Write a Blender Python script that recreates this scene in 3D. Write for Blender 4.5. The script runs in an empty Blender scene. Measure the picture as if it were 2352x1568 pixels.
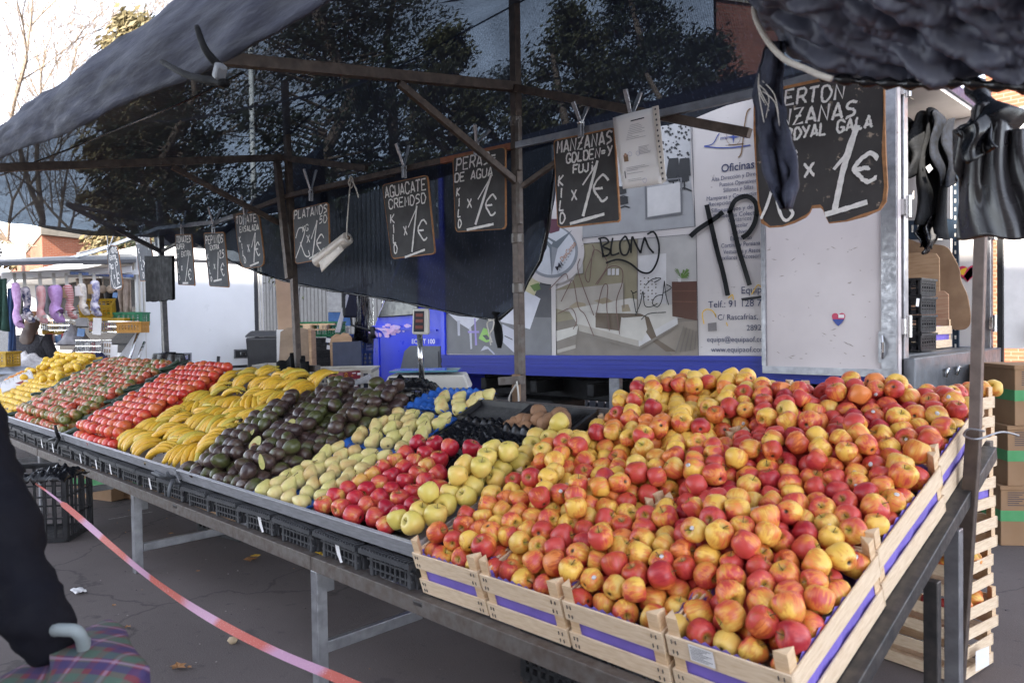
import bpy, bmesh, math, random
import numpy as np
from mathutils import Vector, Matrix, Euler, noise
R = math.radians
sc = bpy.context.scene
random.seed(7)

# ------------------------------------------------------------------ camera
F = 1750.0                                   # focal length in pixels of a 2352-wide picture
PITCH, ROLL, HEAD = R(1.277), R(-0.86), R(45)
CAM = Vector((0, 0, 1.5))
_f = Vector((-math.sin(HEAD) * math.cos(PITCH), math.cos(HEAD) * math.cos(PITCH), -math.sin(PITCH)))
_r0 = Vector((math.cos(HEAD), math.sin(HEAD), 0))
_u0 = _r0.cross(_f)
_r = _r0 * math.cos(ROLL) + _u0 * math.sin(ROLL)
_u = -_r0 * math.sin(ROLL) + _u0 * math.cos(ROLL)
cd = bpy.data.cameras.new('camera')
cam = bpy.data.objects.new('camera', cd)
sc.collection.objects.link(cam)
cam.matrix_world = Matrix(((_r.x, _u.x, -_f.x, CAM.x), (_r.y, _u.y, -_f.y, CAM.y), (_r.z, _u.z, -_f.z, CAM.z), (0, 0, 0, 1)))
cd.sensor_width = 36.0
cd.lens = F / 2352 * 36
cd.clip_end = 600
cd.clip_start = 0.05
cd.dof.use_dof = True
cd.dof.focus_distance = 5.0
cd.dof.aperture_fstop = 4.5
sc.camera = cam

# ------------------------------------------------------------------ light
SUN = Vector((0.45, -0.75, 0.50)).normalized()
EL = math.asin(SUN.z); AZ = math.atan2(SUN.x, SUN.y)
w = bpy.data.worlds.new('World'); sc.world = w; w.use_nodes = True
nt = w.node_tree; nt.nodes.clear()
sky = nt.nodes.new('ShaderNodeTexSky'); sky.sky_type = 'NISHITA'; sky.sun_disc = False
sky.sun_elevation = EL; sky.sun_rotation = AZ; sky.altitude = 600; sky.dust_density = 0.2; sky.air_density = 0.55; sky.ozone_density = 1.0
hs = nt.nodes.new('ShaderNodeHueSaturation'); hs.inputs['Saturation'].default_value = 0.38
bg = nt.nodes.new('ShaderNodeBackground'); bg.inputs['Strength'].default_value = 0.15
ou = nt.nodes.new('ShaderNodeOutputWorld')
nt.links.new(sky.outputs[0], hs.inputs['Color']); nt.links.new(hs.outputs[0], bg.inputs[0]); nt.links.new(bg.outputs[0], ou.inputs[0])
sl = bpy.data.lights.new('sun', 'SUN'); sl.energy = 3.2; sl.angle = R(0.5); sl.color = (1.0, 0.93, 0.82)
so = bpy.data.objects.new('sun', sl); sc.collection.objects.link(so)
so.rotation_euler = SUN.to_track_quat('Z', 'Y').to_euler(); so.location = (6, -10, 20)
sc.view_settings.view_transform = 'Standard'; sc.view_settings.look = 'None'
sc.view_settings.exposure = 2.75; sc.view_settings.gamma = 1.0
sc.cycles.transparent_max_bounces = 24; sc.cycles.max_bounces = 8; sc.cycles.use_denoising = True
sc.cycles.sample_clamp_indirect = 6.0
sc.render.film_transparent = False

# ------------------------------------------------------------------ helpers
def ray(px, py):
    return (_f + _r * ((px - 1176) / F) - _u * ((py - 784) / F))
def at(px, py, X=None, Y=None, Z=None, D=None):
    """the point of the place seen at a pixel (2352 x 1568 frame), on a plane x=X, y=Y, z=Z or at depth D"""
    d = ray(px, py)
    k = (X / d.x) if X is not None else (Y / d.y) if Y is not None else ((Z - CAM.z) / d.z) if Z is not None else D
    return CAM + d * k
def V(*a): return Vector(a)

class MB:
    def __init__(s): s.v = []; s.f = []; s.m = []; s.c = 0
    def add(s, vs, fs):
        o = len(s.v); s.v += [Vector(p) for p in vs]
        for f in fs: s.f.append([i + o for i in f]); s.m.append(s.c)
        return s
    def box(s, c, d, M=None):
        h = [Vector((x * d[0] / 2, y * d[1] / 2, z * d[2] / 2)) for z in (-1, 1) for y in (-1, 1) for x in (-1, 1)]
        if M is not None: h = [M @ p for p in h]
        return s.add([Vector(c) + p for p in h], [(0, 2, 3, 1), (4, 5, 7, 6), (0, 1, 5, 4), (2, 6, 7, 3), (0, 4, 6, 2), (1, 3, 7, 5)])
    def hexa(s, p):       # 8 corners: bottom loop 0-3, top loop 4-7
        return s.add(p, [(0, 3, 2, 1), (4, 5, 6, 7), (0, 1, 5, 4), (1, 2, 6, 5), (2, 3, 7, 6), (3, 0, 4, 7)])
    def beam(s, a, b, w, h, up=(0, 0, 1)):
        a = Vector(a); b = Vector(b); d = (b - a).normalized(); up = Vector(up)
        if abs(d.dot(up)) > .98: up = Vector((0, 1, 0))
        sd = d.cross(up).normalized() * (w / 2); u = sd.cross(d).normalized() * (h / 2)
        return s.hexa([a - sd - u, a + sd - u, b + sd - u, b - sd - u, a - sd + u, a + sd + u, b + sd + u, b - sd + u])
    def tube(s, pts, r, n=6, cap=True, flat=1.0):
        pts = [Vector(p) for p in pts]; k = len(pts); rr = r if isinstance(r, (list, tuple)) else [r] * k
        vs = []; up = None
        for i, p in enumerate(pts):
            d = (pts[min(i + 1, k - 1)] - pts[max(i - 1, 0)])
            d = d.normalized() if d.length > 1e-9 else Vector((0, 0, 1))
            if up is None: up = Vector((0, 0, 1)) if abs(d.z) < .9 else Vector((0, 1, 0))
            sd = d.cross(up).normalized(); up = sd.cross(d).normalized()
            for j in range(n):
                a = 2 * math.pi * j / n
                vs.append(p + (sd * math.cos(a) + up * math.sin(a) * flat) * rr[i])
        fs = [(i * n + j, i * n + (j + 1) % n, (i + 1) * n + (j + 1) % n, (i + 1) * n + j) for i in range(k - 1) for j in range(n)]
        if cap: fs += [tuple(range(n))[::-1], tuple(range((k - 1) * n, k * n))]
        return s.add(vs, fs)
    def lathe(s, prof, n=16, M=None, fn=None):
        vs = []
        for (r, z) in prof:
            for j in range(n):
                a = 2 * math.pi * j / n; p = Vector((r * math.cos(a), r * math.sin(a), z))
                if fn: p = fn(p, a)
                vs.append(M @ p if M is not None else p)
        k = len(prof)
        fs = [(i * n + j, i * n + (j + 1) % n, (i + 1) * n + (j + 1) % n, (i + 1) * n + j) for i in range(k - 1) for j in range(n)]
        fs += [tuple(range(n))[::-1], tuple(range((k - 1) * n, k * n))]
        return s.add(vs, fs)
    def prism(s, pts, off):
        pts = [Vector(p) for p in pts]; off = Vector(off); n = len(pts)
        return s.add(pts + [p + off for p in pts], [tuple(range(n))[::-1], tuple(range(n, 2 * n))] + [(i, (i + 1) % n, n + (i + 1) % n, n + i) for i in range(n)])
    def poly(s, pts): return s.add(pts, [tuple(range(len(pts)))])
    def grid(s, fn, nu, nv):
        vs = [fn(i / nu, j / nv) for j in range(nv + 1) for i in range(nu + 1)]; k = nu + 1
        return s.add(vs, [(j * k + i, j * k + i + 1, (j + 1) * k + i + 1, (j + 1) * k + i) for j in range(nv) for i in range(nu)])
    def slab(s, fn, nu, nv, th):   # a grid with thickness along its normals
        o = len(s.v); s.grid(fn, nu, nv); vs = s.v[o:]; k = nu + 1; nr = [Vector((0, 0, 0)) for _ in vs]
        fs = [f for f in s.f if f[0] >= o]
        for f in fs:
            a, b, c = (vs[f[q] - o] for q in (0, 1, 3)); q = (b - a).cross(c - a)
            for i in f: nr[i - o] += q
        s.add([p - q.normalized() * th for p, q in zip(vs, nr)], [tuple(i - o for i in f)[::-1] for f in fs])
        rim = list(range(k)) + [j * k + nu for j in range(1, nv + 1)] + [nv * k + i for i in range(nu - 1, -1, -1)] + [j * k for j in range(nv - 1, 0, -1)]
        m = len(vs)
        for a, b in zip(rim, rim[1:] + rim[:1]): s.f.append([o + b, o + a, o + m + a, o + m + b]); s.m.append(s.c)
        return s
    def build(s, name, mats, parent=None, smooth=False, bevel=0, local=False, flip=True):
        me = bpy.data.meshes.new(name)
        off = Vector((0, 0, 0))
        if not local:
            if parent is not None:
                q = parent
                while q is not None: off += q.location; q = q.parent
            elif s.v:
                lo = [min(p[i] for p in s.v) for i in range(3)]; hi = [max(p[i] for p in s.v) for i in range(3)]
                off = Vector(((lo[0] + hi[0]) / 2, (lo[1] + hi[1]) / 2, lo[2]))
        me.from_pydata([tuple(p - off) for p in s.v], [], [tuple(f) for f in s.f])
        for m in (mats if isinstance(mats, (list, tuple)) else [mats]): me.materials.append(m)
        me.polygons.foreach_set('material_index', s.m)
        if smooth: me.polygons.foreach_set('use_smooth', [True] * len(me.polygons))
        if flip:
            b = bmesh.new(); b.from_mesh(me); bmesh.ops.recalc_face_normals(b, faces=b.faces); b.to_mesh(me); b.free()
        me.update()
        o = bpy.data.objects.new(name, me); sc.collection.objects.link(o)
        if parent is not None: o.parent = parent
        elif not local: o.location = off
        if bevel:
            bv = o.modifiers.new('bevel', 'BEVEL'); bv.width = bevel; bv.segments = 2; bv.limit_method = 'ANGLE'
        return o

def tag(o, label=None, cat=None, group=None, kind=None):
    if label: o['label'] = label
    if cat: o['category'] = cat
    if group: o['group'] = group
    if kind: o['kind'] = kind
    return o
def thing(name, label, cat, loc=(0, 0, 0), group=None):
    o = bpy.data.objects.new(name, None); sc.collection.objects.link(o); o.location = loc; o.empty_display_size = .1
    return tag(o, label, cat, group)
KIDS = {}
def copy_tree(o, parent=None):
    c = o.copy(); sc.collection.objects.link(c)
    if parent is not None: c.parent = parent
    for ch in list(o.children): copy_tree(ch, c)
    return c
def spline(pts, k=6, closed=False):
    pts = [Vector(p) for p in pts]; n = len(pts); out = []
    for i in range(n if closed else n - 1):
        p = [pts[(i + q) % n] if closed else pts[max(0, min(n - 1, i + q))] for q in (-1, 0, 1, 2)]
        for j in range(k):
            t = j / k
            out.append(.5 * ((2 * p[1]) + (p[2] - p[0]) * t + (2 * p[0] - 5 * p[1] + 4 * p[2] - p[3]) * t * t + (3 * p[1] - p[0] - 3 * p[2] + p[3]) * t ** 3))
    if not closed: out.append(pts[-1])
    return out
def interp(x, xs, ys): return float(np.interp(x, xs, ys))

# ------------------------------------------------------------------ materials
class NB:
    def __init__(s, name):
        s.m = bpy.data.materials.new(name); s.m.use_nodes = True; s.t = s.m.node_tree; s.t.nodes.clear()
        s.out = s.n('OutputMaterial'); s.co = None
    def n(s, k, **kw):
        q = s.t.nodes.new('ShaderNode' + k)
        for a, b in kw.items(): setattr(q, a, b)
        return q
    def l(s, a, b): s.t.links.new(a, b); return s
    def coord(s, scale=None):
        if s.co is None: s.co = s.n('TexCoord').outputs['Object']
        if scale is None: return s.co
        mp = s.n('Mapping'); mp.inputs['Scale'].default_value = scale; s.l(s.co, mp.inputs[0]); return mp.outputs[0]
    def noise(s, scale, detail=4, vec=None, dist=0.0, rough=.55):
        q = s.n('TexNoise'); q.inputs['Scale'].default_value = scale; q.inputs['Detail'].default_value = detail
        q.inputs['Distortion'].default_value = dist; q.inputs['Roughness'].default_value = rough
        s.l(vec if vec is not None else s.coord(), q.inputs['Vector']); return q.outputs['Fac']
    def ramp(s, fac, stops):
        q = s.n('ValToRGB'); e = q.color_ramp.elements
        while len(e) < len(stops): e.new(.5)
        for x, (p, c) in zip(e, stops): x.position = p; x.color = (*c, 1) if len(c) == 3 else c
        s.l(fac, q.inputs[0]); return q.outputs[0]
    def mix(s, fac, a, b, mode='MIX'):
        q = s.n('Mix', data_type='RGBA', blend_type=mode)
        for v, i in ((fac, 0), (a, 6), (b, 7)):
            if isinstance(v, (int, float)): q.inputs[i].default_value = v
            elif isinstance(v, tuple): q.inputs[i].default_value = (*v, 1)
            else: s.l(v, q.inputs[i])
        return q.outputs[2]
    def math(s, op, a, b=0.0, clamp=False):
        q = s.n('Math', operation=op, use_clamp=clamp)
        for v, i in ((a, 0), (b, 1)):
            if isinstance(v, (int, float)): q.inputs[i].default_value = v
            else: s.l(v, q.inputs[i])
        return q.outputs[0]
    def rng(s, v, a, b, c=0, d=1):
        q = s.n('MapRange'); q.clamp = True
        for i, x in enumerate((a, b, c, d)): q.inputs[i + 1].default_value = x
        s.l(v, q.inputs[0]); return q.outputs[0]
    def bsdf(s, col, rough=.6, metal=0, bump=None, bstr=.3, bdist=.01, **kw):
        p = s.n('BsdfPrincipled')
        for v, k in ((col, 'Base Color'), (rough, 'Roughness'), (metal, 'Metallic')):
            if isinstance(v, (int, float)): p.inputs[k].default_value = v
            elif isinstance(v, tuple): p.inputs[k].default_value = (*v, 1)
            else: s.l(v, p.inputs[k])
        for k, v in kw.items(): p.inputs[k.replace('_', ' ')].default_value = v
        if bump is not None:
            b = s.n('Bump'); b.inputs['Strength'].default_value = bstr; b.inputs['Distance'].default_value = bdist
            s.l(bump, b.inputs['Height']); s.l(b.outputs[0], p.inputs['Normal'])
        s.p = p; s.l(p.outputs[0], s.out.inputs[0]); return s.m

def mat(name, c, rough=.6, metal=0, var=.25, scale=9, c2=None, bump=0, bscale=40, stretch=None, detail=5, **kw):
    """plain procedural material: two tones mixed by noise, fine wear in roughness and bump"""
    b = NB(name); vec = b.coord(stretch) if stretch else None
    c2 = c2 or tuple(x * (1 - var) for x in c)
    col = b.mix(b.rng(b.noise(scale, detail, vec), .35, .68), c, c2)
    ro = b.rng(b.noise(scale * 2.3, 3, vec), .3, .7, max(.05, rough - .1), min(1, rough + .12))
    return b.bsdf(col, ro, metal, b.noise(bscale, 3, vec) if bump else None, bump, .004, **kw)

M = {}
M['steel'] = mat('galvanised_steel', (.36, .36, .38), .38, .75, .35, 14, bump=.15)
M['tray_steel'] = mat('tray_steel', (.50, .50, .53), .38, .5, .3, 5, stretch=(3, 25, 25), bump=.1)
M['rust'] = mat('rusty_steel', (.13, .115, .105), .6, .35, .2, 22, c2=(.085, .062, .05), bump=.3, bscale=90)
M['brownsteel'] = mat('brown_painted_steel', (.10, .075, .06), .55, .3, .3, 18, c2=(.05, .035, .03), bump=.2)
M['orangesteel'] = mat('orange_primer_steel', (.30, .10, .045), .6, .1, .3, 16)
M['wood'] = mat('poplar_wood', (.68, .49, .31), .7, 0, .2, 7, c2=(.56, .37, .21), bump=.25, bscale=30, stretch=(3, 3, 14))
M['woodw'] = mat('pale_poplar_wood', (.72, .57, .41), .7, 0, .2, 9, c2=(.58, .42, .27), bump=.25, bscale=50, stretch=(2, 2, 16))
M['ply'] = mat('plywood', (.42, .27, .16), .75, 0, .3, 6, c2=(.30, .18, .10), bump=.2, stretch=(1, 1, 9))
M['plyd'] = mat('dark_plywood', (.27, .17, .10), .75, 0, .3, 5, c2=(.18, .105, .06), bump=.2)
M['liner'] = mat('purple_paper', (.20, .14, .52), .65, 0, .25, 8, bump=.4, bscale=18)
M['blackpl'] = mat('black_plastic', (.010, .010, .012), .45, 0, .3, 14, c2=(.017, .017, .02), bump=.15)
M['bag'] = mat('black_bag_plastic', (.006, .006, .008), .26, 0, .3, 6, bump=.5, bscale=14)
M['sheet'] = mat('black_sheet_plastic', (.085, .09, .125), .5, 0, .3, 5, bump=.35, bscale=16)
M['white'] = mat('white_plastic', (.72, .71, .70), .45, 0, .06, 5)
M['offwhite'] = mat('off_white_plastic', (.58, .55, .50), .5, 0, .15, 6)
M['card'] = mat('cardboard', (.25, .145, .075), .8, 0, .15, 4)
M['green'] = mat('green_print', (.06, .25, .09), .7, 0, .1)
M['ink'] = mat('dark_ink', (.03, .03, .045), .6, 0, .1)
M['chalk'] = mat('chalk_paint', (.74, .72, .70), .85, 0, .18, 60)
M['matt'] = mat('matt_carrier_bag', (.0030, .0030, .0036), .7, 0, .4, 6, bump=.3, bscale=16, Specular_IOR_Level=.15)
M['grey'] = mat('grey_plastic', (.10, .105, .115), .5, 0, .15)
M['chrome'] = mat('polished_metal', (.6, .6, .6), .2, .95, .1)
M['rope'] = mat('cord', (.62, .58, .52), .8, 0, .15, 60)
# ================================================================== SETTING
def asphalt():
    b = NB('asphalt'); n1 = b.noise(1.1, 6); n2 = b.noise(160, 3); n3 = b.noise(14, 5)
    col = b.mix(b.rng(n1, .35, .65), (.090, .071, .068), (.122, .098, .094))
    col = b.mix(b.rng(n2, .45, .75, 0, .6), col, (.15, .135, .13))
    col = b.mix(b.rng(n3, .62, .72, 0, .5), col, (.04, .036, .038))
    vo = b.n('TexVoronoi', feature='DISTANCE_TO_EDGE'); vo.inputs['Scale'].default_value = .55; wp = b.n('VectorMath', operation='ADD'); nz = b.n('TexNoise'); nz.inputs['Scale'].default_value = 1.7; nz.inputs['Detail'].default_value = 6; b.l(b.coord(), nz.inputs['Vector']); b.l(b.coord(), wp.inputs[0]); b.l(nz.outputs['Color'], wp.inputs[1]); b.l(wp.outputs[0], vo.inputs['Vector'])
    col = b.mix(b.rng(vo.outputs['Distance'], .002, .010, .55, 0), col, (.03, .026, .026))
    col = b.mix(b.rng(b.noise(5.5, 3), .66, .72, 0, .45), col, (.035, .03, .032)); col = b.mix(b.rng(b.noise(38, 2), .70, .74, 0, .5), col, (.19, .16, .15))
    return b.bsdf(col, .88, 0, n2, .6, .006)
M['asphalt'] = asphalt()
g = MB(); g.grid(lambda u, v: V(-300 + 600 * u, -300 + 600 * v, 0), 40, 40)
tag(g.build('ground', M['asphalt']), kind='structure')
M['roadpaint'] = mat('worn_road_paint', (.5, .48, .46), .85, 0, .75, 30)
p0, p1 = at(268, 1189, Z=.004), at(332, 1178, Z=.004)
tag(MB().prism([p0 + V(0, -.06, 0), p1 + V(0, -.06, 0), p1 + V(0, .06, 0), p0 + V(0, .06, 0)], (0, 0, .002)).build('road_marking', M['roadpaint']), kind='structure')

def brick(name, c1, c2, mortar, sc_):
    b = NB(name); t = b.n('TexBrick'); t.inputs['Scale'].default_value = sc_
    for k, v in (('Color1', c1), ('Color2', c2), ('Mortar', mortar)): t.inputs[k].default_value = (*v, 1)
    t.inputs['Mortar Size'].default_value = .018; t.inputs['Brick Width'].default_value = .5; t.inputs['Row Height'].default_value = .16
    # wall coordinates: along the wall and up
    sx = b.n('SeparateXYZ'); b.l(b.coord(), sx.inputs[0]); cx = b.n('CombineXYZ')
    ge = b.n('NewGeometry'); sn = b.n('SeparateXYZ'); b.l(ge.outputs['True Normal'], sn.inputs[0])
    b.l(b.math('SUBTRACT', b.math('MULTIPLY', sn.outputs[0], sx.outputs[1]), b.math('MULTIPLY', sn.outputs[1], sx.outputs[0])), cx.inputs[0]); b.l(sx.outputs[2], cx.inputs[1])
    b.l(cx.outputs[0], t.inputs['Vector'])
    col = b.mix(b.rng(b.noise(.9, 5), .35, .7, 0, .45), t.outputs['Color'], tuple(x * .6 for x in c1))
    return b.bsdf(col, .85, 0, t.outputs['Fac'], .4, .01)
M['brick'] = brick('red_brick', (.34, .105, .05), (.28, .08, .04), (.30, .20, .14), 2.0)
M['brickdark'] = brick('dark_red_brick', (.26, .085, .055), (.20, .065, .045), (.22, .15, .12), 2.2)
M['brickpale'] = brick('pale_brick', (.52, .44, .36), (.46, .38, .30), (.5, .46, .4), 2.0)
M['concrete'] = mat('concrete', (.24, .21, .17), .85, 0, .25, 3, bump=.2)
M['glassdark'] = mat('dark_window_glass', (.03, .035, .045), .08, 0, .2)

# brick hut on the far left, corner toward us
t = thing('brick_building', 'flat roofed orange brick building far behind the sock stall', 'building', at(98, 600, D=34))
D0 = 34.0; c = at(98, 600, D=D0); c.z = 0
rt = at(340, 600, D=39); rt.z = 0; lf = at(22, 600, D=56); lf.z = 0; top = at(98, 540, D=D0).z
bk = rt + lf - c
wl = MB(); wl.hexa([c, rt, bk, lf] + [p + V(0, 0, top) for p in (c, rt, bk, lf)]); wl.build('wall', M['brick'], t)
e = 1.02
def cen(p): m = (c + rt + bk + lf) / 4; return m + (p - m) * e
ro = MB(); ro.hexa([cen(p) + V(0, 0, top + .004) for p in (c, rt, bk, lf)] + [cen(p) + V(0, 0, top + .42) for p in (c, rt, bk, lf)]); ro.build('roof', M['concrete'], t)

# brick chimney tower seen through the net
t = thing('brick_tower', 'tall dark red brick tower rising behind the lorry roof', 'building', at(1692, 600, D=17))
bp = [at(1650, 600, D=17), at(1790, 600, D=17.5), at(1790, 600, D=19.6), at(1650, 600, D=19)]
hz = 8.6
wl = MB(); wl.hexa([V(p.x, p.y, 0) for p in bp] + [V(p.x, p.y, hz) for p in bp]); wl.build('wall', M['brickdark'], t)
m_ = sum((V(p.x, p.y, 0) for p in bp), V(0, 0, 0)) / 4
cp = MB(); cp.hexa([m_ + (V(p.x, p.y, 0) - m_) * 1.08 + V(0, 0, hz + .003) for p in bp] + [m_ + (V(p.x, p.y, 0) - m_) * 1.08 + V(0, 0, hz + .25) for p in bp]); cp.build('roof', M['concrete'], t)

# brick block at the right, behind the lorry
t = thing('apartment_building', 'orange brick block with windows seen beyond the open lorry at the right edge', 'building', (0.5, 19, 0))
wl = MB(); wl.hexa([V(-4.2, 18, 0), V(6, 18, 0), V(6, 26, 0), V(-4.2, 26, 0), V(-4.2, 18, 9), V(6, 18, 9), V(6, 26, 9), V(-4.2, 26, 9)]); wl.build('wall', M['brick'], t)
rr = MB(); rr.box((.9, 22, 9.15), (10.6, 8.4, .28)); rr.build('roof', M['concrete'], t)
for i in range(5):
    for zz in (1.6, 4.2, 6.6):
        xx = -3.2 + i * 2
        fr = MB(); fr.box((xx, 17.97, zz + .7), (1.3, .1, 1.5)); fo = fr.build('window', M['white'], t)
        gl = MB(); gl.box((xx, 17.91, zz + .7), (1.14, .03, 1.34)); gl.build('pane', M['glassdark'], fo)

# unseen block added behind the camera to keep the stall in the shade
t = thing('added_shade_block', 'unseen pale brick block with steep gable, added to shade the stall', 'building', (10, -14, 0))
pf = [V(-2.78, -9, 0), V(10.5, -9, 0), V(10.5, -9, 12.9), V(-2.78, -9, 12.9)]
wl = MB(); wl.prism(pf, (0, -10, 0)); wl.build('wall', M['brickpale'], t)
MB().prism([V(-5.3, -9.01, 0), V(-2.782, -9.01, 0), V(-2.782, -9.01, 12.89), V(-3.24, -9.01, 12.06), V(-4.26, -9.01, 10.2), V(-5.3, -9.01, 8.3)], (0, -1.0, 0)).build('shade_gable_wall', M['brickpale'], t)  # thin gable shaped to cast the slanted shadow edge on the van
for fl in range(4):
    for i in range(4):
        xx = -.6 + i * 2.6; zz = 1.2 + fl * 3.1
        fr = MB(); fr.box((xx, -8.97, zz + .75), (1.3, .1, 1.6)); fo = fr.build('window', M['white'], t)
        gl = MB(); gl.box((xx, -8.91, zz + .75), (1.12, .03, 1.42)); gl.build('pane', M['glassdark'], fo)

# railing fence
t = thing('railing_fence', 'tall grey railing fence of close upright bars behind the white van', 'fence', (-20, 8.4, 0))
M['fencegrey'] = mat('fence_paint', (.045, .05, .062), .6, .1, .2)
bars = MB()
x = -44.0
while x < -6.5:
    bars.box((x, 8.4, 2.05), (.105, .03, 4.0)); x += .15
bars.build('bar_panel', M['fencegrey'], t)
rl = MB()
for z in (.35, 1.9, 3.85): rl.box((-25, 8.44, z), (38, .03, .06))
rl.build('rail', M['fencegrey'], t)
for i in range(14):
    MB().box((-44 + i * 2.9, 8.47, 2.05), (.1, .03, 4.1)).build('post', M['fencegrey'], t)

# lamp post
t = thing('lamp_post', 'slender white lamp post standing behind the dark net', 'street lamp', at(590, 760, D=16))
p = t.location; t.location.z = 0
MB().tube([V(p.x, p.y, 0), V(p.x, p.y, 4), V(p.x, p.y, 9.2)], [.075, .06, .045], 10).build('pole', M['white'], t, True)
MB().tube([V(p.x, p.y, 9.15), V(p.x - .5, p.y - .3, 9.5), V(p.x - 1.1, p.y - .7, 9.6)], .035, 8).build('arm', M['white'], t, True)
MB().box((p.x - 1.3, p.y - .8, 9.56), (.55, .22, .1)).build('lamp_head', M['grey'], t, bevel=.02)

# ------------------------------------------------------------------ trees
def leafmat(name, a, b_, c_):
    b = NB(name); n = b.noise(.9, 4)
    col = b.ramp(b.noise(2.2, 5), [(.3, a), (.52, b_), (.72, c_)])
    col = b.mix(b.rng(n, .4, .65, 0, .6), col, a)
    return b.bsdf(col, .7)
M['pine'] = leafmat('pine_needles', (.007, .012, .005), (.016, .024, .009), (.036, .040, .014))
M['warm'] = leafmat('tan_foliage', (.09, .075, .03), (.17, .13, .06), (.28, .21, .11))
M['bark'] = mat('bark', (.15, .11, .085), .85, 0, .35, 12, bump=.5)
M['twig'] = mat('pale_twig', (.26, .20, .15), .8, 0, .3, 10)
def evergreen(loc, h, wid, seed, label, m=None, leaf=.062, cl=270, per=95, bare=.22):
    rd = random.Random(seed)
    t = thing('pine_tree', label, 'tree', loc, 'trees beyond the fence')
    tr = MB(); L = Vector(loc)
    tr.tube([L + V(rd.uniform(-.2, .2) * k, rd.uniform(-.2, .2) * k, h * .93 * k / 6) for k in range(7)], [.22 * wid / 2.5 * (1 - k / 7.5) + .02 for k in range(7)], 8)
    cr = MB()
    for i in range(cl):
        q = rd.random(); z = h * (bare + (1 - bare) * q ** .85)
        rad = wid * (math.sin(min(1, (1 - q) * 1.25 + .12) * math.pi / 2)) * (.75 + .5 * noise.noise(Vector((i * .37, seed, q * 4))))
        a = rd.uniform(0, 2 * math.pi); r_ = rad * math.sqrt(rd.uniform(.12, 1))
        cc = L + V(math.cos(a) * r_, math.sin(a) * r_, z)
        s_ = wid * rd.uniform(.10, .24)
        if rd.random() < .35: tr.tube([L + V(0, 0, z - .3 * r_), cc], [.04, .012], 4, False)
        for j in range(per):
            d = Vector((rd.gauss(0, 1), rd.gauss(0, 1), rd.gauss(0, .7))) * s_ * .55
            n_ = Vector((rd.gauss(0, 1), rd.gauss(0, 1), rd.gauss(0, 1))).normalized(); u_ = n_.orthogonal().normalized(); w_ = n_.cross(u_)
            l1 = leaf * rd.uniform(.7, 1.5); l2 = leaf * rd.uniform(.25, .5); p = cc + d
            cr.add([p - u_ * l1, p + w_ * l2, p + u_ * l1, p - w_ * l2], [(0, 1, 2, 3)])
    tr.build('trunk', M['bark'], t, True)
    cr.build('crown', m or M['pine'], t, flip=False)
    return t
def gp(px, D):
    p = at(px, 760, D=D); return (p.x, p.y, 0)
evergreen(gp(430, 20), 9.5, 2.3, 3, 'dark pine tree behind the net, left of the white lamp post', cl=240)
evergreen(gp(760, 17), 10.5, 2.6, 5, 'dense dark pine tree just right of the white lamp post')
evergreen(gp(905, 20), 11.5, 2.4, 8, 'tall dark pine tree behind the middle of the net', cl=190)
evergreen(gp(1040, 15.5), 7.4, 1.5, 11, 'olive green tree behind the net left of the middle post', leafmat('olive_leaves', (.015, .018, .007), (.045, .045, .014), (.10, .09, .025)), cl=150)
evergreen(gp(1330, 15), 7.6, 1.7, 13, 'olive green tree behind the net right of the middle post', bpy.data.materials['olive_leaves'], cl=170)
evergreen(gp(1470, 19), 10.5, 2.1, 17, 'dark pine tree behind the lorry roof')
evergreen(gp(1620, 14), 6.6, 1.5, 19, 'bushy dark tree beside the brick tower', cl=150)
evergreen(gp(1180, 24), 9.5, 2.6, 23, 'far dark pine tree straight behind the middle post', cl=150)
evergreen(gp(330, 30), 13.6, 2.6, 29, 'sunlit tan leaved tree above the left end of the net', M['warm'], cl=170, leaf=.16)
evergreen(gp(-40, 42), 7.2, 2.4, 31, 'pale olive bush tree left of the brick building', M['warm'], cl=70, leaf=.2, bare=.1)

def bare_tree(loc, h, seed, label, lean=(0, 0), spread=.62, depth=6, r0=.2):
    rd = random.Random(seed); t = thing('bare_tree', label, 'tree', loc, 'leafless trees'); L = Vector(loc)
    tr = MB(); br = MB()
    def grow(p, d, l, r, k):
        q = [p]; n = 3 if k > 2 else 2
        for i in range(n):
            d = (d + Vector((rd.gauss(0, .13), rd.gauss(0, .13), rd.gauss(.03, .1)))).normalized(); q.append(q[-1] + d * l / n)
        rr = [r * (1 - .38 * i / n) for i in range(n + 1)]
        (tr if k == depth else br).tube(q, rr, 7 if k >= depth - 1 else 4 if k > 1 else 3, False)
        if k == 0: return
        for i in range(3 if k > 1 else 4):
            e = q[-1] if i == 0 else q[rd.randint(1, n)]
            ax = Vector((rd.gauss(0, 1), rd.gauss(0, 1), rd.gauss(0, .5))).normalized()
            nd = (d + ax * spread * (.5 if i == 0 else 1.15)).normalized()
            grow(e, nd, l * rd.uniform(.6, .82), max(.010, r * .56), k - 1)
    grow(L, Vector((lean[0], lean[1], 1)).normalized(), h * .30, r0, depth)
    tr.build('trunk', M['bark'], t, True); br.build('crown', M['twig'], t, True, flip=False)
bare_tree(gp(60, 40), 25, 4, 'large leafless tree with fine twigs behind the brick building, left one', (.02, 0), .62, 7, .26)
bare_tree(gp(215, 43), 26, 9, 'large leafless tree with fine twigs behind the middle of the brick building', (-.04, 0), .62, 7, .26)
bare_tree(gp(350, 38), 23, 15, 'leafless tree with fine twigs right of the brick building', (-.10, -.06), .62, 7, .24)
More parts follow.
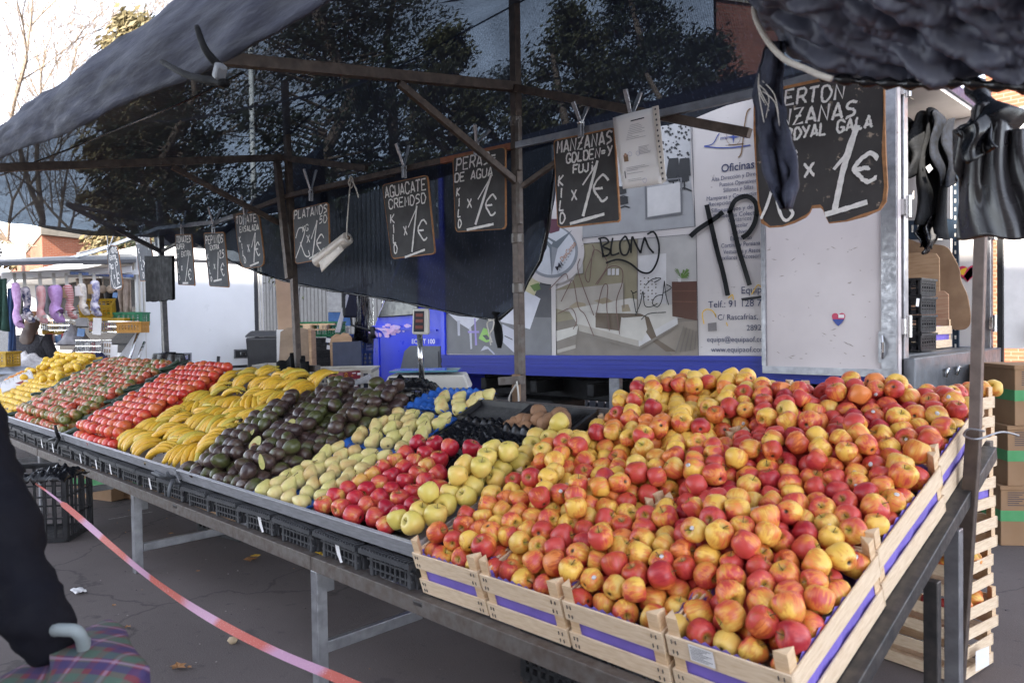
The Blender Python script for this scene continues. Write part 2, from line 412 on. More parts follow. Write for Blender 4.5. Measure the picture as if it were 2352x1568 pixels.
# ================================================================== BLUE LORRY
YS = 5.18                                             # plane of its side
def T(px, py, k=0): return at(px, py, Y=YS - k)
def C6(x, y): return 1091 + .39556 * x, 229.7 + .39556 * y
def C5(x, y): return 784 + .33325 * x, 522.5 + .33325 * y
M['blue'] = mat('blue_car_paint', (.014, .042, .74), .35, 0, .15, 3, c2=(.011, .034, .60), Coat_Weight=.15, Coat_Roughness=.2)
M['bluerail'] = mat('blue_rail_paint', (.010, .024, .32), .5, 0, .25, 10, stretch=(2, 20, 30), bump=.1)
M['navy'] = mat('navy_trim', (.012, .016, .06), .4, 0, .2)
def dirty(name, c):
    b = NB(name); n = b.noise(2.2, 6); s = b.noise(13, 6, b.coord((1, 1, 2)))
    col = b.mix(b.rng(n, .4, .7, 0, .5), c, tuple(x * .78 for x in c))
    col = b.mix(b.rng(s, .68, .73, 0, .65), col, (.16, .12, .09))
    return b.bsdf(col, b.rng(n, .3, .7, .3, .5), 0, n, .05, .004)
M['panel'] = dirty('lorry_panel_white', (.56, .515, .495))
M['doorw'] = dirty('lorry_door_white', (.56, .50, .495))
M['black'] = mat('matt_black', (.007, .007, .008), .6, 0, .2, bump=.15)
M['spray'] = mat('black_spray_paint', (.008, .008, .008), .35, 0, .1)
M['brown_spray'] = mat('faded_brown_marker', (.16, .09, .075), .6, 0, .2)
M['plate'] = mat('cargo_floor_metal', (.20, .21, .23), .45, .6, .3, 8, bump=.2)
M['inner'] = mat('cargo_inner_wall', (.58, .54, .52), .6, 0, .12, 4)
def P(c, r=.5, n=None): return mat(n or 'print_%d' % len(bpy.data.materials), c, r, 0, .14, 7)

truck = thing('box_lorry', 'blue box lorry with a printed white side and its rear door folded open', 'lorry', (-4, 6.2, 0), )
zb0, zb1 = T(1018, 855.5).z, T(2058, 886).z
zt0, zt1 = T(1231, 318).z, T(1731, 170).z
XF, XR = T(1018, 830).x, -1.72
zt0 = zt1 - .02; W_ = 2.12
def zb(x): return np.interp(x, [XF, XR], [zb0, zb1])
def zt(x): return np.interp(x, [XF, XR], [zt0, zt1])
ZM = .19
# side walls, roof, floor and front of the box (the rear is open)
b = MB()
b.hexa([V(XF, YS, zb(XF) + ZM), V(XR, YS, zb(XR) + ZM), V(XR, YS + .05, zb(XR) + ZM), V(XF, YS + .05, zb(XF) + ZM), V(XF, YS, zt(XF) - .08), V(XR, YS, zt(XR) - .08), V(XR, YS + .05, zt(XR) - .08), V(XF, YS + .05, zt(XF) - .08)])
b.build('side_panel', M['panel'], truck)
b = MB(); y = YS + W_
b.hexa([V(XF, y - .05, zb(XF) + ZM), V(XR, y - .05, zb(XR) + ZM), V(XR, y, zb(XR) + ZM), V(XF, y, zb(XF) + ZM), V(XF, y - .05, zt(XF) - .08), V(XR, y - .05, zt(XR) - .08), V(XR, y, zt(XR) - .08), V(XF, y, zt(XF) - .08)])
b.build('side_panel', M['inner'], truck)
b = MB(); b.hexa([V(XF, YS - .012, zt(XF) - .078), V(XR, YS - .012, zt(XR) - .078), V(XR, y + .012, zt(XR) - .078), V(XF, y + .012, zt(XF) - .078), V(XF, YS - .012, zt(XF)), V(XR, YS - .012, zt(XR)), V(XR, y + .012, zt(XR)), V(XF, y + .012, zt(XF))])
b.c = 1; b.hexa([V(XF + .06, YS + .052, zt(XF) - .11), V(XR - .02, YS + .052, zt(XR) - .11), V(XR - .02, y - .052, zt(XR) - .11), V(XF + .06, y - .052, zt(XF) - .11), V(XF + .06, YS + .052, zt(XF) - .082), V(XR - .02, YS + .052, zt(XR) - .082), V(XR - .02, y - .052, zt(XR) - .082), V(XF + .06, y - .052, zt(XF) - .082)])
b.build('roof', [M['navy'], M['inner']], truck)
b = MB(); b.hexa([V(XF, YS + .002, zb(XF) + .02), V(XR, YS + .002, zb(XR) + .02), V(XR, y, zb(XR) + .02), V(XF, y, zb(XF) + .02), V(XF, YS + .002, zb(XF) + ZM - .003), V(XR, YS + .002, zb(XR) + ZM - .003), V(XR, y, zb(XR) + ZM - .003), V(XF, y, zb(XF) + ZM - .003)])
b.build('floor', M['plate'], truck)
b = MB(); b.box((XF + .03, YS + W_ / 2, (zb(XF) + zt(XF)) / 2 + .06), (.05, W_ - .12, zt(XF) - zb(XF) - .32)); b.build('front_wall', M['blue'], truck)
# ribbed blue rail along the bottom
for side, yy in ((-1, YS - .012), (1, YS + W_ + .012)):
    b = MB()
    for k in range(5):
        a0, a1 = k / 5, (k + .86) / 5; q = .016 if k % 2 == 0 else .008
        b.hexa([V(x, yy + s * q, zb(x) + ZM * a) for a in (a0, a1) for x, s in ((XF, -1), (XR, -1), (XR, 1), (XF, 1))])
    b.hexa([V(x, yy + s * .005, zb(x) + ZM * a) for a in (0.0, .99) for x, s in ((XF, -1), (XR, -1), (XR, 1), (XF, 1))])
    b.build('side_rail', M['bluerail'], truck)
# upright corner strip at the cab end
b = MB(); b.beam(V(XF + .03, YS - .012, zb(XF) + ZM), V(XF + .03, YS - .012, zt(XF) - .08), .06, .03, (0, 1, 0)); b.build('corner_post', M['blue'], truck)
# rear frame: steel posts, sill
for yy in (YS + .02, YS + W_ - .02):
    b = MB(); b.hexa([V(XR + dx, yy + dy, z) for z in (zb(XR) - .02, zt(XR) - .08) for dx, dy in ((-.01, -.04), (.07, -.04), (.07, .04), (-.01, .04))]); b.build('rear_post', M['steel'], truck, bevel=.006)
    for zz in (1.45, 2.2, 2.95):
        h = MB(); h.tube([V(XR + .1, yy - .05, zz - .07), V(XR + .1, yy - .05, zz + .07)], .018, 8); h.box((XR + .075, yy - .02, zz), (.03, .09, .1)); h.build('hinge', M['chrome'], truck, bevel=.003)
b = MB(); b.box((XR + .06, YS + W_ / 2, zb(XR) + .06), (.14, W_ + .04, .24)); b.build('rear_sill', M['plate'], truck, bevel=.008)
b = MB(); b.box((XR + .05, YS + W_ / 2, .75), (.1, W_ - .3, .12)); b.box((XR + .05, YS + .5, .85), (.09, .14, .2)); b.box((XR + .05, YS + 1.5, .85), (.09, .14, .2)); b.build('bumper', M['black'], truck, bevel=.01)
for k in (0.55, .8): MB().tube([V(XR + .145, YS + k, zb(XR) + .03), V(XR + .16, YS + k, zb(XR) + .08), V(XR + .145, YS + k + .1, zb(XR) + .08)], .012, 6).build('latch_hook', M['chrome'], truck, True)
# folded-back rear door lying against the side
k = .10
d = [T(1754, 856, k), T(2060, 861, k), T(2046, 150, k), T(1736, 150, k)]
d = [V(d[0].x, YS - k, d[0].z), V(-1.66, YS - k, d[1].z), V(-1.66, YS - k, zt(XR) - .07), V(d[0].x, YS - k, zt(XR) - .07)]
b = MB(); b.prism(d, (0, .055, 0)); door = b.build('rear_door', M['doorw'], truck)
b = MB(); x0, x1, z0, z1 = d[0].x, d[1].x, d[0].z, d[2].z
yk = YS - k - .008
for a, e in ((V(x0, yk, z0 + .025), V(x1, yk, z0 + .025)), (V(x0, yk, z1 - .02), V(x1, yk, z1 - .02))): b.beam(a, e, .02, .05)
for xx, ww in ((x0 + .012, .03), (x1 - .05, .09)): b.beam(V(xx, yk - .002, z0 + .052), V(xx, yk - .002, z1 - .048), ww, .02, (0, 1, 0))
b.build('door_trim', M['steel'], door)
b = MB(); hp = at(2028, 797, Y=YS - k - .01); b.box(hp, (.05, .014, .2)); b.c = 1; b.tube([hp + V(0, -.012, .07), hp + V(.012, -.04, .03), hp + V(.012, -.04, -.03), hp + V(0, -.012, -.07)], .009, 6); b.build('door_handle', [M['steel'], M['chrome']], door)
def heart(b, c, s, y, mi):
    pts = []
    for i in range(28):
        a = 2 * math.pi * i / 28; pts.append(V(c.x + s * .058 * 16 * math.sin(a) ** 3, y, c.z + s * .058 * (13 * math.cos(a) - 5 * math.cos(2 * a) - 2 * math.cos(3 * a) - math.cos(4 * a))))
    b.c = mi; b.poly(pts)
M['redp'] = P((.55, .04, .10), n='red_print'); M['bluep'] = P((.03, .06, .28), n='blue_print'); M['yelp'] = P((.75, .45, .03), n='yellow_print'); M['whp'] = P((.78, .76, .76), n='white_print')
b = MB(); hc = at(1926, 730, Y=YS - k - .004); heart(b, hc, .048, YS - k - .004, 0)
b.c = 1; b.poly([hc + V(-.040, -.003, -.008), hc + V(.040, -.003, -.008), hc + V(.02, -.003, -.035), hc + V(0, -.003, -.054), hc + V(-.02, -.003, -.035)])
b.c = 2; b.poly([hc + V(0, -.003, .022), hc + V(.038, -.003, .022), hc + V(.038, -.003, .0), hc + V(0, -.003, .0)])
b.build('heart_sticker', [M['redp'], M['bluep'], M['whp']], door)
# rust scratch marks on the folded door
b = MB(); rd = random.Random(5)
for i in range(30):
    p = at(rd.uniform(1775, 2000), rd.uniform(530, 835), Y=YS - k - .003); a = rd.uniform(-.6, .6); l = rd.uniform(.004, .022)
    b.poly([p + V(-l, 0, -l * a), p + V(0, 0, -.004), p + V(l, 0, l * a), p + V(0, 0, .004)])
b.build('scratches', mat('faint_scratch', (.36, .31, .28), .7), door)
# second rear door, swung open on the far post and seen edge-on at the right
k2 = YS + W_ + .03
b = MB(); q = [at(2330, 836, Y=k2), at(2330, 235, Y=k2)]
b.hexa([V(XR + dx, k2 + dx * .12 + dy, z) for z in (zb(XR) + .17, zt(XR) - .1) for dx, dy in ((.10, 0), (1.15, 0), (1.15, .055), (.10, .055))])
d2 = b.build('rear_door', M['whp'], truck); d2['label'] = 'white right hand door swung out past the rear post'
b = MB(); b.box((XR + .34, k2 - .012 + .04, 1.38), (.05, .02, .22)); b.tube([V(XR + .34, k2, 1.46), V(XR + .34, k2 - .03, 1.42), V(XR + .34, k2 - .03, 1.34), V(XR + .34, k2, 1.3)], .01, 6); b.build('door_handle', M['steel'], d2)
b = MB(); b.box((XR + .12, k2 + .0, 2.1), (.04, .06, 2.0)); b.build('door_seal', M['black'], d2)

# ---- printed pictures on the side
def PIC(name, polys, k=.003, conv=C6):
    b = MB(); ms = []
    for i, (m, pts) in enumerate(polys):
        if m not in ms: ms.append(m)
        b.c = ms.index(m); b.poly([T(*conv(*p), k + i * .00008) for p in pts])
    return b.build(name, ms, truck, flip=False)
gr = P((.075, .075, .085)); gr2 = P((.16, .16, .17)); lil = P((.33, .27, .60)); grn = P((.28, .52, .12)); wd = P((.62, .62, .68)); wd2 = P((.50, .50, .57)); leafp = P((.12, .20, .05)); cream = P((.55, .5, .3))
PIC('desk_picture', [(gr, [(705, -420), (1446, -690), (1450, 880), (708, 870)]), (gr2, [(705, 600), (1448, 620), (1450, 880), (708, 870)]),
    (wd, [(735, 590), (985, 590), (880, 700), (800, 650)]), (wd2, [(798, 640), (818, 640), (818, 745), (803, 745)]), (wd2, [(880, 690), (896, 690), (902, 835), (890, 838)]),
    (lil, [(872, 712), (950, 712), (950, 726), (872, 726)]), (lil, [(915, 625), (925, 625), (936, 810), (922, 812)]),
    (wd, [(1060, 560), (1270, 430), (1372, 490), (1300, 700), (1190, 670), (1100, 650)]), (wd2, [(1110, 665), (1200, 710), (1195, 865), (1113, 790)]), (gr, [(1125, 742), (1180, 768), (1180, 776), (1125, 750)]),
    (grn, [(980, 690), (1020, 705), (1030, 780), (1000, 792), (946, 765)]), (gr, [(972, 742), (1002, 738), (1030, 770), (1000, 775)]), (wd2, [(985, 815), (1010, 820), (1060, 870), (1050, 875), (1010, 835), (960, 850)]),
    (cream, [(1255, 430), (1320, 330), (1370, 380), (1330, 470)]), (leafp, [(1300, 400), (1360, 380), (1375, 425), (1330, 440)]), (M['yelp'], [(712, 780), (722, 820), (728, 872), (712, 870)])], conv=C5)
wall = P((.27, .235, .15)); wall2 = P((.42, .40, .38)); flo = P((.25, .21, .17)); bed = P((.55, .52, .47)); bed2 = P((.40, .36, .31)); thr = P((.12, .085, .055)); cush = P((.33, .27, .18)); win = P((.58, .56, .55)); cab = P((.10, .045, .03)); cab2 = P((.14, .07, .045)); shade = P((.20, .17, .14))
bp = [(wall, [(470, 1100), (560, 1060), (620, 960), (625, 835), (940, 805), (940, 1240), (470, 1300)]), (wall2, [(940, 805), (1285, 775), (1292, 1290), (940, 1240)]),
    (shade, [(470, 1290), (700, 1250), (1292, 1270), (1298, 1488), (470, 1480)]), (flo, [(1050, 1370), (1180, 1290), (1294, 1280), (1298, 1488), (1150, 1485)]), (win, [(945, 905), (1110, 890), (1110, 1200), (945, 1215)])]
for i in range(5):
    for j in range(9):
        if (i * 7 + j * 5) % 3: bp.append((shade, [(958 + i * 22, 1030 + j * 18), (966 + i * 22, 1029 + j * 18), (966 + i * 22, 1037 + j * 18), (958 + i * 22, 1038 + j * 18)]))
bp += [(bed2, [(470, 1105), (860, 1060), (860, 1210), (540, 1230), (470, 1210)]), (bed, [(540, 1215), (900, 1150), (1150, 1190), (1175, 1290), (960, 1410), (600, 1310)]), (bed2, [(600, 1300), (960, 1395), (950, 1430), (605, 1340)]), (win, [(950, 1385), (1175, 1260), (1178, 1300), (952, 1432)]),
    (cush, [(545, 1200), (590, 1170), (640, 1180), (650, 1220), (580, 1215)]), (cush, [(690, 1165), (760, 1145), (800, 1170), (740, 1185)]), (cush, [(850, 1190), (890, 1185), (905, 1225), (855, 1230)]), (thr, [(700, 1235), (960, 1240), (1010, 1260), (1060, 1390), (1170, 1460), (1110, 1460), (1030, 1400), (960, 1300), (850, 1260), (840, 1340), (700, 1320)]),
    (bed, [(850, 1265), (985, 1255), (1000, 1330), (970, 1400), (845, 1370)]), (bed, [(470, 1340), (600, 1310), (590, 1360), (475, 1400)]), (shade, [(475, 1400), (590, 1360), (585, 1420), (478, 1450)]), (bed2, [(478, 1450), (585, 1420), (585, 1440), (478, 1470)]),
    (cab, [(1143, 1055), (1288, 1052), (1290, 1280), (1146, 1255)]), (cab2, [(1146, 1105), (1288, 1104), (1289, 1112), (1146, 1113)]), (cab2, [(1146, 1165), (1289, 1168), (1289, 1176), (1146, 1173)]),
    (win, [(1175, 1025), (1200, 1025), (1196, 1055), (1180, 1055)])]
for i in range(16):
    a = i * .41; cx, cy = 1195 + 42 * math.cos(a * 2.3), 1000 + 26 * math.sin(a * 3.1); bp.append((leafp, [(1198, 1035), (cx, cy), (cx + 10, cy + 7)]))
for i in range(3): bp.append((win, [(770 + i * 24, 980), (788 + i * 24, 978), (788 + i * 24, 1015), (770 + i * 24, 1017)]))
for i in range(9): bp.append((flo if i % 2 else shade, [(1160 + i * 14, 1470 - i * 3), (1168 + i * 14, 1470 - i * 3), (1215 + i * 9, 1310 + i * 4), (1210 + i * 9, 1310 + i * 4)]))
bp += [(shade, [(862, 1062), (866, 1062), (868, 1205), (862, 1208)]), (bed, [(540, 1215), (700, 1185), (860, 1190), (700, 1232)]), (shade, [(605, 1342), (950, 1432), (1178, 1302), (1182, 1312), (952, 1450), (600, 1358)]), (wall2, [(590, 940), (625, 930), (628, 1005), (590, 1012)]), (shade, [(940, 805), (946, 805), (946, 1240), (940, 1240)])]
PIC('bedroom_picture', bp)
of = P((.33, .33, .335)); of2 = P((.45, .45, .46)); dk = P((.02, .02, .022))
op = [(of, [(620, 500), (1255, 470), (1278, 732), (625, 800)]), (of2, [(620, 150), (1250, 105), (1255, 480), (620, 520)])]
rd = random.Random(3)
for i in range(60):
    x, y, s_ = rd.uniform(1085, 1246), rd.uniform(120, 340), rd.uniform(5, 11)
    op.append((dk, [(x + s_ * (1 if q % 2 else .55) * math.cos(q * .628), y + s_ * (1 if q % 2 else .55) * math.sin(q * .628)) for q in range(10)]))
for x in (1150, 1215):
    op += [(dk, [(x - 25, 340), (x + 30, 335), (x + 38, 440), (x - 40, 440)]), (dk, [(x - 40, 435), (x + 25, 430), (x + 30, 470), (x - 25, 480)]), (dk, [(x - 3, 470), (x + 5, 470), (x + 6, 520), (x - 2, 520)]), (dk, [(x - 45, 520), (x, 505), (x + 45, 525), (x + 42, 532), (x, 515), (x - 42, 528)])]
for x, y in ((860, 560), (870, 620)): op += [(dk, [(x - 30, y - 60), (x + 15, y - 55), (x + 20, y - 20), (x - 30, y - 10)]), (dk, [(x - 30, y + 5), (x, y - 8), (x + 32, y + 2), (x + 25, y + 8), (x, y), (x - 26, y + 10)])]
op += [(gr2, [(985, 500), (995, 500), (1000, 690), (990, 692)]), (gr2, [(985, 470), (1200, 450), (1200, 458), (985, 480)]), (gr2, [(1192, 455), (1202, 455), (1205, 660), (1195, 662)]), (gr2, [(990, 684), (1204, 655), (1204, 664), (990, 694)]), (win, [(1000, 510), (1190, 480), (1194, 650), (1002, 680)])]
PIC('office_picture', op)
# thin printed frame lines and the white gutters between the pictures
def line(b, pts, wpx, k, conv=C6, smooth=0):
    pts = [conv(*p) for p in pts]
    if smooth: pts = [(p.x, p.y) for p in spline([V(x, y, 0) for x, y in pts], smooth)]
    n = len(pts); L = []; Rr = []
    for i in range(n):
        dx = pts[min(i + 1, n - 1)][0] - pts[max(i - 1, 0)][0]; dy = pts[min(i + 1, n - 1)][1] - pts[max(i - 1, 0)][1]; l = math.hypot(dx, dy) or 1
        q = wpx * .39556 / 2
        L.append(T(pts[i][0] - dy / l * q, pts[i][1] + dx / l * q, k)); Rr.append(T(pts[i][0] + dy / l * q, pts[i][1] - dx / l * q, k))
    b.add(L + Rr, [(i, i + 1, n + i + 1, n + i) for i in range(n - 1)])
b = MB()
for pts in ([(625, 803), (1280, 735), (1252, 100)], [(468, 1100), (470, 1482)], [(625, 835), (1284, 776), (1298, 1490)], [(625, 803), (625, 835)]): line(b, pts, 3, .0105)
line(b, [(1276, 735), (1260, 90)], 2.5, .0106); b.build('picture_border', M['ink'], truck, flip=False)
# round compass emblem
def disc(c, r, n=48, sq=1.0): return [(c[0] + r * math.cos(2 * math.pi * i / n) * sq, c[1] + r * math.sin(2 * math.pi * i / n)) for i in range(n)]
cc = (445, 880); steel = P((.13, .15, .17)); pale = P((.56, .57, .60)); rim = P((.24, .25, .27)); wine = P((.10, .02, .04))
PIC('compass_emblem', [(M['panel'], disc(cc, 190)), (steel, disc(cc, 153)), (rim, disc((447, 882), 150)), (pale, disc((441, 874), 141)), (steel, [(445, 1022), (432, 860), (360, 760), (470, 820), (565, 755), (480, 862)]), (rim, [(445, 1022), (445, 850), (480, 862)]), (pale, [(445, 840), (360, 760), (452, 826)]),
    (wine, [(395, 690), (500, 690), (490, 760), (440, 775), (410, 765)])], k=.012)
PIC('picture_gutter', [(M['panel'], [(442, 1050), (468, 1050), (471, 1483), (447, 1483)])], k=.011)
# lettering
M['letter'] = P((.045, .055, .12), n='blue_lettering')
def text3d(b, s, a, e, h, shear=0.0, bold=0):
    """lay a line of type from a to e (world points), capital height h"""
    cu = bpy.data.curves.new('type', 'FONT'); cu.body = s; cu.size = 1.0; cu.offset = bold; cu.resolution_u = 3; cu.shear = shear
    ob = bpy.data.objects.new('type', cu); sc.collection.objects.link(ob)
    dg = bpy.context.evaluated_depsgraph_get(); me = bpy.data.meshes.new_from_object(ob.evaluated_get(dg))
    vs = [v.co.copy() for v in me.vertices]; fs = [tuple(p.vertices) for p in me.polygons]
    bpy.data.objects.remove(ob); bpy.data.meshes.remove(me); bpy.data.curves.remove(cu)
    x0 = min(v.x for v in vs); x1 = max(v.x for v in vs); u = (e - a) / (x1 - x0)
    up = V(0, 0, 1) if abs(u.normalized().z) < .8 else V(1, 0, 0)
    up = (up - u.normalized() * up.dot(u.normalized())).normalized()
    b.add([a + u * (v.x - x0) + up * (v.y / .69 * h) for v in vs], fs)
def tl(s, x0, y0, x1, y1, cap, bold=0):
    b = MB(); a = T(*C6(x0, y0), .0055); e = T(*C6(x1, y1), .0055); h = cap * .39556 * (a - CAM).dot(_f) / F
    text3d(b, s, a, e, h, bold=bold); return b
for s, x0, y0, x1, y1, cp, bo in (('Oficinas', 1430, 420, 1622, 393, 44, .012), ('Alta Dirección y Direc', 1373, 474, 1640, 437, 24, 0), ('Puestos Operativos', 1420, 504, 1632, 478, 24, 0), ('Sillones y Sillas', 1442, 536, 1616, 515, 24, 0), ('Mamparas y Compartim', 1345, 586, 1640, 552, 24, 0),
    ('Recepción', 1358, 618, 1485, 604, 24, 0), ('Sillones Fijos y de R', 1372, 655, 1645, 628, 24, 0), ('Bibliotecas Colectiv', 1385, 688, 1645, 664, 24, 0), ('Geriátricos', 1472, 710, 1605, 696, 24, 0), ('Escolar', 1500, 742, 1585, 732, 24, 0), ('Archivo', 1492, 780, 1580, 770, 24, 0), ('Estanterías', 1483, 817, 1607, 806, 24, 0),
    ('Cortinas y Persiana', 1430, 859, 1656, 840, 25, 0), ('Vestuarios y Aseos', 1442, 894, 1656, 882, 25, 0), ('uxiliares y Accesori', 1430, 929, 1657, 915, 25, 0), ('Equip', 1548, 1124, 1664, 1118, 40, 0), ('Telf.: 91 128 7', 1355, 1206, 1664, 1195, 38, 0), ('C/ Rascafrías, 1', 1410, 1277, 1670, 1272, 32, 0), ('2892', 1578, 1338, 1662, 1336, 32, 0),
    ('equipa@equipaof.co', 1348, 1403, 1674, 1403, 30, 0), ('www.equipaof.cor', 1370, 1462, 1674, 1462, 30, 0)):
    tl(s, x0, y0, x1, y1, cp, bo).build('lettering_line', M['letter'], truck, flip=False)
b = MB(); line(b, [(1330, 268), (1380, 255), (1410, 205), (1420, 195)], 5, .0055, smooth=4); line(b, [(1330, 270), (1420, 278), (1510, 275), (1600, 262)], 7, .0056, smooth=4)
q = tl('mi', 1425, 232, 1465, 228, 22); b.add(q.v, q.f); q = tl('fi', 1545, 222, 1600, 216, 26); b.add(q.v, q.f)
b.c = 1; line(b, [(1600, 50), (1580, 70), (1565, 150), (1548, 300), (1528, 335)], 7, .0058, smooth=5); line(b, [(1470, 262), (1560, 254)], 5, .0058)
line(b, [(1500 + 42 * math.cos(i * .3142), 215 + 48 * math.sin(i * .3142)) for i in range(21)], 2, .0058)
b.c = 0; b.poly([T(*C6(1500 + (36 if i % 2 == 0 else 8) * math.cos(i * math.pi / 4), 215 + (40 if i % 2 == 0 else 9) * math.sin(i * math.pi / 4)), .0062) for i in range(8)])
b.build('swoosh_logo', [bpy.data.materials['blue_print'], P((.20, .11, .04))], truck, flip=False)
b = MB(); a = T(*C6(475, 990), .019); e = T(*C6(580, 830), .019); text3d(b, 'Mi', T(*C6(478, 992), .019), T(*C6(510, 955), .019), .045, bold=.01)
b.c = 1; text3d(b, 'DesCanso', T(*C6(508, 940), .019), T(*C6(588, 838), .019), .05); b.c = 2
for i in range(10): b.poly([T(*C6(482 + i * 10 + 4 * math.cos(q * 1.05), 1000 - i * 13 - i * i * .3 + 4 * math.sin(q * 1.05)), .019) for q in range(6)])
b.build('emblem_lettering', [M['ink'], P((.45, .16, .03)), rim], truck, flip=False)
# graffiti
b = MB()
for st in ([(725, 800), (735, 850), (745, 905)], [(715, 806), (755, 800), (775, 825), (742, 850), (785, 872), (772, 900), (738, 908)], [(800, 800), (790, 860), (795, 900), (838, 888)], [(872, 790), (842, 830), (850, 890), (880, 898), (898, 850), (880, 800), (866, 790)],
           [(905, 888), (908, 830), (914, 792)], [(914, 792), (940, 850), (962, 888)], [(962, 888), (972, 840), (985, 796)], [(985, 796), (1010, 855), (1038, 888)], [(1000, 780), (1040, 768), (1068, 840), (1060, 930), (1020, 998), (965, 998), (900, 948), (830, 926), (760, 946)]): line(b, st, 11, .0205, smooth=6)
b.build('graffiti_tag', M['spray'], truck, flip=False)
b = MB()
for st in ([(1345, 608), (1400, 850), (1440, 1000), (1468, 1135)], [(1250, 792), (1300, 748), (1390, 690), (1440, 650)], [(1480, 640), (1530, 860), (1560, 960), (1595, 1075)], [(1475, 660), (1510, 585), (1580, 560), (1632, 605), (1628, 700), (1590, 770), (1550, 800)]): line(b, st, 28, .0212, smooth=6)
b.build('graffiti_letters', M['spray'], truck, flip=False)
b = MB()
for st in ([(500, 1170), (540, 1090), (570, 1050), (600, 1200), (640, 1250), (690, 1370)], [(680, 840), (690, 880), (640, 1010), (665, 1050), (690, 870), (770, 950), (700, 1070)], [(610, 920), (600, 1000), (690, 1250)], [(710, 1070), (780, 970), (850, 980), (855, 1060), (820, 1180), (840, 1360)], [(700, 1260), (740, 1090), (770, 1080), (765, 1200), (780, 1340)], [(480, 1240), (560, 1210), (590, 1280), (570, 1330)], [(430, 1100), (520, 1010), (540, 1040)]): line(b, st, 5, .0200, smooth=6)
b.build('graffiti_squiggle', M['brown_spray'], truck, flip=False)
b = MB()
for st in ([(905, 1105), (920, 1120), (940, 1110)], [(915, 1115), (925, 1180), (938, 1250)], [(930, 1250), (960, 1180), (975, 1110), (985, 1190), (1020, 1200), (1060, 1180)], [(1090, 1130), (1050, 1140), (1030, 1180), (1060, 1200), (1085, 1160), (1100, 1050)], [(1100, 1050), (1108, 1130), (1125, 1190)], [(1095, 1120), (1140, 1090), (1110, 1070)], [(990, 1075), (1030, 1040), (1080, 1035), (1040, 1060)], [(965, 1275), (1010, 1240), (1110, 1232)]): line(b, st, 5, .0195, smooth=5)
b.build('graffiti_scribble', M['spray'], truck, flip=False)
b = MB(); rd = random.Random(8)
for st in ([(1330, 1300), (1320, 1240), (1345, 1215), (1380, 1225), (1400, 1260)], [(1470, 1150), (1495, 1130), (1500, 1160)], [(1395, 1240), (1400, 1262)], [(1460, 1290), (1466, 1312)], [(1605, 1130), (1640, 1075), (1660, 1085)]): line(b, st, 6, .0192, smooth=4)
b.build('paint_drip', M['yelp'], truck, flip=False)
PIC('smudge', [(P((.20, .18, .18)), [(1352, 1296), (1402, 1290), (1404, 1340), (1354, 1342)])], k=.0062)
PIC('smudge', [(dk, [(1545, 1150), (1663, 1135), (1662, 1150), (1550, 1166)])], k=.0062)

# ---- chassis
b = MB(); b.box(((XF + XR) / 2, YS + .55, .86), (4.3, .1, .2)); b.box(((XF + XR) / 2, YS + 1.55, .86), (4.3, .1, .2))
for i in range(6): b.box((XF + .5 + i * .7, YS + W_ / 2, .9), (.08, 1.9, .12))
b.build('chassis_beam', M['black'], truck, bevel=.01)
b = MB(); b.tube([V(-4.55, YS + .3, .45), V(-4.55, YS + 1.8, .45)], .09, 10); b.tube([V(-4.55, YS + .85, .45), V(-4.55, YS + 1.25, .45)], .17, 12); b.build('axle', M['black'], truck, True)
b = MB(); b.box((-5.2, YS + .4, .62), (.8, .5, .32)); b.build('fuel_tank', M['black'], truck, bevel=.03)
b = MB(); xx = at(1413, 900, Y=YS + .05).x; b.box((xx, YS + .06, .82), (.11, .05, .46)); b.build('mudguard_bracket', M['steel'], truck, bevel=.004)
M['tyre'] = mat('tyre_rubber', (.018, .018, .018), .75, 0, .2, 20, bump=.3)
def wheel(x, y, r=.37, wd=.22):
    b = MB(); Mx = Matrix.Translation((x, y, r)) @ Matrix.Rotation(R(90), 4, 'X')
    b.lathe([(r * .6, -wd / 2), (r * .93, -wd / 2), (r, -wd / 2 + .03), (r, wd / 2 - .03), (r * .93, wd / 2), (r * .6, wd / 2)], 32, Mx); wv = b.build('wheel', M['tyre'], truck, True)
    h = MB(); h.lathe([(.03, -wd / 2 + .01), (r * .25, -wd / 2), (r * .35, -wd / 2 + .04), (r * .6, -wd / 2 + .015), (r * .6, wd / 2 - .02)], 24, Mx); h.build('wheel_rim', M['steel'], wv, True)
for x in (-2.75, -7.15):
    for y in (YS + .14, YS + W_ - .16): wheel(x, y)
# ---- cab
cabm = MB(); XC0, XC1 = XF - .06, T(846, 800).x
zl = .62; prof = [(XC1, zl + .1), (XC1 - .02, 1.15), (XC1 + .02, 1.50), (XC1 + .10, 1.62), (XC1 + .62, 2.36), (XC1 + .75, 2.42), (XC0, 2.44), (XC0, 1.02), (XC0 - .28, 1.02), (XC0 - .5, .88), (XC0 - .66, zl)]
cabm.prism([V(x, YS + .06, z) for x, z in prof], (0, 2.0, 0)); cabo = cabm.build('cab', M['blue'], truck, bevel=.035)
b = MB(); b.prism([V(x, YS + .035, z) for x, z in ((XC1 + .14, 1.60), (XC1 + .62, 2.25), (XC0 - .42, 2.28), (XC0 - .42, 1.62))], (0, .03, 0)); b.build('side_window', M['glassdark'], cabo, bevel=.012)
b = MB(); b.hexa([V(XC1 + .13 + dx, YS + .2 + dy, 1.66 + dz) for dx, dz in ((-.03, -.02), (.44, .62)) for dy, in ((0,), (1.7,))] + [V(XC1 + .1 + dx, YS + .2 + dy, 1.7 + dz) for dx, dz in ((-.03, -.02), (.44, .62)) for dy, in ((0,), (1.7,))]); b.build('windscreen', M['glassdark'], cabo)
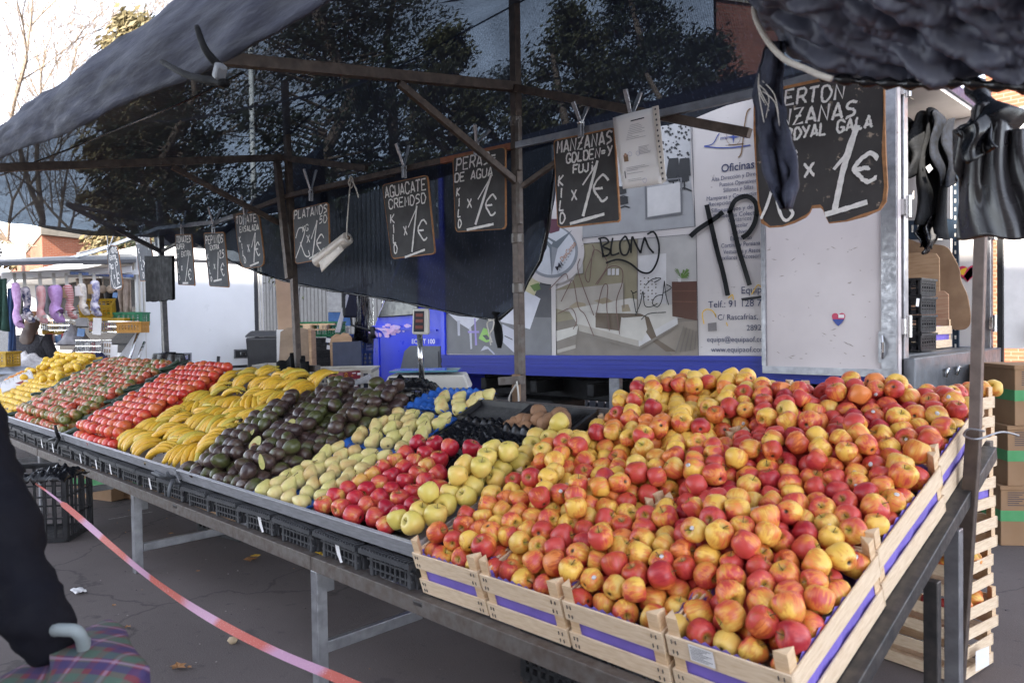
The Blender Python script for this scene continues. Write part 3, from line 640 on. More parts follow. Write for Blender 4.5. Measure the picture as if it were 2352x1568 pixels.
b = MB(); b.prism([V(x, YS + .028, z) for x, z in ((XC0 - .02, .98), (XC0 - .02, 1.28), (XC0 - .55, 1.28), (XC0 - .66, 1.22), (XC0 - .88, .66), (XC0 - .74, .62), (XC0 - .60, .90), (XC0 - .42, 1.0))], (0, .2, 0)); b.build('wheel_arch', M['grey'], cabo, bevel=.012)
b = MB(); b.box((XC0 - .16, YS + .022, 1.13), (.24, .012, .2)); b.build('filler_flap', M['grey'], cabo, bevel=.01)
b = MB(); a = at(946, 789, Y=YS + .022); e = at(999, 789, Y=YS + .022); text3d(b, 'ECO-T 100', a + V(0, 0, -.0), e, .05, bold=.012); b.build('badge_lettering', M['whp'], cabo, flip=False)
b = MB(); b.box((XC1 + .02, YS + .5, .72), (.1, 1.6, .3)); b.box((XC0 - .8, YS + .09, .72), (.3, .05, .18)); b.build('front_bumper', M['black'], cabo, bevel=.03)
b = MB(); b.tube([V(XC1 + .06, YS + .04, 1.44), V(XC1 - .16, YS - .12, 1.52), V(XC1 - .18, YS - .13, 1.95), V(XC1 + .08, YS + .02, 2.0)], .016, 8); mo = b.build('mirror_arm', M['black'], cabo, True)
MB().box((XC1 - .17, YS - .14, 1.78), (.06, .2, .34)).build('mirror', M['black'], mo, bevel=.025)
b = MB(); b.tube([V(XC1 + .045, YS + .035, 1.5), V(XC1 + .055, YS + .03, 1.36)], .03, 8); b.build('mirror_mount', M['black'], cabo, True)
b = MB(); b.beam(V(XC1 + .14, YS + .052, .75), V(XC1 + .14, YS + .052, 1.5), .012, .012, (0, 1, 0)); b.beam(V(XC0 - .1, YS + .052, 1.45), V(XC1 + .03, YS + .052, 1.5), .03, .02); b.build('door_seam', M['blue'], cabo)
b = MB(); pk = M['pinksticker'] = mat('faded_pink_decal', (.80, .45, .70), .4, 0, .4, 20, c2=(.35, .35, .75)); cz = at(895, 757, Y=YS + .056)
rd = random.Random(6)
for i in range(34):
    c = cz + V(rd.gauss(0, .15), -.002 - i * .0006, rd.gauss(0, .028)); r_ = rd.uniform(.012, .05); b.prism([c + V(r_ * 1.8 * math.cos(j * .785 + i) * rd.uniform(.7, 1.2), 0, r_ * .6 * math.sin(j * .785 + i) * rd.uniform(.7, 1.2)) for j in range(8)], (0, .0004, 0))
b.build('faded_decal', pk, cabo)
# ================================================================== WHITE MARKET VAN WITH THE SOCK STALL
def C4(x, y): return x * .33333, 522.5 + y * .33333
def CS(x, y): return x * .2197, 562.7 + y * .2197           # crop of the sock stall
M['vanw'] = mat('white_van_paint', (.76, .76, .77), .35, 0, .06, 2)
M['seal'] = mat('rubber_seal', (.03, .03, .035), .6, 0, .2)
XV = -12.3
va, vb = at(315, 760, X=XV), at(608, 760, X=XV)
Y0v, Y1v = va.y, vb.y
ztop = 2.62; zrf = 2.86; zbt = .74
van = thing('market_van', 'white market van with closed rear hatch and open side, behind the tomatoes', 'van', (-14, 5.2, 0))
XL = -20.5
b = MB(); b.box((XV - .04, (Y0v + Y1v) / 2, (zbt + ztop) / 2), (.08, Y1v - Y0v, ztop - zbt)); rear = b.build('rear_wall', M['vanw'], van, bevel=.03)
h0, h1 = at(371, 760, X=XV + .004), at(594, 760, X=XV + .004)
zh0, zh1 = at(480, 850, X=XV).z, at(480, 597, X=XV).z
b = MB()
for o, (y0, y1, z0, z1) in enumerate(((h0.y, h1.y, zh0, zh0 + .06), (h0.y, h1.y, zh1 - .05, zh1), (h0.y, h0.y + .07, zh0 + .06, zh1 - .05), (h1.y - .07, h1.y, zh0 + .06, zh1 - .05))): b.box((XV + .006, (y0 + y1) / 2, (z0 + z1) / 2), (.03, y1 - y0, z1 - z0))
b.build('hatch_seal', M['seal'], rear, bevel=.006)
b = MB(); b.box((XV + .008, (h0.y + h1.y) / 2, (zh0 + zh1) / 2), (.026, h1.y - h0.y - .145, zh1 - zh0 - .115)); ht = b.build('hatch', M['vanw'], rear, bevel=.006)
for px, py in ((555, 812), (421, 821)):
    c = at(px, py, X=XV + .024); b = MB(); b.box(c, (.01, .27, .15)); b.c = 1; b.box(c + V(.006, 0, 0), (.012, .22, .11)); b.c = 2; b.box(c + V(.014, .02, .0), (.014, .1, .07)); b.build('latch', [M['steel'], M['seal'], M['chrome']], ht, bevel=.004)
for yy in (Y0v + .05, Y0v + .11, Y1v - .05, Y1v - .10): MB().box((XV + .012, yy, (zbt + ztop) / 2), (.03, .03, ztop - zbt - .06)).build('corner_trim', M['offwhite'], rear, bevel=.008)
MB().box((XV + .02, (Y0v + Y1v) / 2, zbt + .05), (.06, Y1v - Y0v, .1)).build('bottom_trim', M['offwhite'], rear, bevel=.015)
b = MB(); b.hexa([V(XL, Y0v, ztop - .02), V(XV, Y0v, ztop - .02), V(XV, Y1v, ztop - .02), V(XL, Y1v, ztop - .02), V(XL, Y0v + .25, zrf), V(XV - .55, Y0v + .25, zrf), V(XV - .55, Y1v - .25, zrf), V(XL, Y1v - .25, zrf)]); b.build('roof', M['vanw'], van, bevel=.03)
b = MB(); b.box(((XL + XV) / 2, Y1v - .03, (zbt + ztop) / 2), (XV - XL - .1, .06, ztop - zbt - .04)); b.build('back_wall', M['offwhite'], van)
b = MB(); b.box(((XL + XV) / 2, (Y0v + Y1v) / 2, zbt + .06), (XV - XL - .1, Y1v - Y0v - .1, .12)); b.build('floor', M['offwhite'], van)
b = MB(); b.box((XL + .04, (Y0v + Y1v) / 2, (zbt + ztop) / 2), (.08, Y1v - Y0v, ztop - zbt - .04)); b.build('front_wall', M['vanw'], van)
b = MB(); b.box(((XL + XV) / 2, Y0v + .03, zbt + .2), (XV - XL - .3, .05, .4)); b.build('counter_front', M['vanw'], van)
for x in (-13.6, -18.6):
    for y in (Y0v + .12, Y1v - .12):
        Mx = Matrix.Translation((x, y, .34)) @ Matrix.Rotation(R(90), 4, 'X')
        wv = MB().lathe([(.2, -.1), (.31, -.1), (.34, -.07), (.34, .07), (.31, .1), (.2, .1)], 24, Mx).build('wheel', M['tyre'], van, True)
        MB().lathe([(.02, -.11), (.16, -.1), (.2, -.08), (.2, .08)], 20, Mx).build('wheel_rim', M['steel'], wv, True)
b = MB(); b.box((-16, (Y0v + Y1v) / 2, .55), (7.5, .9, .3)); b.build('chassis', M['black'], van)
b = MB(); c = at(638, 870, X=XV + .05); b.tube([V(XV + .12, Y1v - .35, .2), V(XV + .12, Y1v - .35, .95)], .03, 8); b.tube([V(XV + .12, Y1v - .35, .9), V(XV + .2, Y1v - .3, .98), V(XV + .2, Y1v - .22, .98), V(XV + .2, Y1v - .2, 1.04)], .014, 6); b.build('jockey_handle', M['steel'], van, True)
# lifted awning flap: dark underside, pale frame, struts
def aw(px, py, D): return at(px, py, D=D)
a0, a1, a2, a3 = aw(-60, 612, 9.0), aw(313, 603, 11.0), aw(313, 589, 12.2), aw(-60, 603, 13.2)
b = MB(); b.hexa([a0, a1, a2, a3] + [p + V(0, 0, .05) for p in (a0, a1, a2, a3)]); b.build('awning_flap', M['grey'], van)
def stickbar(name, pts, w_, m_, parent=van): return MB().beam(pts[0], pts[1], w_, w_).build(name, m_, parent, bevel=.004)
rail0, rail1 = aw(4, 634, 10.6), aw(303, 619, 11.2)
for o in (0, .28): stickbar('awning_rail', (rail0 + V(0, 0, o * .0) + _f * o, rail1 + _f * o + V(0, 0, -o * .05)), .10 if o == 0 else .07, M['vanw'])
stickbar('awning_strut', (aw(161, 627, 10.8), aw(306, 634, 11.4)), .045, mat('blue_steel_tube', (.14, .20, .36), .3, .5, .2))
stickbar('awning_strut', (aw(180, 585, 11.0), aw(180, 602, 11.0)), .05, M['steel'])
stickbar('awning_strut', (aw(180, 585, 11.0), aw(262, 565, 11.6)), .06, M['steel'])
stickbar('awning_rail', (aw(232, 634, 11.3), aw(318, 637, 11.9)), .07, M['vanw'])
for i in range(3): stickbar('folded_pole', (aw(190, 606 - i * 3, 11.5), aw(305, 604 - i * 4, 12)), .03, M['steel'])
b = MB(); b.box(aw(33, 585, 12.2), (.26, .26, .3)); b.tube([aw(23, 582, 12), aw(23, 575, 12), aw(40, 575, 12), aw(40, 582, 12)], .02, 6); b.build('awning_lamp', M['vanw'], van, bevel=.02)
# side flap: white triangular panel with its gas strut
b = MB(); tri = [aw(*C4(750, 985), 10.9), aw(*C4(985, 985), 11.5), aw(*C4(985, 650), 11.6)]; b.prism(tri, V(0, .04, 0)); b.build('side_gusset', M['vanw'], van)
b = MB(); b.tube([aw(*C4(885, 935), 10.8), aw(*C4(935, 770), 11.1), aw(*C4(980, 650), 11.4)], .022, 6); b.tube([aw(*C4(938, 935), 10.8), aw(*C4(995, 790), 11.2)], .022, 6); b.build('gas_strut', M['chrome'], van, True)
# dark sheet standing in for the shade inside the van
M['inside'] = mat('van_shade_dark', (.012, .011, .012), .8, 0, .2)
b = MB(); b.hexa([V(XL + .1, Y0v + 1.0, zbt + .13), V(XV - .1, Y0v + 1.0, zbt + .13), V(XV - .1, Y0v + 1.05, zbt + .13), V(XL + .1, Y0v + 1.05, zbt + .13), V(XL + .1, Y0v + 1.0, ztop - .05), V(XV - .1, Y0v + 1.0, ztop - .05), V(XV - .1, Y0v + 1.05, ztop - .05), V(XL + .1, Y0v + 1.05, ztop - .05)]); b.build('shade_sheet', M['inside'], van)

# ------------------------------------------------------------------ hanging socks
def clothmat(name, a, b_, sc_=30, rough=.9, bands=None):
    q = NB(name)
    if bands:
        wv = q.n('TexWave', wave_type='BANDS', bands_direction='Z'); wv.inputs['Scale'].default_value = bands; wv.inputs['Distortion'].default_value = 1.2; q.l(q.coord(), wv.inputs['Vector']); fac = q.rng(wv.outputs['Fac'], .4, .6)
    else: fac = q.rng(q.noise(sc_, 4), .42, .6)
    return q.bsdf(q.mix(fac, a, b_), rough, 0, q.noise(sc_ * 5, 3), .5, .01)
M['fluff'] = clothmat('white_fleece', (.78, .75, .74), (.62, .58, .58), 40)
M['tagcard'] = mat('kraft_tag', (.42, .29, .17), .7, 0, .2)
clipm = M['offwhite']
socks = [('lilac fluffy knee sock at the left end of the rail', 35, 650, 37, 742, .10, clothmat('lilac_wool', (.48, .28, .52), (.58, .38, .62)), 0), ('navy blue sock with white figures and a white fleece cuff', 57, 660, 62, 728, .11, clothmat('navy_figured', (.02, .03, .10), (.60, .55, .58), 16), 1),
    ('pink sock with small pictures and a fluffy cuff', 93, 657, 92, 730, .11, clothmat('pink_figured', (.62, .30, .30), (.66, .42, .42), 14), 1), ('wide mauve fluffy sock with one dark button eye', 125, 656, 127, 722, .17, clothmat('mauve_wool', (.42, .24, .52), (.50, .32, .60)), 1),
    ('red and white banded sock with a brown paper tag', 154, 655, 160, 719, .12, clothmat('red_banded', (.42, .03, .05), (.70, .55, .52), bands=14), 1), ('cream sock wrapped in a printed white paper sleeve', 186, 652, 190, 712, .11, clothmat('cream_wool', (.72, .66, .58), (.55, .50, .46)), 0), ('white and blue patterned pair of socks with white toes', 217, 645, 216, 714, .12, clothmat('blue_patterned', (.66, .62, .68), (.18, .18, .36), 18), 1)]
for i, (lb, x0, y0, x1, y1, w_, m_, cuff) in enumerate(socks):
    D_ = 9.6 + .12 * i
    a = aw(x0, y0, D_); e = aw(x1, y1, D_); t = thing('fluffy_sock', lb, 'sock', (a.x, a.y, e.z), 'socks hanging from the white rail')
    L = (a - e).length; mid = a.lerp(e, .55) + _r * .02
    b = MB(); b.tube(spline([a, a.lerp(mid, .5), mid, mid.lerp(e, .5) - _r * .01, e + _r * .035, e + _r * .06 + V(0, 0, -.0)], 4), [w_ * .5 if q == 0 else w_ * (.66 + .12 * math.sin(q * .5)) for q in range(21)], 10, flat=.6); b.build('sock_body', m_, t, True)
    if cuff:
        b = MB(); rd = random.Random(i)
        for q in range(16): b.lathe([(.001, -.022), (.021, -.012), (.023, .008), (.001, .023)], 7, Matrix.Translation(e + _r * rd.uniform(-.05, .07) + V(0, 0, rd.uniform(-.025, .03)) + _f * rd.uniform(-.03, .02)))
        b.build('fleece_cuff', M['fluff'], t, True)
    if i in (4, 5, 6): MB().box(a.lerp(e, .28) - _f * .05, (.11, .11, .13), Matrix.Rotation(HEAD, 3, 'Z') @ Matrix.Diagonal((1, .2, 1))).build('paper_tag', M['tagcard'] if i != 5 else M['whp'], t)
    b = MB(); b.beam(aw(x0 - 2, 628, D_ + .3), a + V(0, 0, -.02), .04, .015); c = b.build('spring_clip', clipm); tag(c, 'metal clip holding the ' + lb.split(' at ')[0].split(' with ')[0].split(' wrapped')[0], 'clip', 'clips on the sock rail')
# garments hanging inside
def garment(name, lb, pxs, D_, m_, seed, cat='garment'):
    """a hanging cloth from outline corners (tl, tr, br, bl), with folds"""
    tl_, tr_, br_, bl_ = [aw(x, y, D_) for x, y in pxs]; rd = random.Random(seed); ph = rd.uniform(0, 6)
    b = MB(); b.slab(lambda u, v: tl_.lerp(tr_, u).lerp(bl_.lerp(br_, u), v) + _f * (.05 * math.sin(u * 11 + ph + v) * (.3 + v)) + V(0, 0, -.02 * math.sin(u * 7 + ph) * v), 14, 8, .012)
    return tag(b.build(name, m_, smooth=True), lb, cat, 'clothes hanging in the sock stall')
gm = lambda n, c: clothmat(n, c, tuple(x * .75 for x in c), 12)
garment('leggings', 'dark green leggings hanging at the far left edge', [(-20, 640), (17, 640), (20, 758), (-20, 762)], 9.9, gm('bottle_green_cloth', (.02, .06, .045)), 1)
garment('jeans', 'blue jeans hanging beside the green leggings', [(18, 662), (38, 660), (36, 835), (20, 838)], 10.4, gm('denim', (.04, .08, .20)), 2)
garment('trousers', 'grey trousers hanging behind the navy sock', [(30, 662), (52, 662), (50, 745), (30, 748)], 11.2, gm('grey_cloth', (.07, .08, .09)), 3)
garment('jumper', 'pale grey jumper hanging behind the pink sock', [(80, 655), (115, 655), (122, 738), (84, 740)], 11.6, gm('pale_grey_knit', (.25, .26, .29)), 4)
garment('undershirt', 'beige undershirt hanging behind the cream sock', [(176, 640), (206, 640), (212, 700), (190, 702)], 11.7, gm('beige_cloth', (.34, .26, .20)), 5)
garment('slip', 'long beige slip hanging right of the lemon price board', [(268, 640), (300, 640), (304, 715), (278, 718)], 11.4, gm('skin_cloth', (.42, .33, .27)), 6)
garment('slip', 'short dark slip with a blue tag hanging under the awning', [(240, 660), (276, 660), (268, 722), (246, 722)], 11.9, gm('black_cloth', (.03, .03, .035)), 7)
garment('towel', 'brown towel hanging between the patterned socks and the bra', [(196, 640), (232, 640), (236, 690), (200, 692)], 12.0, gm('brown_cloth', (.16, .11, .08)), 8)
t = thing('bra', 'beige bra hanging from the stall rail beside the price board', 'bra', aw(245, 665, 11.2), 'clothes hanging in the sock stall'); bm_ = gm('beige_lace', (.46, .36, .28))
for dx in (-9, 9):
    c = aw(245 + dx, 664, 11.2); MB().lathe([(.001, .055), (.03, .048), (.055, .02), (.062, 0)], 12, Matrix.Translation(c) @ Matrix.Rotation(R(45), 4, 'Z') @ Matrix.Rotation(R(90), 4, 'X')).build('cup', bm_, t, True)
    MB().beam(aw(245 + dx * .9, 640, 11.2), c + V(0, 0, .03), .016, .006).build('strap', bm_, t)
# shelves of the sock stall
for py, D_, nm in ((718, 12.1, 'top'), (750, 11.7, 'mid'), (790, 11.4, 'low')):
    a, e = aw(95, py + 2, D_), aw(322, py, D_ + .5)
    tag(MB().beam(a, e, .55, .02).build('display_shelf', M['grey']), {'top': 'upper display shelf with crates inside the van', 'mid': 'middle display shelf with wire baskets of packets', 'low': 'lowest display shelf with socks and brochures'}[nm], 'shelf')
def wirebasket(lb, x0, y0, x1, y1, D_):
    a, e = aw(x0, y1, D_), aw(x1, y1, D_); hgt = (y1 - y0) * D_ / F; dp = _f * .3; t = thing('wire_basket', lb, 'basket', a.lerp(e, .5), 'wire baskets in the sock stall')
    wr = MB(); n = max(6, int((x1 - x0) / 4))
    for q in range(n + 1):
        p = a.lerp(e, q / n); wr.beam(p, p + V(0, 0, hgt), .008, .008); wr.beam(p, p + dp, .006, .006)
    wr.build('wire_mesh', M['chrome'], t); rm = MB()
    for z in (0, .5, 1): rm.beam(a + V(0, 0, hgt * z), e + V(0, 0, hgt * z), .012, .012); rm.beam(a + dp + V(0, 0, hgt * z), e + dp + V(0, 0, hgt * z), .012, .012)
    rm.build('wire_rim', M['chrome'], t)
wirebasket('long wire basket of stockings in front of the yellow crates', 205, 738, 320, 762, 11.0)
wirebasket('low wire basket of packets above the red cloth', 174, 781, 232, 808, 10.8)
wirebasket('small wire basket of packets behind the dark haired woman', 98, 735, 160, 758, 11.3)
pk = [mat('packet_%s' % n, c, .35, 0, .3, 12) for n, c in (('white', (.6, .58, .58)), ('grey', (.2, .2, .22)), ('black', (.03, .03, .035)), ('red', (.4, .05, .06)), ('tan', (.35, .24, .16)), ('blue', (.10, .22, .45)))]
pn = ['white', 'grey', 'black', 'red', 'tan', 'blue']
rd = random.Random(12)
rows = [('in the long basket under the yellow crates', 208, 300, 757, 738, 10.98, 13), ('in the low basket above the red cloth', 176, 230, 806, 782, 10.78, 10), ('in the small basket behind the woman', 99, 158, 756, 736, 11.28, 11), ('on the lowest shelf left of the brochures', 112, 175, 788, 766, 11.2, 10)]
for wh, xa, xb, yb, yt, D_, n in rows:
    for q in range(n):
        ci = rd.randrange(6); x = xa + (xb - xa) * (q + .5) / n + rd.uniform(-1, 1); h = (yb - yt) * D_ / F * rd.uniform(.75, 1.25)
        c = aw(x, yb, D_ + rd.uniform(.08, .2)) + V(0, 0, h / 2); o = MB().box(c, (.075, .012, h), Matrix.Rotation(HEAD + rd.uniform(-.4, .4), 3, 'Z') @ Matrix.Rotation(rd.uniform(-.18, .18), 3, 'Y')).build('sock_packet', pk[ci])
        tag(o, 'upright %s packet of socks %s' % (pn[ci], wh), 'packet', 'packets ' + wh)
M['yelcrate'] = mat('yellow_crate_plastic', (.50, .30, .02), .5, 0, .15); M['grncrate'] = mat('green_crate_plastic', (.02, .20, .09), .5, 0, .15); M['bluecrate'] = mat('blue_crate_plastic', (.02, .06, .26), .5, 0, .15); M['orcrate'] = mat('orange_crate_plastic', (.55, .26, .04), .5, 0, .15)
def plastic_crate(name, lb, c, L, W, H, m_, rot=0, tilt=0, group=None, nx=7, nz=4, label2=None):
    """an open slotted plastic crate: base, four slotted walls, rim"""
    t = thing(name, lb, 'crate', c, group); t.rotation_euler = (tilt, 0, rot)
    MB().box((0, 0, .012), (L * .94, W * .94, .018)).build('base', m_, t, local=True)
    for sd, (l, off, rz) in enumerate(((L, W / 2, 0), (L, -W / 2, 0), (W, L / 2, 90), (W, -L / 2, 90))):
        b = MB(); n = max(3, int(nx * l / L + .5)); th = .012
        def bx(u, z, du, dz):
            b.box((u, off, z), (du, th, dz)) if rz == 0 else b.box((off, u, z), (th, du, dz))
        for q in range(n + 1): bx(-l / 2 + .012 + (l - .024) * q / n, H / 2, .016 if 0 < q < n else .028, H - .02)
        for q in range(nz + 1): bx(0, .018 + (H - .04) * q / nz, l - .02, .012 if 0 < q < nz else .035)
        b.build('slotted_wall', m_, t, local=True)
    b = MB()
    for s_ in (-1, 1): b.box((0, s_ * W / 2, H - .008), (L + .03, .03, .016)); b.box((s_ * L / 2, 0, H - .0085), (.03, W - .03, .0155))
    b.build('rim', m_, t, local=True)
    return t
plastic_crate('plastic_crate', 'yellow plastic crate tipped forward on the top shelf', aw(226, 723, 11.3), .42, .3, .2, M['yelcrate'], HEAD + .3, .35)
plastic_crate('plastic_crate', 'yellow plastic crate sitting inside the long wire basket', aw(258, 762, 11.25), .5, .28, .2, M['yelcrate'], HEAD)
plastic_crate('plastic_crate', 'green plastic crate on the stall shelf by the white pillar', aw(295, 748, 11.4), .5, .3, .2, M['grncrate'], HEAD + .1)
plastic_crate('plastic_crate', 'orange plastic crate holding a blue cloth under the green one', aw(306, 764, 11.1), .34, .25, .16, M['orcrate'], HEAD)
plastic_crate('plastic_crate', 'yellow plastic crate behind the woman, among the packets', aw(132, 768, 11.5), .3, .25, .16, M['yelcrate'], HEAD)
plastic_crate('plastic_crate', 'yellow plastic crate on the ground at the far left', aw(-4, 842, 10.2), .4, .3, .2, M['yelcrate'], HEAD)
tag(MB().slab(lambda u, v: aw(294 + 16 * u, 742 + 8 * v, 11.0) + V(0, 0, .02 * math.sin(9 * u + 5 * v)), 6, 4, .02).build('cloth', pk[5], smooth=True), 'light blue cloth lying in the orange crate', 'cloth')
for lb, x0, y0, x1, y1, m_ in (('white brochure sheet of small pictures below the wire basket', 236, 785, 254, 828, M['whp']), ('white folded brochure beside the picture sheet', 253, 792, 268, 826, M['whp']), ('grey cardboard box lid held up on the top shelf', 173, 730, 200, 748, mat('grey_board', (.32, .31, .32), .7)), ('bright blue packet leaning on the middle shelf', 176, 755, 193, 772, pk[5]), ('small blue price tag hanging from a dark slip', 258, 672, 268, 683, pk[5]), ('white paper sheet leaning over the long wire basket', 212, 730, 231, 768, M['whp'])):
    c = [aw(x, y, 10.9) for x, y in ((x0, y1), (x1, y1 + 1), (x1 + 2, y0), (x0 + 2, y0 - 1))]; b = MB(); b.prism(c, _f * .01)
    if 'pictures' in lb:
        b.c = 1
        for q in range(9):
            u, v = .12 + .3 * (q % 3), .12 + .3 * (q // 3); b.poly([c[0].lerp(c[1], uu).lerp(c[3].lerp(c[2], uu), vv) - _f * .003 for uu, vv in ((u, v), (u + .2, v), (u + .2, v + .2), (u, v + .2))])
    tag(b.build('brochure' if 'brochure' in lb else 'packet' if 'packet' in lb else 'price_tag' if 'tag' in lb else 'paper_sheet' if 'paper' in lb else 'grey_board', [m_, pk[4]]), lb, 'brochure' if 'brochure' in lb else 'packet' if 'packet' in lb else 'tag' if 'tag' in lb else 'paper' if 'paper' in lb else 'box lid')
def heapcloth(name, lb, px0, py0, px1, py1, D_, h, m_, seed, cat='cloth'):
    a, e = aw(px0, py1, D_), aw(px1, py1, D_); b = MB(); dp = .5
    b.slab(lambda u, v: a.lerp(e, u) + V(-.7, .7, 0) * (v * dp - .1) + V(0, 0, h * math.sin(math.pi * min(1, max(0, u))) ** .5 * math.sin(math.pi * v) ** .6 * (.75 + .6 * noise.noise(Vector((u * 5, v * 5, seed)))) + .03), 22, 14, .012)
    return tag(b.build(name, m_, smooth=True), lb, cat)
# table of clothes in front of the sock stall, partly in the sun
tb = thing('clothes_table', 'low trestle table of folded clothes in front of the sock stall', 'table', aw(70, 880, 11)); tb.location.z = 0
a, e = aw(-60, 862, 10.3), aw(190, 846, 11.2); dpt = V(-.6, .6, 0)
MB().hexa([a + V(0, 0, -.04), e + V(0, 0, -.04), e + dpt * 1.5 + V(0, 0, -.04), a + dpt * 1.5 + V(0, 0, -.04), a, e, e + dpt * 1.5, a + dpt * 1.5]).build('tabletop', M['offwhite'], tb)
for p in (a, e, e + dpt * 1.4, a + dpt * 1.4): MB().beam(V(p.x, p.y, 0), V(p.x, p.y, a.z - .05), .04, .04).build('leg', M['steel'], tb)
heapcloth('folded_clothes', 'heap of white clothes shining in the sun below the woman', 8, 0, 110, 858, 10.7, .28, M['fluff'], 3, 'clothes')
heapcloth('folded_clothes', 'pale blue white clothes heaped at the far left edge', -40, 0, 55, 862, 10.4, .16, clothmat('pale_blue_cloth', (.55, .60, .72), (.45, .5, .62), 8), 9, 'clothes')
heapcloth('bright_scarf', 'bright red scarf lying on the clothes table', 148, 0, 228, 838, 10.9, .22, clothmat('red_cloth', (.62, .03, .035), (.45, .02, .03), 6), 5, 'scarf')
heapcloth('folded_shirt', 'white shirt glowing in the sun left of the red scarf', 150, 0, 190, 836, 11.1, .22, M['fluff'], 6, 'shirt')
heapcloth('folded_shirt', 'dark blue shirt crumpled right of the red scarf', 200, 0, 236, 838, 10.7, .16, gm('dark_blue_cloth', (.015, .02, .07)), 7, 'shirt')
heapcloth('folded_towel', 'grey fringed towel hanging over the stall counter', 136, 0, 182, 795, 11.0, .3, gm('grey_towel', (.38, .37, .40)), 8, 'towel')
# ================================================================== THE FRUIT STALL FRAME
YF = 1.655; TH = R(17.6); CT, ST = math.cos(TH), math.sin(TH)
XEND = -.735; XCR = -2.145
PITCHC = (XEND - .015 - XCR) / 4
ZB = .545                                                   # top of the front beam
PY = 3.3
stall = thing('market_stall', 'long sloping fruit stall frame of brown steel tubes and posts', 'stall', (-5, 2.4, 0))
BS, RU, ST_ = M['brownsteel'], M['rust'], M['steel']
def bm(name, a, b_, w_, h_=None, m_=None, up=(0, 0, 1)): return MB().beam(a, b_, w_, h_ or w_, up).build(name, m_ or RU, stall, bevel=.003)
for xa, xb in ((-11.6, -7.14), (-7.12, -2.845), (-2.84, XEND)): bm('front_beam', V(xa, YF, ZB - .03), V(xb, YF, ZB - .03), .045, .06, RU)
for xa, xb in ((-11.6, -5.9), (-5.88, -3.26), (-3.2, XEND)): bm('rear_beam', V(xa, PY - .06, ZB + (PY - YF) * ST / CT - .05), V(xb, PY - .06, ZB + (PY - YF) * ST / CT - .05), .045, .05, RU)
M['darkrail'] = mat('dark_angle_iron', (.05, .05, .052), .4, .6, .3, 20, c2=(.10, .09, .085), bump=.2)
for x in (XEND, -2.12, -4.28, -6.5, -8.7, -11.5): bm('slope_rail', V(x, YF - .02, ZB - .035), V(x, PY - .1, ZB - .035 + (PY - .08 - YF) * ST / CT), .05, .05, M['darkrail'])
for x in (-11.4, -9.3, -7.13, -4.975, -2.835, XEND + .01):
    bm('leg', V(x, YF + .01, 0), V(x, YF + .01, ZB - .062), .05, .05, ST_, (0, 1, 0))
    bm('leg_socket', V(x, YF + .045, ZB - .16), V(x + .004, YF + .045, ZB - .062), .03, .06, ST_, (0, 1, 0))
    bm('leg_brace', V(x, YF + .04, .15), V(x, 2.9 if x < -4 and x > -6 else 2.2, .15), .03, .05, ST_)
    bm('leg', V(x, 2.72, 0), V(x, 2.72, ZB + .28), .045, .045, ST_, (0, 1, 0))
bm('leg', V(XEND + .005, 2.52, 0), V(XEND + .005, 2.52, ZB + .16), .04, .04, M['darkrail'], (0, 1, 0))
bm('foot_rail', V(-2.835, 2.22, .15), V(-4.9, 2.92, .15), .04, .04, ST_)
# posts
def postp(px, py): return at(px, py, Y=PY)
pA, pB = postp(1180, -75), postp(1196, 936)
post = bm('post', V(pB.x, PY, 0), V(pA.x, PY, 3.66), .05, .05, BS, (0, 1, 0)); post['label'] = 'middle post between the pear and golden apple price boards'
for zz, h in ((2.72, .3), (2.35, .25), (1.5, .3)): bm('post_sleeve', V(pB.x + .03, PY - .015, zz - h), V(pB.x + .028, PY - .015, zz), .03, .03, RU, (0, 1, 0))
bm('post_stub', at(1150, 875, Y=PY - .04), at(1200, 872, Y=PY - .03), .05, .05, RU)
MB().box(V(pB.x, PY - .035, 1.03), (.05, .03, .34)).build('clamped_block', M['plyd'], stall, bevel=.004)
MB().tube(spline([V(pB.x + .03, PY - .06, 1.16), V(pB.x + .05, PY - .07, 1.02), V(pB.x - .01, PY - .075, .9), V(pB.x - .03, PY - .07, 1.05), V(pB.x + .03, PY - .07, 1.14)], 5), .006, 5).build('wire_tie', M['rope'], stall, True)
for z in (2.02, 2.72, 1.72): MB().lathe([(.034, -.03), (.037, -.025), (.037, .025), (.034, .03)], 8, Matrix.Translation((pB.x - .005, PY, z))).build('tape_wrap', mat('clear_tape', (.12, .10, .085), .35) if 'clear_tape' not in bpy.data.materials else bpy.data.materials['clear_tape'], stall)
pA, pB2 = postp(651, 186), postp(690, 860)
bm('post', V(pB2.x + .02, PY, 0), V(pA.x, PY + .01, pA.z), .05, .05, BS, (0, 1, 0))
bm('post', at(636, 372, Y=PY - .06), at(664, 640, Y=PY - .06), .05, .05, M['brownsteel'], (0, 1, 0))
bm('post_stub', at(690, 845, Y=PY - .05), at(730, 846, Y=PY - .05), .05, .05, RU)
pC, pD = postp(366, 512), postp(388, 850)
bm('post', V(pD.x, PY, 0), V(pC.x, PY, 2.95), .055, .055, M['darkrail'], (0, 1, 0))
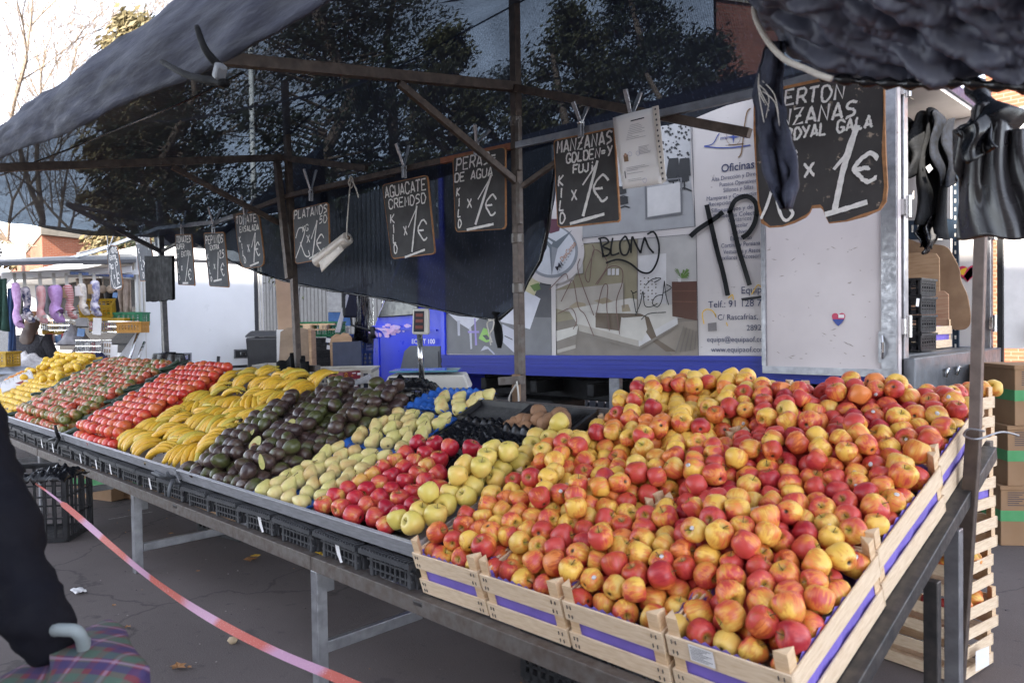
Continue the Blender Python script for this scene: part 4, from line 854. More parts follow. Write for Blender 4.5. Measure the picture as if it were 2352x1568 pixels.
# front-to-back arms with their struts
PX1 = at(1185, 200, Y=PY).x; ca = at(1185, 200, Y=PY)
bm('roof_arm', ca + V(0, .0, 0), at(500, 135, X=PX1) + (at(500, 135, X=PX1) - ca) * .1, .05, .055, M['brownsteel'])
bm('strut', at(915, 190, X=PX1), at(1186, 418, X=PX1), .03, .04, BS)
bm('diagonal_brace', ca + V(.03, -.03, -.02), at(1722, 306, Y=PY), .04, .045, BS)
bm('strut', at(1200, 428, Y=PY - .03), at(1285, 368, Y=PY - .02), .03, .03, BS)
cb = at(645, 362, Y=PY - .02)
bm('roof_arm', cb, at(-10, 386, X=cb.x), .05, .055, BS); bm('roof_arm', cb, at(842, 387, Y=PY + .2), .04, .05, BS)
bm('strut', at(395, 383, X=cb.x), at(640, 512, Y=PY - .03), .035, .04, BS)
cc_ = at(370, 578, Y=PY - .02); bm('strut', at(155, 470, X=cc_.x), cc_, .045, .045, M['darkrail']); bm('strut', cc_, at(418, 553, Y=PY + .1), .03, .03, M['darkrail']); bm('roof_arm', at(366, 516, Y=PY), at(152, 468, X=cc_.x), .04, .04, M['darkrail'])
bm('diagonal_brace', at(905, 400, Y=PY + .06), at(700, 445, Y=PY + .06), .03, .03, BS)
# the bar the boards hang from
bar = [(1740, 213), (1187, 334), (1176, 336), (1015, 370), (1003, 372), (668, 448), (538, 497), (494, 511), (462, 513), (366, 524), (218, 578), (150, 596)]
for i in range(len(bar) - 1):
    m_ = M['orangesteel'] if i == 2 else M['steel'] if i in (0, 6, 7, 8, 9, 10) else BS
    MB().beam(at(*bar[i], Y=PY - .03), at(*bar[i + 1], Y=PY - .03), .028, .038).build('hanging_bar', m_, stall)
bm('hanging_bar', at(1740, 213, Y=PY - .03), at(2300, 60, Y=PY - .03), .03, .038, ST_)
# right hand pole, leaning, lower half rusty and tied with wire
rp0, rp1, rpm = at(2180, 1740, Y=2.9), at(2262, 200, Y=2.9), at(2242, 990, Y=2.88)
rp0 = at(2196, 1700, X=XEND + .05)
RPY = rpm.y
bm('post', at(2186, 1752, Y=RPY), at(2238, 985, Y=RPY), .042, .042, M['brownsteel'], (0, 1, 0))
bm('post', at(2240, 984, Y=RPY), at(2262, 190, Y=RPY), .034, .034, mat('bare_steel', (.16, .125, .11), .5, .4, .3, 20), (0, 1, 0))
MB().tube(spline([at(2262, 990, Y=RPY - .05), at(2225, 985, Y=RPY - .06), at(2215, 1000, Y=RPY - .05), at(2245, 1008, Y=RPY - .06), at(2300, 992, Y=RPY + .05), at(2340, 1000, Y=RPY + .1)], 6), .0035, 5).build('wire_tie', M['steel'], stall, True)

# ------------------------------------------------------------------ steel display trays
trays = [(-4.275, -2.15, 'right hand steel tray holding avocados, pears and red apples'), (-6.5, -4.285, 'middle steel tray holding the bananas and red tomatoes'), (-8.72, -6.51, 'left steel tray holding the mottled tomatoes'), (-11.6, -8.73, 'farthest left steel tray holding the lemons')]
ZT = .672
def SP(u, v, w_, z0=ZT): return V(u, YF + .02 + v * CT - w_ * ST, z0 + v * ST + w_ * CT)
for x0, x1, lb in trays:
    t = thing('display_tray', lb, 'tray', ((x0 + x1) / 2, YF, ZT), 'steel trays of the fruit stall')
    def hx(name, u0, u1, v0, v1, w0, w1): MB().hexa([SP(u, v, w_) for w_ in (w0, w1) for u, v in ((u0, v0), (u1, v0), (u1, v1), (u0, v1))]).build(name, M['tray_steel'], t, bevel=.002)
    hx('base', x0, x1, 0, 1.13, -.006, 0); hx('front_lip', x0 + .004, x1 - .004, -.006, -.001, -.006, .065); hx('rear_lip', x0, x1, 1.13, 1.135, -.006, .08)
    for a in (x0, x1 - .005): hx('side_lip', a, a + .005, 0, 1.13, .001, .06)
    hx('lip_fold', x0 + .004, x1 - .004, -.018, -.0065, .058, .066)
# ------------------------------------------------------------------ black crates standing under the tray lip
zones = [(-2.92, 'red apples'), (-3.44, 'pears'), (-4.34, 'avocados'), (-5.45, 'bananas'), (-6.4, 'red tomatoes'), (-8.8, 'mottled tomatoes'), (-20, 'lemons')]
cnt = {}
M['crateblk'] = mat('scuffed_black_crate', (.020, .021, .025), .45, 0, .3, 10, c2=(.045, .045, .05), bump=.25, bscale=60)
x = -2.155; i = 0; protoc = None
names_ = ['first', 'second', 'third', 'fourth', 'fifth', 'sixth', 'seventh', 'eighth', 'ninth']
scr = {1: (.0, .4), 3: (.02, .3), 7: (.0, .6), 9: (-.02, .5), 10: (.03, .5), 11: (.02, .5), 13: (0, .5), 14: (.02, .5)}
while x > -10.9:
    xm = x - .17; zn = next(n for lim, n in zones if xm > lim); cnt[zn] = cnt.get(zn, 0) + 1
    lb = 'black crate under the tray lip below the %s, %s from right' % (zn, names_[cnt[zn] - 1])
    if protoc is None:
        t = thing('support_crate', lb, 'crate', (xm, YF + .015, ZB + .002), 'black crates standing under the tray lip')
        W = .332
        def bx(name, parts, par=t): 
            b = MB()
            for c, d in parts: b.box(c, d)
            return b.build(name, M['crateblk'], par, local=True, bevel=.003)
        # tapered front wall with flange, ribs, slots
        b = MB(); b.hexa([V(-W * .42, .012, 0), V(W * .42, .012, 0), V(W * .42, .02, 0), V(-W * .42, .02, 0), V(-W * .46, 0, .085), V(W * .46, 0, .085), V(W * .46, .008, .085), V(-W * .46, .008, .085)])
        for k in range(9): b.box((-W * .38 + k * W * .095, .0, .045), (.008, .012, .075))
        b.box((0, -.002, .03), (W * .84, .01, .008)); b.box((0, -.004, .062), (W * .88, .01, .008)); b.build('front_wall', M['crateblk'], t, local=True)
        b = MB(); b.box((0, -.014, .095), (W * .98, .05, .018))
        for k in range(16): b.box((-W * .45 + k * W * .06, -.012, .107), (.006, .045, .008))
        b.build('flange', M['crateblk'], t, local=True)
        for s_ in (-1, 1): bx('side_wall', [((s_ * W * .43, .22, .05), (.01, .42, .1)), ((s_ * W * .36, .001, .045), (.02, .022, .09))])
        bx('base', [((0, .22, .005), (W * .85, .42, .008))]); protoc = t
    else:
        t = copy_tree(protoc); t.location = (xm, YF + .015, ZB + .002); t['label'] = lb
    t.rotation_euler = (0, random.uniform(-.03, .03), random.uniform(-.02, .02))
    if i in scr:
        q = scr[i]; b = MB(); b.poly([V(q[0] + dx, -.012, .045 + dz) for dx, dz in ((-.03, .035), (.0, .04), (.012, .0), (.03, -.035), (.012, -.04), (-.012, -.012))]); b.build('torn_label', M['whp'], t, local=True); t['label'] = lb + ', torn label'
    x -= .342; i += 1
# ================================================================== SHADE NET, PLASTIC SHEETS, BAGS
def netmat(name, open_, c=(.012, .013, .018)):
    b = NB(name); wv = b.n('TexWave', wave_type='BANDS', bands_direction='X'); wv.inputs['Scale'].default_value = 26; wv.inputs['Distortion'].default_value = 1.5; wv.inputs['Detail'].default_value = 2; b.l(b.coord(), wv.inputs['Vector'])
    n = b.noise(3.0, 5); f = b.noise(140, 2)
    fac = b.math('MULTIPLY', b.rng(wv.outputs['Fac'], 0, 1, .75, 1.2), b.rng(n, .3, .7, open_ * .72, open_ * 1.25))
    fac = b.math('MULTIPLY', fac, b.rng(f, .3, .7, .55, 1.45), True)
    wz = b.n('TexWave', wave_type='BANDS', bands_direction='X'); wz.inputs['Scale'].default_value = 9; wz.inputs['Distortion'].default_value = 3; wz.inputs['Detail'].default_value = 3; b.l(b.coord((1, 1, .3)), wz.inputs['Vector'])
    cc = b.mix(b.math('MULTIPLY', b.rng(wz.outputs['Fac'], .55, 1), b.rng(b.noise(45, 3), .5, .7)), c, tuple(x * 3.2 for x in c))  # paler streaks in the base colour imitate glints along the mesh
    p = b.n('BsdfPrincipled'); b.l(cc, p.inputs['Base Color']); p.inputs['Roughness'].default_value = .7; p.inputs['Specular IOR Level'].default_value = .2
    bp = b.n('Bump'); bp.inputs['Strength'].default_value = .5; bp.inputs['Distance'].default_value = .02; b.l(n, bp.inputs['Height']); b.l(bp.outputs[0], p.inputs['Normal'])
    tr = b.n('BsdfTransparent'); tr.inputs[0].default_value = (.72, .86, 1, 1); mx = b.n('MixShader'); b.l(fac, mx.inputs[0]); b.l(p.outputs[0], mx.inputs[1]); b.l(tr.outputs[0], mx.inputs[2]); b.l(mx.outputs[0], b.out.inputs[0])
    return b.m
M['net'] = netmat('black_shade_net', .055, (.020, .025, .045))
M['netc'] = netmat('black_curtain_net', .06, (.010, .012, .022))
M['hem'] = mat('faded_net_hem', (.034, .038, .064), .8, 0, .45, 3, c2=(.011, .013, .025), bump=.9, bscale=14, stretch=(.7, 5, 5))
net = thing('shade_net', 'black mesh shade net stretched over the fruit stall and drooping behind it', 'awning', (-5, 2.2, 3.6))
rx, rz = [-9.0, -8.0, -7.5, -5.2, -4.6, -2.9, -1.8, -.3], [2.55, 2.6, 2.75, 3.38, 3.34, 3.46, 3.4, 3.44]
fx, fz = [-9.0, -7.5, -6.1, -5, -4, -3.2, -2, -.3], [2.72, 2.74, 2.75, 2.74, 2.70, 2.68, 2.66, 2.66]
def fold(x, y, s): return .05 * noise.noise(Vector((x * .9, y * 1.4, s))) + .022 * noise.noise(Vector((x * 3.1, y * 4, s + 5)))
YR = PY + .04
def roofp(u, v):
    x = -9.0 + 8.6 * u; zf, zr = interp(x, fx, fz), interp(x, rx, rz)
    y = 1.2 + (YR - 1.2) * v; sag = .16 * math.sin(math.pi * v) * (.6 + .4 * math.sin(x * 2.4))
    return V(x, y, zf + (zr - zf) * (v ** .9) - sag + fold(x, y, 1) * math.sin(math.pi * v) ** .5)
MB().grid(roofp, 90, 26).build('roof_sheet', M['net'], net, True, flip=False)
def backp(u, v):
    x = -8.9 + 8.5 * u; zr = interp(x, rx, rz); zb_ = min(2.66, zr - .04) + .02 * math.sin(x * 3)
    return V(x, YR - .02 + .45 * v, zr + (zb_ - zr) * v - .10 * math.sin(math.pi * v) + fold(x, v * 2, 3) * math.sin(math.pi * v * .5))
MB().grid(backp, 90, 14).build('back_sheet', M['net'], net, True, flip=False)
cq = [at(x, y, Y=PY + .22) for x, y in ((330, 500), (420, 545), (520, 600), (625, 640), (740, 665), (900, 690), (1050, 722), (1140, 735), (1185, 695), (1245, 560), (1262, 440), (1272, 345))]
cx = [p.x for p in cq]; cz = [p.z for p in cq]; TXZ = (cq[7].x, cq[7].z)
def curt(u, v):
    x = cx[0] + (cx[-1] - cx[0]) * u; zt_ = min(interp(x, rx, rz) - .02, 2.7 if x > -6.0 else 9); zb_ = interp(x, cx, cz)
    z = zt_ + (zb_ - zt_) * v
    # folds run toward the tie point
    tx, tz = TXZ; a = math.atan2(z - tz, x - tx); dd = math.hypot(x - tx, z - tz)
    return V(x, PY + .25 + .03 * math.sin(a * 26) * min(1, dd) * math.exp(-dd * .5) + .05 * noise.noise(Vector((x * 2, z * 2, 7))) + .1 * (1 - v), z)
MB().grid(curt, 110, 24).build('back_curtain', M['netc'], net, True, flip=False)
b = MB(); b.tube([curt(k / 80, 1.0) + V(0, -.004, 0) for k in range(81)], [.010 + .004 * math.sin(k * 1.3) for k in range(81)], 6); b.build('curtain_hem', M['bag'], net, True)
# gathered tuft tied with string at the lowest corner
tp = at(1139, 737, Y=PY + .22)
b = MB(); rd = random.Random(2)
b.tube(spline([tp + V(0, 0, .06), tp, tp + V(.02, 0, -.06), tp + V(.03, 0, -.13), tp + V(.03, 0, -.18)], 4), [.035 - .001 * q if q < 2 else .012 + .024 * math.sin(min(1, (q - 2) / 13) * 2.9) for q in range(17)], 9, flat=.6); b.build('gathered_tuft', M['matt'], net, True)
b = MB(); b.tube(spline([tp + V(-.025, -.045, .01), tp + V(.03, -.05, .0), tp + V(.02, -.05, -.05), tp + V(-.01, -.05, -.09), tp + V(.0, -.05, -.16)], 5), .005, 5); b.tube(spline([tp + V(.03, -.045, .01), tp + V(-.03, -.05, -.01), tp + V(-.02, -.05, -.07), tp + V(.01, -.05, -.14)], 5), .005, 5); b.build('tie_string', M['rope'], net, True)
# front valance: the rolled, faded front edge
def val(u, v):
    x = -9.0 + 8.4 * u; zf = interp(x, fx, fz)
    top = zf + .06 + .012 * noise.noise(Vector((x * 1.3, 0, 2))); hgt = interp(x, [-6, -3, -2], [.2, .3, .34]) + .03 * noise.noise(Vector((x * .8, 4, 2)))
    bulge = .04 * math.sin(math.pi * v) + .026 * noise.noise(Vector((x * 1.7 + v * 1.6, v * 2.2, 9))) + .014 * noise.noise(Vector((x * 5 + v * 4, v * 8, 3)))
    return V(x, 1.17 - bulge, top - hgt * v)
MB().slab(val, 130, 14, .012).build('front_valance', M['hem'], net, True)
b = MB()
for st in ([(480, 112), (700, 145), (900, 190), (1180, 250)], [(1200, 215), (1450, 130), (1560, 105), (1650, 130)], [(0, 400), (180, 330), (420, 230), (560, 160)], [(1380, 180), (1500, 170), (1700, 120)], [(905, 265), (760, 470)], [(1210, 165), (1350, 110), (1530, 60), (1700, 150)]):
    pts = []
    for (px, py) in [(p.x, p.y) for p in spline([V(x, y, 0) for x, y in st], 8)]:
        d = ray(px, py); best = None
        for q in range(400):
            y = 1.22 + q * .0053; p = CAM + d * (y / d.y); u = (p.x + 9) / 8.6
            if not 0 <= u <= 1: continue
            e = p.z - roofp(u, (y - 1.2) / (YR - 1.2)).z
            if best is None or abs(e) < best[0]: best = (abs(e), p)
        if best and best[0] < .05: pts.append(best[1] + V(0, 0, -.012))
    if len(pts) > 3: b.tube(pts, .011, 5, flat=.5)
b.build('crease', M['bag'], net, True)

# clamp on the valance, jaws up
def spring_clamp(lb, p, d1, d2, L, m_, jaw=None, group='spring clamps on the stall'):
    """p pivot; d1,d2 handle directions"""
    t = thing('spring_clamp', lb, 'clamp', p, group)
    for d in (d1, d2):
        d = d.normalized(); MB().beam(p, p + d * L * .55, .022, .008, (0, 1, .01)).beam(p + d * L * .55, p + d * L, .024, .012, (0, 1, .01)).build('handle', m_, t, bevel=.002)
    for s_ in (-1, 1): MB().beam(p + V(.0, .012 * s_, .01), p + V(0, .012 * s_, -.075), .024, .006, (0, 1, .01)).build('jaw', jaw or m_, t, bevel=.002)
    MB().tube([p + V(0, -.02, 0), p + V(0, .02, 0)], .011, 8).build('spring', M['chrome'], t, True)
    return t
pv = at(502, 152, Y=1.08)
t = thing('spring_clamp', 'large steel clamp gripping the front edge of the net, jaws open to the sky', 'clamp', pv, 'spring clamps on the stall')
for a, e in (((502, 152), (452, 62)), ((520, 192), (372, 142))): 
    q = [at(*a, Y=1.08), at((a[0] * .45 + e[0] * .55) - 4, (a[1] * .45 + e[1] * .55) + 10, Y=1.05), at(*e, Y=1.05)]; MB().tube(spline(q, 5), [.014, .014, .013, .013, .012, .012, .011, .011, .010, .010, .009], 8).build('handle', M['matt'], t, True)
MB().box(at(505, 165, Y=1.07), (.04, .035, .05), Matrix.Rotation(.6, 3, 'Y')).build('jaw', M['grey'], t, bevel=.01)

# ------------------------------------------------------------------ black plastic sheet over the right end, with its white cord
sheet = thing('plastic_sheet', 'crumpled black plastic sheet hanging over the right end of the stall', 'sheet', (-.7, 1.95, 2.3))
tlp = [(1730, -60), (1750, 60), (1790, 110), (1850, 150), (1900, 178), (2000, 192), (2120, 196), (2230, 192), (2360, 205), (2460, 215)]
def shp(u, v):
    px = 1735 + 760 * u; yb = np.interp(px, [q[0] for q in tlp], [q[1] for q in tlp]); py = yb * v + (-560) * (1 - v)
    lo = at(px, yb + 6 * noise.noise(Vector((u * 14, 3, 8))), Y=1.92); hi = V(lo.x, 1.22, 2.70)      # hangs from the front edge of the net
    n = .05 * noise.noise(Vector(((px * .82 + py * .57) / 130, (py * .82 - px * .57) / 46, 1))) + .032 * noise.noise(Vector(((px * .9 + py * .4) / 52, (py * .9 - px * .4) / 20, 5))) + .012 * abs(noise.noise(Vector((px / 22, py / 16, 2))))
    return lo.lerp(hi, 1 - v) + V(0, .7, .7) * (n - .06 * math.sin(math.pi * v) * 0)
MB().slab(shp, 190, 170, .003).build('sheet_body', M['sheet'], sheet, True)
hemp = [(1885, 176), (1960, 186), (2040, 192), (2120, 194), (2200, 190), (2280, 196), (2380, 204)]
MB().tube(spline([at(x, y, Y=1.90) for x, y in hemp], 6), [.011 + .005 * math.sin(k * 1.7) for k in range(37)], 7).build('hem_roll', M['bag'], sheet, True)
cord = spline([at(x, y, Y=1.83) for x, y in ((1775, -20), (1745, -5), (1732, 30), (1760, 90), (1800, 135), (1850, 158), (1880, 172), (1910, 182))], 7)
tag(MB().tube(cord, .0075, 8).build('rope', M['rope'], smooth=True), 'thick white cord looped around the corner of the black sheet', 'cord')
def strip(u, v):
    yv = 95 + 385 * v; xc = np.interp(yv, [80, 150, 220, 300, 380, 440, 485], [1785, 1772, 1765, 1775, 1792, 1800, 1806]); wd_ = np.interp(yv, [80, 150, 300, 380, 430, 485], [30, 60, 76, 78, 66, 18])
    fr = .5 * math.sin(u * 9 + v * 5) + noise.noise(Vector((u * 6, v * 9, 4)))
    return at(xc + (u - .5) * wd_ + 5 * noise.noise(Vector((u * 3, v * 11, 6))), yv, Y=1.86 + .03 * fr)
st_ = MB().slab(strip, 16, 40, .004); st_ = st_.build('torn_strip', M['hem'], sheet, True)
b = MB(); rd = random.Random(4)
for k in range(6): b.tube(spline([at(1740 + rd.uniform(0, 12), 170 + k * 8, Y=1.84), at(1748 + rd.uniform(-8, 40), 205 + k * 6, Y=1.83), at(1752 + rd.uniform(-10, 50), 245 + k * 9, Y=1.84)], 4), .0011, 4)
b.build('loose_thread', M['rope'], sheet, True)

# ------------------------------------------------------------------ bags tied to the posts
def bagmesh(pc, w_, h, seed, wave=.03, taper=.75, Yoff=0, n=18, m=22):
    """a hanging plastic bag: an elongated pleated body hung from its top"""
    def f(u, v):
        a = 2 * math.pi * u; rr = w_ / 2 * (taper + (1 - taper) * v) * (1 if v > .06 else .45)
        k = 1 + .18 * noise.noise(Vector((math.cos(a) * 1.3, math.sin(a) * 1.3 + seed, v * 1.2))) + wave * math.sin(a * 7 + seed + v * 2) * (.4 + v)
        return pc + _r * (math.cos(a) * rr * k) + _f * (math.sin(a) * rr * .32 * k) + V(0, 0, -h * v + .015 * math.sin(a * 5 + seed) * v)
    return MB().grid(f, n * 3, m)
t = thing('bin_bag', 'shiny black plastic bag knotted to the leaning right hand pole', 'bag', at(2270, 260, Y=2.55), 'black bags tied to the posts')
M['bagg'] = mat('grey_black_bag_film', (.028, .026, .029), .26, 0, .5, 4, bump=.1, bscale=12)
def bagf(u, v):
    px = (2198 + 6 * v) * (1 - u) + (2410 + 30 * v) * u; top = 300 - 60 * math.exp(-((px - 2262) / 40) ** 2); py = top + (548 - top) * v + 4 * math.sin(u * 13 + 1)
    f = .07 * noise.noise(Vector((px / 60 - v * .9, v * .5, 2))) * (.4 + .6 * v) + .022 * math.sin(px / 8.5 + 2.5 * math.sin(v * 3 + px / 60)) * (1 - .6 * v) + .05 * math.cos((u - .45) * 3)
    return at(px, py, Y=2.36 - f)
MB().slab(bagf, 70, 40, .012).build('bag_body', M['bagg'], t, True)
MB().slab(lambda u, v: at(2192 + 68 * u + 36 * v + 8 * math.sin(v * 6), 304 - 38 * u + 72 * v, Y=2.22 + .015 * math.sin(u * 7 + v * 4)), 14, 14, .006).build('bag_flap', M['bag'], t, True)
MB().tube(spline([at(2240, 200, Y=2.4), at(2262, 235, Y=2.35), at(2280, 262, Y=2.32), at(2300, 290, Y=2.3)], 5), [.03, .028, .025, .022, .02, .02, .022, .025, .03, .035, .04, .045, .05, .055, .06, .06], 8).build('knotted_neck', M['bag'], t, True)
t = thing('carrier_bag', 'flat stack of black carrier bags hanging on the post beside the white van', 'bag', at(372, 585, Y=PY - .06), 'black bags tied to the posts')
tlc, trc, brc, blc = [at(x, y, Y=PY - .07) for x, y in ((338, 588), (401, 587), (409, 688), (341, 693))]
MB().slab(lambda u, v: tlc.lerp(trc, u).lerp(blc.lerp(brc, u), v) + V(0, .03 * math.sin(u * 5) * v, .006 * math.sin(u * 26) * v), 24, 10, .03).build('bag_stack', M['matt'], t, False)
t = thing('bin_bag', 'small crumpled black bag tied low on the post beside the white van', 'bag', at(390, 845, Y=PY - .07), 'black bags tied to the posts')
bagmesh(at(388, 808, Y=PY - .08), .42, .2, 9, .12).build('bag_body', M['bag'], t, True)
t = thing('carrier_bag', 'stack of black carrier bags spread around the foot of the second post', 'bag', at(682, 880, Y=PY - .06), 'black bags tied to the posts')
for s_, pts in ((-1, [(646, 832), (680, 812), (688, 900), (650, 902)]), (1, [(690, 818), (712, 832), (716, 900), (692, 902)])):
    q = [at(x, y, Y=PY - .09) for x, y in pts]; MB().slab(lambda u, v: q[0].lerp(q[1], u).lerp(q[3].lerp(q[2], u), v) + V(0, .03 * math.sin(u * 5 + s_), .01 * math.sin(u * 14)), 12, 8, .03).build('bag_stack', M['matt'], t, True)
# roll of clear produce bags on a string
t = thing('bag_roll', 'roll of clear produce bags hanging by a string beside the bananas board', 'bag roll', at(770, 570, Y=PY - .05))
a, e = at(728, 602, Y=PY - .10), at(800, 546, Y=PY - .04); ax = (e - a).normalized(); Mx = Matrix.Translation(a) @ ax.to_track_quat('Z', 'Y').to_matrix().to_4x4(); L = (e - a).length
M['film'] = mat('pale_plastic_film', (.62, .56, .50), .3, 0, .15, 12, bump=.3, bscale=30)
MB().lathe([(.016, 0), (.048, 0), (.05, .01), (.05, L - .01), (.046, L), (.016, L)], 24, Mx).build('roll', M['film'], t, True)
MB().lathe([(.001, -.004), (.016, -.004), (.018, L + .003), (.001, L + .003)], 14, Mx).build('core', M['plyd'], t, True)
MB().slab(lambda u, v: a.lerp(e, .25 + .7 * u) + V(.02 * v, -.05 + .01 * v, -.045 - .085 * v * (1 - .5 * u)), 6, 6, .002).build('loose_film', M['film'], t, True)
MB().tube(spline([at(806, 412, Y=PY - .05), at(802, 450, Y=PY - .06), at(796, 540, Y=PY - .07), e], 5), .005, 5).tube(spline([at(806, 412, Y=PY - .05), at(816, 430, Y=PY - .07), at(824, 455, Y=PY - .06)], 4), .006, 5).tube(spline([at(800, 420, Y=PY - .07), at(806, 405, Y=PY - .08), at(812, 420, Y=PY - .06), at(806, 432, Y=PY - .07), at(800, 420, Y=PY - .07)], 4), .005, 5).build('string', M['rope'], t, True)
# ================================================================== CHALK PRICE BOARDS
GL = {'A': '08 40 88;26 66', 'B': '00 08;~00 60 72 64 04;~04 74 86 78 08', 'C': '~82 60 20 02 06 28 68 86', 'D': '00 08;~00 50 82 86 58 08', 'E': '80 00 08 88;04 64', 'F': '80 00 08;04 64', 'G': '~82 60 20 02 06 28 68 85;55 85 88', 'I': '40 48', 'J': '~70 76 58 28 06',
      'K': '10 08;80 04 88', 'L': '10 08 78', 'M': '08 10 45 70 88', 'N': '08 10 78 80', 'O': '~40 10 03 05 18 58 85 83 50 30', 'P': '10 08;~00 60 82 64 14', 'R': '10 08;~00 60 82 64 14;44 88', 'S': '~81 50 11 13 54 76 57 08', 'T': '00 80;40 38', 'U': '~00 06 28 58 86 80', 'X': '00 88;80 08',
      'Y': '00 44;80 28', 'Z': '00 80 08 88;24 64', '=': '03 63;05 65', '-': '04 54', 'i': '43 48;40 41', '5': '70 20 14;~14 53 75 57 08', '0': '~40 10 03 05 18 58 85 83 50 30', '2': '~12 30 61 62 34 08;08 78', "'": '40 32', ',': '47 29',
      'x': '00 88;70 18', 'e': '~82 50 12 04 26 58 87;04 54', '1': '14 60 48;08 88', 'g2': '~13 02 20 42 44 26 08;~08 34 46 58 87 95 74 73'}
def glyph(ch):
    out = []
    for st in GL[ch].split(';'):
        sm = st.startswith('~'); pts = [V(int(p[0]) / 8, int(p[1]) / 8, 0) for p in st.lstrip('~').split()]
        out.append(spline(pts, 5) if sm else pts)
    return out
bn = 0
M['board'] = mat('chalkboard_black', (.030, .028, .030), .75, 0, .3, 5, c2=(.05, .047, .048), bump=.08)
M['boardgrey'] = mat('dusty_chalkboard', (.085, .09, .10), .8, 0, .25, 6, c2=(.06, .064, .072))
M['boardedge'] = mat('worn_hardboard_edge', (.36, .17, .07), .8, 0, .4, 30)
def hb_worn():
    b = NB('worn_chalkboard'); n = b.noise(26, 6); n2 = b.noise(4, 4)
    col = b.mix(b.rng(n2, .35, .7), (.028, .025, .026), (.05, .046, .046)); m_ = b.math('MULTIPLY', b.rng(n, .60, .66), b.rng(n2, .45, .60))
    return b.bsdf(b.mix(m_, col, (.48, .38, .29)), .75, 0, n, .2, .004)
M['boardworn'] = hb_worn()
def board(lb, quad, items, m_, Y=PY - .055, clip=None, outline=None, edge=True, wpx=1.0, rnd=.06):
    """quad tl,tr,br,bl in pixels; items: (text, u0, v0, u1, v1, height_v, stroke) in board coordinates"""
    q = [at(x, y, Y=Y) for x, y in quad]
    def B(u, v, k=0): return q[0].lerp(q[1], u).lerp(q[3].lerp(q[2], u), v) + V(0, -k, 0)
    W = (q[1] - q[0]).length; H = (q[3] - q[0]).length
    c = B(.5, .5); t = thing('price_board', lb, 'price board', (c.x, Y, min(p.z for p in q)), 'chalk price boards hanging from the bar')
    if outline is None:
        outline = []; r = rnd
        for (cx, cy, a0) in ((1 - r, r * W / H, -90), (1 - r, 1 - r * W / H, 0), (r, 1 - r * W / H, 90), (r, r * W / H, 180)):
            for k in range(5): a = R(a0 + 22.5 * k); outline.append((cx + r * math.cos(a), cy + r * W / H * math.sin(a)))
    rd = random.Random(hash(lb) % 1000 if False else len(lb) * 7)
    o3 = [B(u + rd.gauss(0, .003), v + rd.gauss(0, .003)) for u, v in outline]
    b = MB(); b.prism(o3, (0, .007, 0)); b.build('board_panel', m_, t)
    if edge:
        e = MB(); n = len(o3); cen_ = sum(o3, V(0, 0, 0)) / n
        L = []; I = []
        for p in o3:
            L.append(p + (p - cen_).normalized() * .002 + V(0, -.0025, 0)); I.append(p + (cen_ - p).normalized() * rd.uniform(.002, .009) * edge + V(0, -.0025, 0))
        e.add(L + I + [p + V(0, .012, 0) for p in L], [(k, (k + 1) % n, n + (k + 1) % n, n + k) for k in range(n)] + [(k, 2 * n + k, 2 * n + (k + 1) % n, (k + 1) % n) for k in range(n)]); e.build('worn_edge', M['boardedge'], t, flip=False)
    ch = MB(); cnt_ = [0]
    def stroke(pts, wd):
        n = len(pts); Lf = []; Rt = []
        for i in range(n):
            d = (pts[min(i + 1, n - 1)] - pts[max(0, i - 1)]); d = d.normalized() if d.length > 1e-9 else V(1, 0, 0)
            s_ = V(0, 1, 0).cross(d).normalized() * wd / 2 * (rd.uniform(.82, 1.15))
            Lf.append(pts[i] + s_); Rt.append(pts[i] - s_)
        cnt_[0] += 1; o = [p + V(0, -.0012 - .00022 * (cnt_[0] % 26) - .000012 * (i_ % n), 0) for i_, p in enumerate(Lf + Rt)]
        ch.add(o, [(i, i + 1, n + i + 1, n + i) for i in range(n - 1)])
    def dens(pts):
        out = []
        for a, e in zip(pts, pts[1:]):
            k = max(1, int((e - a).length / .02)); out += [a.lerp(e, i / k) for i in range(k)]
        return out + [pts[-1]]
    for it in items:
        if it[0] == 'S': stroke(dens([B(u, v) for u, v in it[1]]) if not it[3:] else [B(p.x, p.y) for p in spline([V(u, v, 0) for u, v in it[1]], 6)], it[2] * wpx); continue
        s, u0, v0, u1, v1, hv, wd = it; n = len(s); vert = abs(v1 - v0) > abs(u1 - u0) * 2.5
        for i, chx in enumerate(s):
            if chx == ' ': continue
            f = i / max(1, n - 1) if n > 1 else 0
            if vert: bu, bv = u0 + (u1 - u0) * f, v0 + (v1 - v0) * f; cw = hv * H / W * .62
            else: cw = (u1 - u0) / n * .74; bu, bv = u0 + (u1 - u0) * i / n, v0 + (v1 - v0) * i / n
            for st in glyph(chx):
                sl_ = .10 * hv * H / W; stroke([B(bu + p.x * cw + (1 - p.y) * sl_ + rd.gauss(0, .002), bv + p.y * hv + rd.gauss(0, .002)) for p in (dens(st) if len(st) < 4 else st)], wd * wpx)
    ch.build('chalk_lettering', M['chalk'], t, flip=False)
    return t, B
one = lambda u, v, h, w_=.014: [('S', [(u - .12, v + h * .42), (u + .06, v)], w_), ('S', [(u + .06, v), (u - .08, v + h)], w_ * 1.25), ('S', [(u - .2, v + h + .02), (u + .2, v + h - .035)], w_)]
two = lambda u, v, s: [('S', [(u - .10 * s, v + .13 * s), (u - .02 * s, v), (u + .10 * s, v + .02 * s), (u + .08 * s, v + .13 * s), (u - .12 * s, v + .42 * s)], .011, 1), ('S', [(u + .0 * s, v + .20 * s), (u + .10 * s, v + .40 * s), (u + .20 * s, v + .42 * s), (u + .18 * s, v + .34 * s)], .011, 1)]
